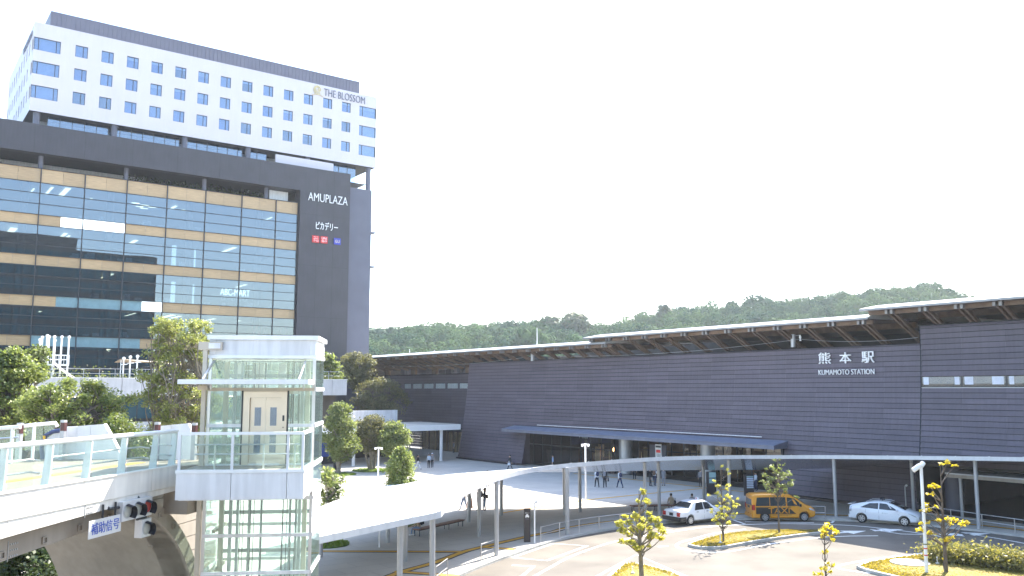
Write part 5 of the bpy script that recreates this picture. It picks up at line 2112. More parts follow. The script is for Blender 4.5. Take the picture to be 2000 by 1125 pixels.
bm_.box(-2.26, .70, .30, -1.76, .865, .56).box(-2.26, -.865, .30, -1.76, -.70, .56)
cp_(tx, 'rear_bumper', bm_, 'car_black')
cp_(tx, 'front_bumper', MB().box(2.2, -.80, .28, 2.40, .80, .50).box(1.74, .73, .28, 2.26, .865, .50).box(1.74, -.865, .28, 2.26, -.73, .50), 'car_black')
cp_(tx, 'number_plate', MB().box(-2.345, -.17, .62, -2.325, .17, .79), 'dark_frame')
cp_(tx, 'number_plate_light', MB().box(-2.35, -.28, .80, -2.31, .28, .83), 'steel')
cp_(tx, 'roof_sign', MB().hexa([(.05, -.14, 1.515), (.2, -.14, 1.515), (.2, .14, 1.515), (.05, .14, 1.515)], [(.07, -.09, 1.66), (.17, -.09, 1.66), (.17, .09, 1.66), (.07, .09, 1.66)]), 'letter_white')
cp_(tx, 'roof_sign_mark', MB().box(.04, -.06, 1.55, .063, .06, 1.62), 'letter_red')
wheels(tx, AX, .31, .735)
seatcar(tx, (1346, 1025.5), (1404, 1018.5), .735)

# ---- orange van taxi
vn = thing('taxi_van', 'orange yellow van taxi with a black side band and the word TAXI', 'van')
SV = [(-2.2, .42, .84, 1.62, .70, .76, .64), (-2.17, .30, .90, 1.74, .80, .82, .66), (-2.0, .25, .92, 1.82, .835, .84, .675), (-1.0, .24, .94, 1.86, .845, .847, .69), (0, .24, .95, 1.85, .845, .847, .69), (.45, .24, .95, 1.80, .845, .847, .69), (1.0, .24, .95, 1.52, .845, .847, .68), (1.45, .24, .93, 1.20, .84, .845, .68),
      (1.62, .25, .90, 1.10, .835, .84, .68), (1.95, .27, .82, 1.00, .81, .82, .66), (2.15, .32, .72, .88, .74, .76, .60), (2.22, .42, .62, .76, .62, .66, .52)]
AV = (-1.35, 1.37)
o = carshape(SV, AV, .37, 'car_orange')
o.name = 'body'
o.parent = vn
for s in (-1, 1):
    cp_(vn, 'side_window', side_glass(SV, ((-1.98, 1.06), (-1.02, 1.06), (-1.0, 1.64), (-1.86, 1.62)), s, .012), 'car_glass', 60)
    cp_(vn, 'side_window', side_glass(SV, ((-.98, 1.06), (.12, 1.06), (.12, 1.64), (-.96, 1.64)), s, .012), 'car_glass', 60)
    cp_(vn, 'side_window', side_glass(SV, ((.2, 1.06), (1.40, 1.04), (.72, 1.55), (.22, 1.62)), s, .012), 'car_glass', 60)
    cp_(vn, 'side_band', side_glass(SV, ((-1.98, .53), (.80, .53), (.30, .95), (-1.98, .95)), s, .02, 8, 2), 'car_black')
    cp_(vn, 'side_band', side_glass(SV, ((-.92, .45), (.5, .45), (.5, .475), (-.92, .475)), s, .02, 8, 1), 'car_black')
    for x1 in (-.98, .16, 1.02):
        cp_(vn, 'door_seam', side_glass(SV, ((x1, .32), (x1 + .012, .32), (x1 + .012, 1.04), (x1, 1.04)), s, .007, 1, 3), 'car_black')
    cp_(vn, 'sliding_rail', side_glass(SV, ((-2.0, .955), (-.98, .955), (-.98, .985), (-2.0, .985)), s, .014, 4, 1), 'car_black')
    cp_(vn, 'door_handle', MB().box(.25, s * .85, .97, .45, s * .885, 1.02), 'car_black')
    cp_(vn, 'tail_lamp', MB().box(-2.21, s * .64, .78, -2.04, s * .85, 1.14), 'car_lamp_red')
    cp_(vn, 'head_lamp', side_glass(SV, ((1.78, .80), (2.12, .70), (2.1, .80), (1.72, .93)), s, .03, 3, 1), 'car_lamp_clear')
    cp_(vn, 'wing_mirror', MB().box(1.02, s * .86, 1.02, 1.14, s * 1.02, 1.20), 'car_black')
    if s < 0:
        textmesh('TAXI', -1.12, .34, .57, .93, (0, -.880, 0), (1, 0, 0), ZU, 'car_orange', 'lettering', vn, .008)
    else:
        textmesh('TAXI', -.42, .62, .585, .915, (0, .876, 0), (-1, 0, 0), ZU, 'car_orange', 'lettering', vn, .008)
cp_(vn, 'rear_window', MB().hexa([(-2.225, -.60, 1.08), (-2.19, -.60, 1.08), (-2.19, .60, 1.08), (-2.225, .60, 1.08)], [(-2.195, -.56, 1.58), (-2.16, -.56, 1.58), (-2.16, .56, 1.58), (-2.195, .56, 1.58)]), 'car_glass')
cp_(vn, 'number_plate', MB().box(-2.23, -.2, .88, -2.19, .2, 1.03), 'dark_frame')
cp_(vn, 'windscreen', screen(SV, 1.5, .62, .94), 'car_glass', 60)
cp_(vn, 'rear_bumper', MB().box(-2.26, -.78, .28, -2.1, .78, .52), 'car_orange')
cp_(vn, 'roof_lamp', MB().hexa([(.25, -.18, 1.84), (.45, -.18, 1.83), (.45, .18, 1.83), (.25, .18, 1.84)], [(.29, -.12, 2.0), (.41, -.12, 2.0), (.41, .12, 2.0), (.29, .12, 2.0)]), 'car_orange')
wheels(vn, AV, .31, .74)
seatcar(vn, (1497, 1019), (1567, 1018.5), .74)

# ---- white hatchback
hb = thing('hatchback', 'white fastback hatchback with a small rear wing parked ahead of the orange van', 'car')
SH = [(-2.2, .42, .80, .98, .64, .68, .58), (-2.16, .32, .90, 1.10, .74, .76, .62), (-2.0, .26, .94, 1.18, .80, .82, .62), (-1.5, .24, .95, 1.30, .835, .845, .60), (-.9, .23, .95, 1.42, .84, .85, .60), (-.3, .23, .95, 1.485, .845, .855, .60), (.2, .23, .94, 1.47, .845, .855, .605), (.7, .23, .93, 1.33, .845, .855, .62), (1.15, .23, .92, 1.13, .84, .85, .66),
      (1.42, .24, .90, 1.01, .84, .85, .69), (1.75, .25, .82, .93, .825, .835, .66), (2.05, .28, .72, .82, .77, .79, .60), (2.22, .36, .60, .68, .62, .66, .48)]
AH = (-1.36, 1.34)
o = carshape(SH, AH, .365, 'car_white')
o.name = 'body'
o.parent = hb
for s in (-1, 1):
    cp_(hb, 'side_window', side_glass(SH, ((-1.45, 1.04), (-.28, 1.0), (-.28, 1.38), (-.85, 1.33)), s), 'car_glass', 60)
    cp_(hb, 'side_window', side_glass(SH, ((-.21, 1.0), (1.0, .97), (.22, 1.36), (-.21, 1.38)), s), 'car_glass', 60)
    for x1 in (-1.1, -.245, .98):
        cp_(hb, 'door_seam', side_glass(SH, ((x1, .33), (x1 + .012, .33), (x1 + .012, .95), (x1, .95)), s, .006, 1, 3), 'car_black')
    for x in (-1.0, -.05):
        cp_(hb, 'door_handle', MB().box(x, s * .85, .86, x + .18, s * .872, .89), 'car_white')
    cp_(hb, 'tail_lamp', side_glass(SH, ((-2.15, .72), (-2.02, .72), (-1.98, 1.05), (-2.12, 1.0)), s, .03, 2, 2), 'car_lamp_clear')
    cp_(hb, 'head_lamp', side_glass(SH, ((1.6, .84), (2.1, .62), (2.05, .70), (1.62, .90)), s, .035, 4, 1), 'lens_dark')
    cp_(hb, 'wing_mirror', MB().ball((.92, s * .93, 1.01), .10, 10, 6, (.7, 1, .75)), 'car_white', 60)
    cp_(hb, 'roof_rail', MB().tube([(-1.1, s * .52, 1.42), (-.9, s * .52, 1.50), (.2, s * .52, 1.53), (.5, s * .52, 1.46)], .018, 6), 'steel')
cp_(hb, 'windscreen', screen(SH, 1.38, .35, .93), 'car_glass', 60)
cp_(hb, 'rear_window', screen(SH, -1.95, -.75, .85), 'car_glass', 60)
cp_(hb, 'rear_spoiler', MB().hexa([(-2.28, -.56, 1.16), (-2.02, -.56, 1.20), (-2.02, .56, 1.20), (-2.28, .56, 1.16)], [(-2.30, -.56, 1.20), (-2.04, -.56, 1.235), (-2.04, .56, 1.235), (-2.30, .56, 1.20)]), 'car_white')
cp_(hb, 'rear_bumper', MB().box(-2.24, -.72, .30, -2.1, .72, .52), 'car_white')
cp_(hb, 'number_plate', MB().box(-2.25, -.17, .58, -2.22, .17, .74), 'letter_white')
lampb = MB().tube([(-.15, 0, 1.49), (-.15, 0, 1.56)], .05, 10)
lampb.box(-.28, -.16, 1.565, -.02, .16, 1.68)
cp_(hb, 'roof_lamp', lampb, 'cloth_black')
cp_(hb, 'roof_lamp_face', MB().box(-.292, -.10, 1.585, -.281, .10, 1.665), 'letter_white')
lg = textmesh('タクシー', -.05, .33, .70, .80, (0, -.862, 0), (1, 0, 0), ZU, 'letter_grey', 'door_lettering', hb, .004)
wheels(hb, AH, .315, .745, spokes=6)
seatcar(hb, (1685, 1021), (1767, 1028), .745)

# ================================================================== PEOPLE
SK = {}


def person_mesh(key, stride=.0, armL=(0, 0), armR=(0, 0), sit=False, lean=0.0, skirt=False, headturn=0.0):
    """One continuous skinned body facing +x; materials: 0 skin, 1 top, 2 bottom, 3 shoes."""
    if key in SK:
        return SK[key]
    J = {}
    hipz = .90 if not sit else .50
    lx = lean

    def up(h, dx=0.0, y=0.0):
        return (math.sin(lx) * h + dx, y, hipz + math.cos(lx) * h)
    J['pel'] = (up(0), .13, 2)
    J['bel'] = (up(.16, .01), .125, 1)
    J['che'] = (up(.36, .015), .145, 1)
    J['nec'] = (up(.53), .062, 0)
    J['hd0'] = (up(.62, .02), .085, 0)
    J['hd1'] = (up(.70, .025), .098, 0)
    J['hd2'] = (up(.775, .015), .075, 0)
    J['nos'] = (up(.66, .125), .018, 0)
    E_ = [('pel', 'bel'), ('bel', 'che'), ('che', 'nec'), ('nec', 'hd0'), ('hd0', 'hd1'), ('hd1', 'hd2'), ('hd0', 'nos')]
    for s, nm, (sw, el_), ph in ((1, 'L', armL, 1), (-1, 'R', armR, -1)):
        sh = up(.47, 0, s * .17)
        J['sh' + nm] = (sh, .062, 1)
        ex = (sh[0] + math.sin(sw) * .28, s * .215, sh[2] - math.cos(sw) * .28)
        J['el' + nm] = (ex, .045, 1)
        a2 = sw + el_
        wx = (ex[0] + math.sin(a2) * .25, s * .225, ex[2] - math.cos(a2) * .25)
        J['wr' + nm] = (wx, .028, 0)
        J['pa' + nm] = ((wx[0] + math.sin(a2 + .1) * .08, s * .222, wx[2] - math.cos(a2 + .1) * .08), .034, 0)
        E_ += [('che', 'sh' + nm), ('sh' + nm, 'el' + nm), ('el' + nm, 'wr' + nm), ('wr' + nm, 'pa' + nm)]
        J['hi' + nm] = ((up(0)[0], s * .09, hipz - .06), .105, 2)
        if sit:
            kn = (.42 + up(0)[0], s * .11, hipz + .0)
            an = (.47 + up(0)[0] + stride * ph, s * .11, .09)
        else:
            st_ = stride * ph
            kn = (math.sin(st_ + .08) * .42, s * .09, hipz - .06 - math.cos(st_) * .42)
            sh_a = st_ * .9 - (.45 * abs(stride) if ph * stride < 0 else .05)
            an = (kn[0] + math.sin(sh_a) * .40, s * .088, max(.085, kn[2] - math.cos(sh_a) * .40))
        J['kn' + nm] = (kn, .07 if not skirt else .12, 2)
        J['an' + nm] = (an, .045, 2)
        J['to' + nm] = ((an[0] + .17, an[1] + s * .015, .035 if an[2] < .14 else an[2] - .08), .036, 3)
        J['he' + nm] = ((an[0] - .03, an[1], .04 if an[2] < .14 else an[2] - .05), .042, 3)
        E_ += [('pel', 'hi' + nm), ('hi' + nm, 'kn' + nm), ('kn' + nm, 'an' + nm), ('an' + nm, 'he' + nm), ('he' + nm, 'to' + nm)]
    names = list(J)
    verts = [J[n_][0] for n_ in names]
    rad = [J[n_][1] for n_ in names]
    tagm = [J[n_][2] for n_ in names]
    edges_ = [(names.index(a), names.index(b)) for a, b in E_]
    roots = [0]
    # fingers: each its own short chain rooted in the palm
    for s, nm in ((1, 'L'), (-1, 'R')):
        pa = Vector(J['pa' + nm][0])
        d = (pa - Vector(J['wr' + nm][0])).normalized()
        side = Vector((0, 1, 0)).cross(d).normalized()
        for k, (o_, ln) in enumerate(((-.027, .065), (-.009, .078), (.009, .073), (.027, .058), (-.035, .05))):
            th = k == 4
            b0 = pa + side * o_ + d * (.0 if th else .02)
            b1 = b0 + d * ln * .55 + (side * -.03 if th else Vector((0, -s * .006, 0)))
            b2 = b1 + d * ln * .5 + Vector((0, -s * .014, 0))
            i0 = len(verts)
            verts += [tuple(b0), tuple(b1), tuple(b2)]
            rad += [.010, .009, .0075]
            tagm += [0, 0, 0]
            edges_ += [(i0, i0 + 1), (i0 + 1, i0 + 2)]
            roots.append(i0)
    me = bpy.data.meshes.new('skeleton')
    me.from_pydata(verts, edges_, [])
    o = link('skeleton', me)
    md = o.modifiers.new('skin', 'SKIN')
    sv = me.skin_vertices[0].data
    for i, r in enumerate(rad):
        sv[i].radius = (r, r)
        sv[i].use_root = i in roots
    ss = o.modifiers.new('sub', 'SUBSURF')
    ss.levels = 1
    ss.render_levels = 1
    dg = bpy.context.evaluated_depsgraph_get()
    res = bpy.data.meshes.new_from_object(o.evaluated_get(dg))
    bpy.data.objects.remove(o)
    res.name = 'body'
    segs = [(Vector(verts[a]), Vector(verts[b]), tagm[b] if tagm[b] != 0 or tagm[a] == 0 else (tagm[a] if (names + [''] * 40)[a].startswith(('el', 'che')) else 0)) for a, b in edges_]
    while len(res.materials) < 4:
        res.materials.append(MATS['skin'])
    idx = []
    for p in res.polygons:
        c = p.center
        best = (9, 0)
        for a, b, t_ in segs:
            ab = b - a
            f = max(0, min(1, (c - a).dot(ab) / max(ab.dot(ab), 1e-9)))
            dd = (a + ab * f - c).length
            if dd < best[0]:
                best = (dd, t_)
        idx.append(best[1])
    res.polygons.foreach_set('material_index', idx)
    res.shade_smooth()
    SK[key] = (res, J, lean)
    return SK[key]


def hair_part(root, J, long=False):
    h0 = Vector(J['hd1'][0])
    b = MB()
    b.ball(h0 + Vector((-.022, 0, .025)), .112, 12, 8, (1.0, .93, 1.0))
    if long:
        b.ball(h0 + Vector((-.075, 0, -.09)), .10, 10, 7, (.6, .95, 1.5))
    return part('hair', b, 'hair_black', root, 60, world=False)


def person(px, py, face, top_, bot, label, key='walk', long=False, z=PZ, skirtm=None, scale=1.0, cap=None, pos=None, group=None, shoes='cloth_black', arms_skin=True, **kw):
    me, J, _ = person_mesh(key, **kw)
    p = pos if pos is not None else gz(px, py, z)
    r = thing('person', label, 'person', (p.x, p.y, z), face, group)
    r.scale = (scale * .95,) * 3
    o = link('body', me, r)
    for i, m in enumerate(('skin', top_, bot, shoes)):
        o.material_slots[i].link = 'OBJECT'
        o.material_slots[i].material = MATS[m]
    hair_part(r, J, long)
    if cap:
        h0 = Vector(J['hd1'][0])
        part('hat', MB().ball(h0 + Vector((-.015, 0, .06)), .118, 12, 7, (1, 1, .75)), cap, r, 60, world=False)
    if skirtm:
        b = MB()
        b.tube([(0, 0, 1.0), (0, 0, .8), (.02, 0, .45), (.03, 0, .16)], [.135, .18, .23, .28], 16, False)
        part('skirt', b, skirtm, r, 60, world=False)
    return r


def bag(pers, kind, m, label, dx=-.2, dy=0.0, dz=1.18):
    """A bag carried by a person; a thing of its own."""
    R_ = Matrix.Rotation(pers.rotation_euler.z, 3, 'Z')
    base = Vector(pers.location) + R_ @ Vector((dx, dy, dz))
    b = MB()
    if kind == 'backpack':
        b.ball((0, 0, 0), .2, 12, 8, (.55, .75, 1.1))
        b.box(-.13, -.10, -.16, -.06, .10, .02)
        b.tube([(.03, .10, .17), (.16, .10, .20), (.24, .11, .02), (.1, .12, -.16)], .018, 6)
        b.tube([(.03, -.10, .17), (.16, -.10, .20), (.24, -.11, .02), (.1, -.12, -.16)], .018, 6)
    else:
        b.hexa([(-.16, -.055, -.16), (.16, -.055, -.16), (.16, .055, -.16), (-.16, .055, -.16)], [(-.13, -.04, .12), (.13, -.04, .12), (.13, .04, .12), (-.13, .04, .12)])
        b.tube([(-.09, 0, .12), (-.06, 0, .30), (.06, 0, .30), (.09, 0, .12)], .014, 6)
    o = link('backpack' if kind == 'backpack' else 'handbag', b.mesh('bag', m, (0, 0, 0), 60))
    o.location = base
    o.rotation_euler = (0, 0, pers.rotation_euler.z)
    tag(o, label, 'backpack' if kind == 'backpack' else 'bag')


WALK = dict(key='walk', stride=.42, armL=(-.35, .25), armR=(.35, .25))
WALK2 = dict(key='walk2', stride=-.34, armL=(.28, .3), armR=(-.28, .2))
STAND = dict(key='stand', stride=.05, armL=(.05, .15), armR=(.02, .12))
STAND2 = dict(key='stand2', stride=-.08, armL=(.25, 1.1), armR=(.05, .15))
AWAY = YAW
RIGHT_ = YAW - R(90)
LEFT_ = YAW + R(90)
person(816, 917, RIGHT_ + .2, 'cloth_black', 'cloth_white', 'person in a dark top and white trousers striding right near the flat white canopy', **WALK)
person(837.5, 914, AWAY + .3, 'cloth_paleblue', 'cloth_black', 'person in pale blue shirt walking away beside a grey shirted companion', **STAND)
p = person(844, 913.5, AWAY + .1, 'cloth_grey', 'cloth_black', 'person in a light grey shirt at the right of a pale blue shirted companion', cap='cloth_white', **WALK2)
p = person(654, 921, RIGHT_ + .5, 'cloth_white', 'cloth_black', 'person in a white top and long black skirt by the leafy plaza tree', skirtm='cloth_black', **STAND2)
bag(p, 'handbag', 'cloth_black', 'black shoulder bag of the person in a long black skirt', -.12, -.2, .95)
p = person(996, 917.5, LEFT_ + .4, 'cloth_black', 'cloth_black', 'person in black carrying a white bag at the foot of the sloping wall', **WALK)
bag(p, 'handbag', 'cloth_white', 'white carrier bag held by the person in black by the sloping wall', .22, .25, .68)
person(1080, 917, LEFT_, 'cloth_blue', 'cloth_black', 'person in a light blue shirt standing before the lit shop entrance', **STAND)
p = person(952, 955, RIGHT_ + .9, 'cloth_white', 'cloth_grey', 'person in a white top half hidden behind the curved canopy roof', **WALK)
bag(p, 'handbag', 'cloth_black', 'black bag seen just under the curved canopy edge', .1, -.25, .75)
p = person(906, 995, LEFT_ + .6, 'cloth_white', 'cloth_jeans', 'person in white top and pale jeans, leftmost of four behind the canopy columns', **WALK2)
bag(p, 'backpack', 'cloth_black', 'black bag on the leftmost of the four people behind the canopy columns', -.22, .05, 1.2)
person(917.5, 996, LEFT_ + .3, 'cloth_black', 'cloth_peach', 'person in a black top and long peach skirt partly behind a canopy column', long=True, skirtm='cloth_peach', **STAND2)
p = person(934.5, 997.5, LEFT_ + .5, 'cloth_black', 'cloth_black', 'person all in black partly behind a canopy column left of the one in jeans', long=True, **STAND)
bag(p, 'backpack', 'cloth_black', 'black backpack of the person all in black behind a canopy column', -.24, 0, 1.2)
p = person(946.5, 997, LEFT_ + .2, 'cloth_black', 'cloth_jeans', 'person with long dark hair in black top and blue jeans behind the canopy', long=True, **STAND2)
bag(p, 'handbag', 'cloth_black', 'black shoulder bag on the person in blue jeans behind the canopy', -.15, -.22, 1.0)
p = person(1166, 951.5, AWAY + .2, 'cloth_white', 'cloth_black', 'person in a white shirt, black shorts and dark backpack walking to the entrance', shoes='cloth_black', **WALK)
bag(p, 'backpack', 'cloth_navy', 'navy backpack on the person in black shorts', -.21, 0, 1.22)
p = person(1181.5, 952, AWAY - .2, 'cloth_black', 'cloth_black', 'person in dark clothes with a grey backpack walking right of the one in shorts', **WALK2)
bag(p, 'backpack', 'cloth_grey', 'grey backpack on the dark clothed person in the plaza', -.21, 0, 1.22)
bag(p, 'handbag', 'cloth_black', 'black handbag hanging at the side of the grey backpack wearer', .1, -.3, .70)
p = person(1211, 952.5, AWAY + .5, 'cloth_white', 'cloth_navy', 'person in a white shirt and navy overalls walking alone to the entrance', cap='cloth_white', **WALK)
bag(p, 'backpack', 'cloth_navy', 'navy bag slung across the back of the person in navy overalls', -.2, .05, 1.15)
p = person(1279, 949, AWAY - .4, 'cloth_white', 'cloth_navy', 'person in a white shirt seen between canopy columns bending over a dark bag', lean=.25, key='lean', stride=.15, armL=(.4, .3), armR=(.5, .3))
bag(p, 'backpack', 'brown_interior', 'reddish brown backpack on the person in a white shirt between canopy columns', -.18, 0, 1.2)
person(1296.5, 949, AWAY + .1, 'cloth_grey', 'cloth_grey', 'person in grey shirt and grey trousers by the entrance', **STAND)
p = person(1270, 949.5, RIGHT_, 'cloth_black', 'cloth_black', 'person in dark clothes crouched forward left of the white shirted person by the entrance', **STAND2)
person(1239.5, 936, AWAY, 'cloth_blue', 'cloth_black', 'person in a blue shirt in the dark entrance left of a canopy column', **STAND)
person(1477, 958, LEFT_ + .3, 'cloth_paleblue', 'cloth_navy', 'person in a pale blue top by the teal notice board behind the orange van', **STAND2)
person(1389 - 20, 951, AWAY, 'cloth_grey', 'cloth_black', 'person in grey standing by the entrance doors behind the white taxi', **STAND)
person(886.5, 896, LEFT_, 'cloth_grey', 'cloth_black', 'person standing inside the lit glass doors at the left end of the station', pos=Vector((67.0, atu(67.0, 886.5, 890).y, PZ)), **STAND)
person(0, 0, LEFT_, 'cloth_black', 'cloth_black', 'person in dark clothes inside the shop left of the globe lamps', pos=Vector((66.6, atu(66.6, 1044, 890).y, PZ)), **STAND)


# ================================================================== BENCHES
def bench(a, b, label, w_=.5, h=.44):
    a, b = Vector(a), Vector(b)
    L = (b - a).length
    ang = math.atan2(b.y - a.y, b.x - a.x)
    t_ = thing('bench', label, 'bench', (a.x, a.y, PZ), ang)
    for k in range(4):
        part('seat_slat', MB().box(0, -w_ / 2 + k * w_ / 4 + .006, h - .06, L, -w_ / 2 + (k + 1) * w_ / 4 - .006, h), 'bench_wood', t_, world=False)
    part('seat_frame', MB().box(.1, -w_ / 2 + .02, h - .10, L - .1, w_ / 2 - .02, h - .062), 'dark_frame', t_, world=False)
    n_ = max(2, int(L / 1.6) + 1)
    for k in range(n_):
        x = .15 + (L - .3) * k / (n_ - 1)
        part('leg', MB().box(x - .02, -w_ / 2 + .05, 0, x + .02, -w_ / 2 + .09, h - .1).box(x - .02, w_ / 2 - .09, 0, x + .02, w_ / 2 - .05, h - .1), 'dark_frame', t_, world=False)
    return t_


a, b = gz(812, 1033.5, PZ + .44), gz(902, 1014, PZ + .44)
bench(a, b, 'long dark slatted bench under the canopy with one person at its left end')
d = (b - a).normalized()
p = a + d * .35
p = person(0, 0, LEFT_ - .35, 'cloth_beige', 'cloth_jeans', 'person in jeans seated on the left end of the long dark bench', key='sit', sit=True, stride=.06, armL=(.5, .6), armR=(.45, .5), lean=.22, pos=Vector((p.x, p.y, PZ)), shoes='cloth_white')
bag(p, 'backpack', 'cloth_black', 'black backpack of the person seated on the long bench', -.15, 0, .86)
a, b = gz(1231, 987, PZ + .44), gz(1372, 984, PZ + .44)
bench(a, b, 'long reddish brown bench behind the white taxi under the curved canopy')
p = atu(gz(1311, 985.5, PZ + .44).x, 1311, 985.5)
p = person(0, 0, AWAY, 'cloth_beige', 'cloth_grey', 'person in a beige top seated on the reddish bench left above the white taxi', key='sit2', sit=True, stride=-.04, armL=(.3, .5), armR=(.3, .6), lean=.03, pos=Vector((p.x, p.y, PZ)))
bag(p, 'handbag', 'cloth_black', 'black shoulder bag beside the beige clad person on the bench', -.05, -.28, .62)
p = gz(1352, 985, PZ + .44)
p = person(0, 0, AWAY - .2, 'cloth_grey', 'cloth_black', 'person in a grey top seated bent forward right above the white taxi roof', key='sit3', sit=True, stride=.05, armL=(.7, .5), armR=(.7, .6), lean=.45, pos=Vector((p.x, p.y, PZ)))


# ================================================================== RAILINGS along the kerb
def railing(pts, label, h=.85, step=None, group=None):
    P = [Vector((q.x, q.y, 0)) for q in pts]
    t_ = thing('kerb_railing', label, 'railing', (P[0].x, P[0].y, PZ), 0, group)
    for q in P:
        part('post', MB().box(q.x - .022, q.y - .022, PZ, q.x + .022, q.y + .022, PZ + h), 'steel', t_)
    for z in (h, h * .5):
        part('rail', MB().tube([(q.x, q.y, PZ + z) for q in P], .022, 8), 'steel', t_, 40)


railing([gz(x, y, PZ) for x, y in ((1056, 1058.5), (1093, 1049), (1131, 1041.5), (1170, 1035.5), (1211, 1030.5), (1250, 1026))], 'long curved steel kerb railing left of the white taxi')
railing([gz(939.7, 1096, PZ), gz(968, 1085, PZ)], 'short two bar steel railing ending at a canopy column left of the dark sign')
railing([gz(851, 1145, PZ), gz(873.5, 1127, PZ)], 'short two bar steel railing at the bottom edge between two canopy columns')
railing([gz(1552, 1013.5, PZ), gz(1582, 1013, PZ), gz(1612.5, 1013.5, PZ)], 'short steel railing just ahead of the orange van')
railing([gz(1378, 1012, PZ), gz(1412, 1012, PZ)], 'short steel railing behind the bonnet of the white taxi')
railing([gz(x, y, PZ) for x, y in ((1800, 1014), (1858, 1020.5), (1919, 1031), (1983, 1040.5), (2060, 1053))], 'long steel kerb railing before the dark hall opening right of the tall lamp post')


# ================================================================== LAMPS, SIGNS
def lamp_post(px, py, ytop, label, heads, r=.07, group=None, m='letter_white', z0=PZ):
    b = gz(px, py, z0)
    H = atd(b.dot(FH), px, ytop).z
    t_ = thing('lamp_post', label, 'street lamp', (b.x, b.y, z0), YAW - R(90), group)
    part('pole', MB().tube([(0, 0, 0), (0, 0, H - z0)], [r, r * .85], 12), m, t_, 40, world=False)
    for (dx, dy, tilt) in heads:
        hd = MB().bar((0, 0, H - z0 - .05), (dx, dy, H - z0 + tilt), .16, .10)
        hd.tube([(dx * .7, dy * .7, H - z0 - .05 + tilt * .7), (dx * 1.3, dy * 1.3, H - z0 + tilt * 1.3)], .10, 12)
        part('lamp_head', hd, m, t_, 40, world=False)
    return t_, b, H


t_, b, H = lamp_post(738, 955, 873, 'slim white lamp post with two small heads in front of the vase shaped tree', ((-.28, 0, -.12), (.28, 0, -.12)), .07)
t_, b, H = lamp_post(1144.3, 983, 866, 'slim white lamp post with two small heads before the station entrance', ((-.24, 0, -.12), (.24, 0, -.12)), .07)
for (px, py, yt, lab) in ((1044.2, 1060.5, 980, 'thin white pole lamp with a bent head beside the dark taxi sign'), (740.7, 1069, 985, 'thin white pole lamp under the canopy near the lift tower'), (1770, 998, 948, 'thin grey pole lamp behind the bonnet of the white hatchback')):
    b = gz(px, py, PZ)
    H = atd(b.dot(FH), px, yt).z
    g = thing('pole_lamp', lab, 'lamp', (b.x, b.y, PZ), YAW - R(90))
    part('pole', MB().tube([(0, 0, 0), (0, 0, H - PZ - .12), (.02, 0, H - PZ - .04), (.07, 0, H - PZ)], .045, 10), 'letter_white' if px < 1500 else 'post_grey', g, 40, world=False)
    part('lamp_head', MB().tube([(.05, 0, H - PZ - .05), (.16, 0, H - PZ + .03)], .075, 12), 'panel_white', g, 40, world=False)
b = gz(1810, 1117, .2)
H = atd(b.dot(FH), 1790, 913).z
g = thing('lamp_post', 'tall white lamp post with a big angled head standing on the right lawn', 'street lamp', (b.x, b.y, .19), YAW - R(90))
part('pole', MB().tube([(0, 0, 0), (0, 0, H - .19)], [.085, .075], 14), 'letter_white', g, 40, world=False)
part('lamp_head', MB().tube([(-.05, 0, H - .1), (-.40, .0, H - .33)], .12, 14), 'letter_white', g, 40, world=False)
part('lamp_head', MB().tube([(.0, .0, H - .12), (.16, .1, H + .02)], .12, 14), 'letter_white', g, 40, world=False)
for z, m in ((1.30, 'leaf_mid'), (1.10, 'sign_red'), (.78, 'sign_red')):
    part('tape_band', MB().tube([(0, 0, z), (0, 0, z + .05)], .092, 14), m, g, 40, world=False)
# taxi stand pylon
a = gz(1029.5, 1058.5, PZ)
H = atd(a.dot(FH), 1029, 994).z
g = thing('taxi_sign', 'dark upright sign slab with a white taxi symbol at its top beside the kerb', 'sign', (a.x, a.y, PZ), YAW - R(90) + R(4))
part('slab', MB().box(-.19, -.09, 0, .19, .09, H - PZ), 'sign_dark', g, world=False)
part('cap', MB().box(-.192, -.092, H - PZ, .192, .092, H - PZ + .03), 'reflector_red', g, world=False)
zt = H - PZ
textmesh('タクシー', -.13, .13, zt - .26, zt - .17, (0, -.093, 0), XU, ZU, 'letter_white', 'lettering', g, .006)
ic = MB()
ic.prism([(-.11, -.100), (.11, -.100), (.11, -.093), (-.11, -.093)], zt - .46, zt - .37)
ic.hexa([(-.08, -.100, zt - .37), (.08, -.100, zt - .37), (.08, -.093, zt - .37), (-.08, -.093, zt - .37)], [(-.05, -.100, zt - .30), (.05, -.100, zt - .30), (.05, -.093, zt - .30), (-.05, -.093, zt - .30)])
ic.box(-.10, -.1, zt - .49, -.06, -.093, zt - .46).box(.06, -.1, zt - .49, .10, -.093, zt - .46).box(-.03, -.1, zt - .295, .03, -.093, zt - .275)
part('taxi_symbol', ic, 'letter_white', g, world=False)
textmesh('Taxi', -.10, .10, zt - .60, zt - .54, (0, -.093, 0), XU, ZU, 'letter_grey', 'lettering', g, .006)
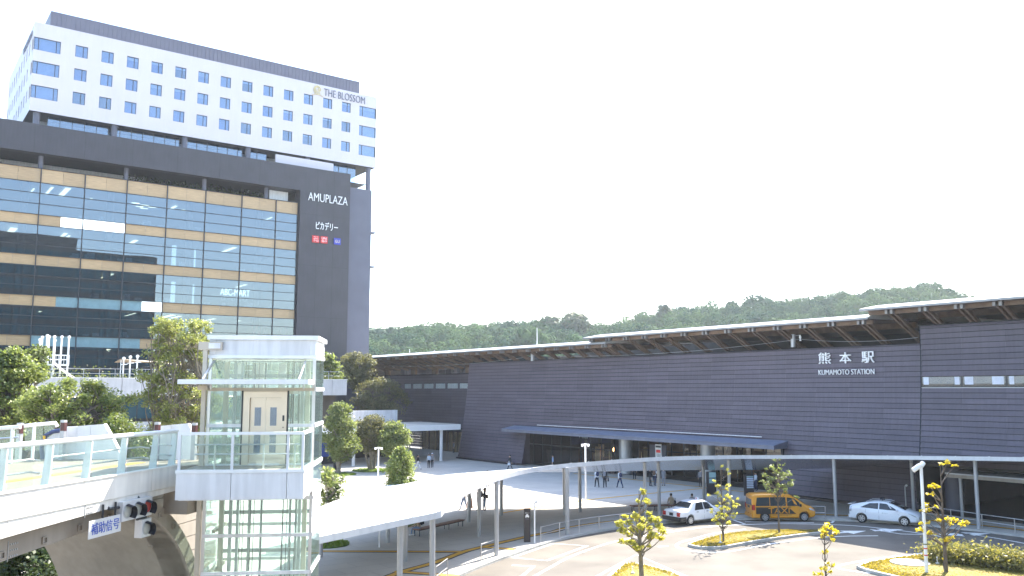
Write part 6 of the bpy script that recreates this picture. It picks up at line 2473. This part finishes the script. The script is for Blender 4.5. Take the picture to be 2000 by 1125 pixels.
# notice boards by the entrance
for i, (px, yb, yt, lab) in enumerate(((1389.5, 966, 921, 'tall notice board with two pale green panels behind the white taxi'), (1463, 968, 927, 'tall notice board with pale rows of text behind the orange van'))):
    a = gz(px, yb, PZ)
    H = atd(a.dot(FH), px, yt).z
    g = thing('notice_board', lab, 'notice board', (a.x, a.y, PZ), YAW - R(90) + R(8))
    part('slab', MB().box(-.42, -.08, 0, .42, .08, H - PZ), 'sign_dark', g, world=False)
    hh = H - PZ
    if i == 0:
        for (z0, z1) in ((.50, .70), (.74, .97)):
            part('panel', MB().box(-.2, -.095, hh * z0, .40, -.081, hh * z1), 'teal_board', g, world=False)
    else:
        for k in range(7):
            part('panel', MB().box(-.2, -.095, hh * (.36 + k * .085), .38, -.081, hh * (.36 + k * .085 + .062)), 'cloth_paleblue' if k != 6 else 'teal_board', g, world=False)
a = gz(1286, 940, PZ)
p = atu(65.0, 1286, 880)
g = thing('poster_stand', 'white poster board with a red block hanging inside the station entrance', 'sign', (65.0, p.y, PZ))
part('board', MB().box(64.98, p.y - .42, 1.9, 65.05, p.y + .42, 3.45), 'panel_white', g)
part('post', MB().tube([(65.02, p.y, PZ), (65.02, p.y, 1.9)], .05, 8), 'steel', g)
part('red_block', MB().box(64.965, p.y - .3, 2.6, 64.979, p.y + .3, 2.9), 'sign_red', g)
part('dark_block', MB().box(64.965, p.y - .36, 3.12, 64.979, p.y + .36, 3.3), 'dark_frame', g)
for k in range(4):
    part('text_line', MB().box(64.965, p.y - .28, 2.45 - k * .12, 64.979, p.y + .28 - .05 * k, 2.49 - k * .12), 'letter_grey', g)
# small garden lights on the islands
for (px, py, yt, lab) in ((1407, 1061, 1046, 'short white stake light on the crescent lawn beside the left sapling'), (1236, 1121, 1108, 'short white stake light on the middle lawn left of the round headed sapling'), (1831, 1102, 1089, 'short white stake light on the right lawn between lamp post and sapling')):
    a = gz(px, py, .17)
    H = atd(a.dot(FH), px, yt).z
    g = thing('garden_light', lab, 'lamp', (a.x, a.y, .14))
    part('stake', MB().tube([(a.x, a.y, .14), (a.x, a.y, H)], .025, 8), 'letter_white', g, 40)
    part('foot', MB().tube([(a.x, a.y, .15), (a.x, a.y, .25)], .09, 10), 'panel_white', g, 40)
    part('lamp_cap', MB().ball((a.x, a.y, H + .01), .04, 8, 6), 'panel_white', g, 60)
c = gz(101, 1128, PZ)
cn = thing('traffic_cone', 'dark pointed cone at the foot of the footbridge arch', 'cone', (c.x, c.y, PZ))
part('body', MB().tube([(c.x, c.y, PZ), (c.x, c.y, PZ + .85)], [.20, .05], 14), 'dark_frame', cn, 40)
part('foot', MB().box(c.x - .25, c.y - .25, PZ, c.x + .25, c.y + .25, PZ + .05), 'dark_frame', cn)
strip('tactile_paving', [gz(30, 1133, PZ), gz(110, 1119, PZ), gz(200, 1104, PZ)], .34, PZ + .01, 'tactile_yellow')

# ================================================================== TREES
def limb(b, p, q, r0, r1, bend, rr, n=6):
    p, q = Vector(p), Vector(q)
    pts, rad = [], []
    s_ = Vector((rr.uniform(-1, 1), rr.uniform(-1, 1), rr.uniform(-.3, .3))) * bend
    for i in range(n + 1):
        f = i / n
        pts.append(p.lerp(q, f) + s_ * math.sin(f * math.pi))
        rad.append(r0 + (r1 - r0) * f)
    b.tube(pts, rad, 7)
    return pts


def tree(name, label, base, H, crown, leaf, nleaf, lsize, seed, trunks=1, r=.12, bark='tree_bark', spread=.3, clumps=40, z_low=.35, shape='egg', group=None, clump_r=.5, lean=(0, 0), up=.4):
    """Trunk(s) with limbs, and a crown of leaf-sized faces in uneven clumps at the ends of twigs."""
    rr = random.Random(seed)
    g = np.random.default_rng(seed)
    bx, by, bz = base
    t_ = thing(name, label, 'tree' if 'shrub' not in name else 'shrub', base, 0, group)
    b = MB()
    cx, cy, cr, cz = crown[0], crown[0], crown[0], crown[1]      # radius, vertical half height
    cc = Vector((bx + lean[0], by + lean[1], bz + H - cz))
    tips = []
    mains = []
    for k in range(trunks):
        a = 2 * math.pi * k / trunks + rr.random()
        bo = Vector((bx, by, bz - .05)) + Vector((math.cos(a), math.sin(a), 0)) * (.12 * (trunks > 1) * r / .1)
        sp = spread if trunks > 1 else .12
        to = Vector((cc.x + math.cos(a) * cr * sp, cc.y + math.sin(a) * cr * sp, bz + H * (.80 + .15 * rr.random() if trunks > 1 else .93)))
        mains.append(limb(b, bo, to, r * (1 if trunks == 1 else .6), .02, H * .02 * (1 + (trunks > 1)), rr, 9))
    cen = []
    for k in range(clumps):
        a = rr.uniform(0, 2 * math.pi)
        h = rr.uniform(-1, 1)
        if shape == 'egg':
            w_ = math.sqrt(max(0.05, 1 - h * h)) * (1 - .25 * h)
        elif shape == 'vase':
            w_ = math.sqrt(max(.05, 1 - h * h)) * (.8 + .35 * h)
        elif shape == 'fan':
            w_ = 1.0 - .28 * abs(h + .2)
        elif shape == 'column':
            w_ = math.sqrt(max(.15, 1 - abs(h) ** 3)) * (1 - .35 * h)
        else:
            w_ = math.sqrt(max(.05, 1 - h * h))
        rad = cr * w_ * (rr.random() ** .45) * rr.uniform(.8, 1.12)
        c = cc + Vector((math.cos(a) * rad, math.sin(a) * rad, h * cz))
        cen.append(c)
        mpts = mains[rr.randrange(len(mains))]
        lo = [p for p in mpts if p.z < c.z - .1 * H] or [mpts[1]]
        st = lo[-1] if len(lo) < len(mpts) else mpts[-2]
        limb(b, st, c, r * .28, .012, H * .025, rr, 4)
    part('trunk', b, bark, t_, 50)
    Ps = []
    wts = np.array([rr.uniform(.5, 1.5) for _ in cen])
    wts /= wts.sum()
    for c, wt in zip(cen, wts):
        n_ = max(6, int(nleaf * wt))
        d = g.normal(size=(n_, 3))
        d /= np.linalg.norm(d, axis=1)[:, None]
        rad = g.random((n_, 1)) ** .5
        s_ = clump_r * rr.uniform(.65, 1.35)
        Ps.append(np.array(c) + d * rad * s_ * np.array([1, 1, .7]))
    P = np.concatenate(Ps)
    V, F = leafquads(P, lsize, g, up)
    o = link('crown', npmesh('crown', V - np.array(base), F, leaf), t_)
    return t_


def on(px, py, d):
    p = atd(d, px, py)
    return p


def treepx(name, label, px, ybase, ytop, rpx, hpx, leaf, nleaf, lsize, seed, dist=None, zb=PZ, **kw):
    """Base sighted on the ground (or at a distance), height and crown size from the photograph."""
    if dist is None:
        b = gz(px, ybase, zb)
        d = b.dot(FH)
    else:
        d = dist
        b = atd(d, px, ybase)
        b.z = zb
    H = atd(d, px, ytop).z - zb
    sc_ = d / FPX
    return tree(name, label, (b.x, b.y, zb), H, (rpx * sc_, hpx * sc_), leaf, nleaf, lsize, seed, **kw)


# plaza trees
treepx('plaza_tree', 'full green tree with an upright oval crown nearest the lift tower on the plaza', 661, 926, 793, 33, 50, 'leaf_fresh', 13000, .125, 11, r=.26, clumps=110, clump_r=.75, bark='pale_bark')
treepx('plaza_tree', 'vase shaped multi stemmed tree with a flat dense crown behind the lamp post', 726, 918, 817, 36, 32, 'leaf_olive', 11000, .12, 12, trunks=7, r=.22, spread=.6, clumps=100, clump_r=.75, shape='vase', bark='pale_bark')
treepx('plaza_tree', 'yellowish green tree right of the vase shaped tree on the plaza', 770, 921, 826, 30, 30, 'leaf_fresh', 9000, .125, 13, r=.2, clumps=80, clump_r=.75)
treepx('plaza_tree', 'slender bright green tree rising behind the curved canopy', 781, 1025, 878, 25, 40, 'leaf_fresh', 9000, .08, 14, r=.11, clumps=95, clump_r=.42, shape='column')
treepx('plaza_tree', 'small open young tree close to the right side of the lift tower', 640, 1064, 916, 33, 34, 'leaf_fresh', 1300, .11, 15, trunks=5, r=.07, spread=.8, clumps=60, clump_r=.24, bark='pale_bark', shape='vase')
treepx('plaza_tree', 'low green bush-like tree behind the small open tree by the lift tower', 642, 990, 925, 12, 14, 'leaf_mid', 900, .14, 16, r=.07, clumps=16, clump_r=.4)
treepx('courtyard_tree', 'dark spreading multi stemmed tree above the flat white canopy by the station wall', 742, 812, 744, 52, 32, 'leaf_olive', 15000, .15, 17, dist=122, zb=4.9, trunks=7, r=.2, spread=.8, clumps=120, clump_r=1.0, shape='egg')
treepx('courtyard_tree', 'tall grey green tree with an open crown at the foot of the mall pier', 697, 812, 692, 38, 32, 'leaf_olive', 10000, .15, 18, dist=126, zb=4.9, r=.25, clumps=90, clump_r=.9, shape='vase')
treepx('roof_garden_tree', 'small yellowish tree above the right end of the white parapet', 643, 745, 699, 22, 24, 'leaf_fresh', 2200, .24, 19, dist=112, zb=9.5, r=.12, clumps=24, clump_r=.9)
# trees behind the footbridge
treepx('bridge_tree', 'big light green tree at the left edge behind the footbridge', 12, 905, 688, 62, 92, 'leaf_fresh', 24000, .085, 21, dist=44, zb=PZ, r=.25, clumps=150, clump_r=.5)
treepx('bridge_tree', 'spreading green maple with layered branches behind the white stair wall', 140, 905, 748, 112, 66, 'leaf_fresh', 26000, .072, 22, dist=42, zb=PZ, trunks=4, r=.25, spread=.6, clumps=150, clump_r=.45, shape='vase', up=.9)
treepx('bridge_tree', 'low bushy green tree between the two white stair walls', 225, 905, 822, 58, 44, 'leaf_mid', 13000, .072, 23, dist=40, zb=PZ, trunks=5, r=.12, spread=.6, clumps=60, clump_r=.5)
treepx('bridge_tree', 'tall feathery many stemmed tree rising just left of the lift tower', 348, 905, 626, 84, 118, 'leaf_bamboo', 22000, .066, 24, dist=45, zb=PZ, trunks=15, r=.15, spread=.8, clumps=240, clump_r=.36, bark='pale_bark', shape='fan')
treepx('bridge_tree', 'darker bushy tree low behind the tall feathery tree', 335, 905, 800, 55, 50, 'leaf_mid', 12000, .072, 25, dist=48, zb=PZ, trunks=6, r=.12, spread=.7, clumps=60, clump_r=.6)
treepx('bridge_tree', 'thin pale green tree against the glass mall behind the white play tower', 60, 905, 678, 18, 30, 'leaf_mid', 2000, .18, 26, dist=80, zb=PZ, r=.18, clumps=22, clump_r=.8)
treepx('bridge_tree', 'dark green tree seen under the footbridge arch at the bottom left corner', 40, 1230, 1062, 70, 52, 'leaf_dark', 9000, .10, 27, dist=36, zb=PZ, r=.15, clumps=60, clump_r=.55)


# saplings on the traffic islands: bare limbs that end in leaf tufts
def sapling(label, base, H, tufts_px, d, leaf, seed, r=.07, n=34, ls=.11, bark='tree_bark', tr=.17):
    rr = random.Random(seed)
    g = np.random.default_rng(seed)
    t_ = thing('sapling', label, 'tree', base, 0)
    b = MB()
    bx, by, bz = base
    main = limb(b, (bx, by, bz - .05), (bx + rr.uniform(-.1, .1), by, bz + H), r, .014, .06, rr, 12)
    Ps = []
    for (px, py, k) in tufts_px:
        c = atd(d + rr.uniform(-.9, .9), px, py)
        lo = [p for p in main if p.z < c.z - .25 - .25 * abs(c.x - bx)] or [main[2]]
        limb(b, lo[-1], c, max(.014, r * .35), .008, .10, rr, 5)
        m_ = int(n * k)
        D = g.normal(size=(m_, 3))
        D /= np.linalg.norm(D, axis=1)[:, None]
        Ps.append(np.array(c) + D * (g.random((m_, 1)) ** .5) * tr * (k ** .5) * np.array([1.15, 1.15, .7]))
    part('trunk', b, bark, t_, 50)
    P = np.concatenate(Ps)
    V, F = leafquads(P, ls, g, .6, .5)
    link('crown', npmesh('crown', V - np.array(base), F, leaf), t_)
    return t_


def tuftlist(cx, cy, sx, sy, n, seed, k=1.0):
    rr = random.Random(seed)
    out = []
    while len(out) < n:
        x, y = rr.uniform(-1, 1), rr.uniform(-1, 1)
        if x * x + y * y < 1:
            out.append((cx + x * sx, cy + y * sy, k * rr.uniform(.6, 1.3)))
    return out


b = gz(1254, 1140, .18)
d = b.dot(FH)
TF = [(1211, 1022, 1.6), (1215, 1035, 1.2), (1222, 1040, .9), (1221, 1008, .6), (1228, 1019, 1.1), (1240, 1006, 1.4), (1248, 1014, 1.5), (1256, 1018, 1.3), (1236, 1034, 1.3), (1247, 1036, 1.3), (1252, 1029, 1.2), (1262, 1027, 1.2), (1268, 1032, 1.0), (1274, 1014, 1.6), (1284, 1015, 1.4), (1287, 1027, 1.0), (1292, 1034, 1.5), (1296, 1038, 1.0), (1274, 1043, 1.4), (1270, 1048, 1.2), (1279, 1046, 1.0), (1291, 1051, 1.0), (1214, 1057, .8), (1222, 1059, .7), (1232, 1060, 1.1), (1239, 1064, .8), (1245, 1070, 1.0), (1251, 1068, .8), (1268, 1066, .6), (1258, 961, .6), (1254, 957, .3), (1262, 977, .7), (1266, 981, .4), (1246, 978, .3), (1268, 1002, .5), (1229, 1045, .6)]
sapling('young tree with round yellow green leaf tufts on the middle lawn in the foreground', (b.x, b.y, .15), atd(d, 1262, 958).z - .15, TF, d, 'leaf_yellowgreen', 31, r=.13, n=46, ls=.11, bark='pale_bark', tr=.165)
b = gz(1413, 1057, .18)
d = b.dot(FH)
sapling('thin yellowing sapling at the left tip of the crescent lawn before the white taxi', (b.x, b.y, .15), atd(d, 1412, 912).z - .15, tuftlist(1414, 985, 27, 42, 42, 3, .8) + [(1409, 910, .4), (1420, 916, .5), (1424, 925, .5), (1396, 940, .5), (1386, 967, .6), (1441, 975, .5), (1436, 990, .6), (1390, 1000, .8), (1431, 1011, .8), (1420, 1008, .7)], d, 'leaf_yellowgreen', 32, r=.065, n=17, ls=.095, tr=.15)
b = gz(1522, 1040, .18)
d = b.dot(FH)
sapling('green yellow sapling on the crescent lawn before the orange van', (b.x, b.y, .15), atd(d, 1520, 896).z - .15, tuftlist(1517, 936, 30, 28, 46, 5, .9) + [(1513, 898, .6), (1523, 897, .5), (1508, 909, .5), (1532, 907, .4), (1556, 971, .7), (1490, 940, .7), (1543, 942, .7), (1502, 960, .6), (1535, 962, .6)], d, 'leaf_fresh', 33, r=.065, n=20, ls=.10, tr=.17)
b = gz(1615, 1152, 0)
d = b.dot(FH)
sapling('small thin sapling with pale yellow leaves at the bottom edge', (b.x, b.y, 0), atd(d, 1618, 1022).z, [(1616, 1023, .6), (1611, 1030, .8), (1622, 1032, .8), (1605, 1036, .9), (1630, 1036, 1.1), (1634, 1041, .8), (1612, 1042, .8), (1607, 1046, .7), (1626, 1047, .5), (1629, 1055, .5), (1608, 1079, .8), (1614, 1076, .5), (1609, 1109, .8), (1625, 1104, .5), (1617, 1100, .5), (1603, 1120, .7), (1592, 1121, .9), (1623, 1116, .6)], d, 'leaf_gold', 34, r=.05, n=26, ls=.10, tr=.15)
b = gz(1848, 1117, .2)
d = b.dot(FH)
sapling('nearly bare sapling with crooked limbs and flat yellow sprays behind the tall lamp post', (b.x, b.y, .17), atd(d, 1846, 912).z - .17, [(1850, 903, .8), (1839, 906, .4), (1866, 909, .5), (1820, 950, .7), (1826, 948, .8), (1816, 951, .5), (1834, 952, .3), (1822, 964, .5), (1813, 964, .3), (1808, 987, .7), (1810, 983, .3), (1828, 989, .4), (1815, 996, .6), (1806, 997, .6), (1800, 997, .4), (1834, 1016, .8), (1840, 1014, .6), (1853, 1013, .7), (1861, 1014, .6), (1868, 1016, .5), (1856, 1023, .6), (1878, 1023, .9), (1884, 1020, .9), (1889, 1021, .6), (1799, 1022, .5), (1812, 1021, .4), (1794, 1034, .8), (1800, 1035, .6), (1818, 1040, .8), (1815, 1043, .6), (1850, 1053, .9), (1857, 1051, .7), (1846, 1055, .5), (1843, 1093, .3)], d, 'leaf_gold', 35, r=.105, n=30, ls=.095, tr=.17)
b0 = gz(1822, 1096, .18)
hg = thing('hedge', 'olive and yellow hedge of leafy shrubs along the far edge of the right lawn', 'hedge', (b0.x, b0.y, .17))
Ps = []
st = MB()
for i in range(26):
    f = i / 25
    b = gz(1822 + f * 190, 1096 + f * 22 - (4 if i % 2 else 0), .18)
    P = np.array((b.x, b.y, .62)) + rg.normal(size=(480, 3)) * np.array([.34, .34, .26]) * rng.uniform(.8, 1.2)
    P[:, 2] = np.maximum(P[:, 2], .2)
    Ps.append(P)
    for k in range(5):
        st.tube([(b.x, b.y, .15), (b.x + rng.uniform(-.3, .3), b.y + rng.uniform(-.3, .3), .75)], [.02, .008], 5)
part('stems', st, 'tree_bark', hg)['kind'] = 'stuff'
V, F = leafquads(np.concatenate(Ps), .075, rg, .5)
link('foliage', npmesh('foliage', V - np.array((b0.x, b0.y, .17)), F, 'leaf_hedge'), hg)['kind'] = 'stuff'

# ================================================================== WOODED HILL
RIDGE = [(300, 680), (560, 655), (700, 647), (745, 648), (790, 641), (820, 636), (860, 633), (905, 640), (950, 636), (1000, 630), (1050, 632), (1100, 628), (1150, 642), (1200, 638), (1250, 627), (1300, 612), (1350, 604), (1420, 599), (1500, 592), (1560, 594), (1620, 588), (1700, 576), (1770, 567), (1830, 566), (1860, 574), (1900, 590), (1960, 605), (2100, 615), (2400, 610)]


def ridge_y(px):
    return ridge_raw(px) - 1 - 7 * max(0, min(1, (px - 1000) / 500))


def ridge_raw(px):
    for a, b in zip(RIDGE[:-1], RIDGE[1:]):
        if a[0] <= px <= b[0]:
            return a[1] + (b[1] - a[1]) * (px - a[0]) / (b[0] - a[0])
    return 690


hd0, hd1 = 250.0, 430.0
V, F = [], []
cols_ = list(range(300, 2401, 25))
NR = 9
for px in cols_:
    top_ = atd(hd1, px, ridge_y(px)).z - 5.0
    for j in range(NR + 2):
        f = min(j / NR, 1)
        dd = hd0 + (hd1 - hd0) * f + (60 if j > NR else 0)
        q = atd(dd, px, 700)
        zz = (-.5 + (top_ + .5) * (f ** .8)) if j <= NR else top_ - 25
        V.append((q.x, q.y, zz))
n_ = NR + 2
for i in range(len(cols_) - 1):
    for j in range(n_ - 1):
        F.append((i * n_ + j, (i + 1) * n_ + j, (i + 1) * n_ + j + 1, i * n_ + j + 1))
hm = npmesh('hill', np.array(V), np.array(F), 'leaf_dark')
hm.shade_smooth()
ho = link('hill', hm)
ho['kind'] = 'structure'
g = np.random.default_rng(77)
rr = random.Random(77)


def crownpoints(c, r, hz, n):
    """Points on a lumpy broad-leaved crown: lobes over a dome, denser on their tops."""
    c = np.array(c)
    nl = rr.randint(6, 9)
    out = []
    for k in range(nl):
        a = rr.uniform(0, 2 * math.pi)
        e = rr.uniform(-.15, 1.0)
        lc = c + np.array([math.cos(a) * math.cos(e) * r * .72, math.sin(a) * math.cos(e) * r * .72, math.sin(e) * hz * .72])
        lr = r * rr.uniform(.38, .58)
        D = g.normal(size=(n // nl, 3))
        D[:, 2] = np.abs(D[:, 2]) * 1.1 - .35 * np.abs(D[:, 0])
        D /= np.linalg.norm(D, axis=1)[:, None]
        out.append(np.concatenate([lc + D * lr * (.72 + .34 * g.random((len(D), 1))), D], 1))
    return np.concatenate(out)


Ps = []
for row in range(13):
    f = .34 + .66 * row / 12
    dd = hd0 + (hd1 - hd0) * f
    px = 560.0
    while px < 2060:
        r = rr.uniform(5.0, 9.5)
        x = px + rr.uniform(-6, 6)
        q = atd(dd + rr.uniform(-7, 7), x, 700)
        zt = atd(hd1, x, ridge_y(x)).z - 5.0
        zz = -.5 + (zt + .5) * (f ** .8)
        rz_ = r * rr.uniform(.75, 1.0)
        top_lim = atd(dd, x, ridge_y(x) - rr.uniform(2, 9)).z - (zz + rz_)
        Ps.append(crownpoints((q.x, q.y, zz + min(0, top_lim)), r, rz_, int(85 * r + 100)))
        px += r * 1.25 * FPX / dd
P = np.concatenate(Ps)
V, F = leafquads(P[:, :3], .55, g, 0, .8, P[:, 3:])
fo = link('forest', npmesh('forest', V, F, 'forest_leaf'))
fo['kind'] = 'stuff'
# single trees that stand out above the wood
for (px, yt, yb, rp, dist, lab) in ((1122, 603, 668, 34, 400, 'large dark round tree standing above the wooded hill behind the antenna'), (1078, 613, 665, 28, 402, 'broad dark tree left of the large round tree on the hill'), (1297, 587, 645, 17, 395, 'tall dark pointed tree sticking up from the middle of the wooded ridge'), (813, 633, 660, 9, 425, 'small round tree top rising above the ridge near the mall'), (1575, 584, 612, 7, 425, 'thin open tree top rising above the ridge right of the middle'), (1040, 634, 690, 33, 330, 'broad yellowish green tree in front on the hill right below the ridge')):
    top_ = atd(dist, px, yt)
    low = atd(dist, px, yb)
    r = rp * dist / FPX
    hz = (top_.z - low.z) / 2
    c = Vector((top_.x, top_.y, (top_.z + low.z) / 2))
    t_ = thing('hill_tree', lab, 'tree', (c.x, c.y, low.z - 4))
    Pq = []
    for k in range(4):
        cc = (c.x + rr.uniform(-.3, .3) * r, c.y + rr.uniform(-.3, .3) * r, low.z + (k + .3) / 4 * 2 * hz * .75)
        Pq.append(crownpoints(cc, r * (.95 if k < 3 else .65), hz * .55, int(90 * r + 300)))
    Pq = np.concatenate(Pq)
    V, F = leafquads(Pq[:, :3], .6, g, 0, .75, Pq[:, 3:])
    link('crown', npmesh('crown', V - np.array((c.x, c.y, low.z - 4)), F, 'leaf_dark' if 'dark' in lab else 'forest_leaf'), t_)
    part('trunk', MB().tube([(c.x, c.y, low.z - 4), (c.x, c.y, c.z)], [.5, .2], 8), 'tree_bark', t_)

# ================================================================== the office block across the square, seen mirrored in the mall's glass
ob = thing('office_building', 'dark glass office block seen mirrored in the glass wall of the mall', 'building', (40, -44, 0))
part('wall', MB().box(-30, -80, 0, 73, -44, 52), 'far_spandrel', ob)
fr = MB()
for k in range(11):
    z = 3 + k * 4.5
    part('glass_band', MB().box(-29.5, -43.98, z, 72.6, -43.9, z + 3.2), 'far_glass_dark', ob)
for k in range(52):
    fr.box(-29.5 + k * 2, -43.88, 0, -29.35 + k * 2, -43.7, 51.9)
part('mullions', fr, 'dark_frame', ob)['kind'] = 'stuff'
part('roof_plant', MB().box(-20, -75, 52, 50, -50, 57), 'far_spandrel', ob)

# ================================================================== AIR
hz_ = link('haze', MB().box(-2600, -2600, -1.3, 2600, 2600, 75).mesh('haze', 'dark_frame'))
hz_['kind'] = 'stuff'
hm_ = bpy.data.materials.new('haze_air')
hm_.use_nodes = True
hn = hm_.node_tree
hn.nodes.remove(hn.nodes['Principled BSDF'])
pv = nn(hn, 'ShaderNodeVolumePrincipled')
pv.inputs['Color'].default_value = (.86, .93, 1.0, 1)
pv.inputs['Density'].default_value = .0002
pv.inputs['Anisotropy'].default_value = .3
hn.links.new(pv.outputs[0], hn.nodes['Material Output'].inputs['Volume'])
hz_.data.materials.clear()
hz_.data.materials.append(hm_)
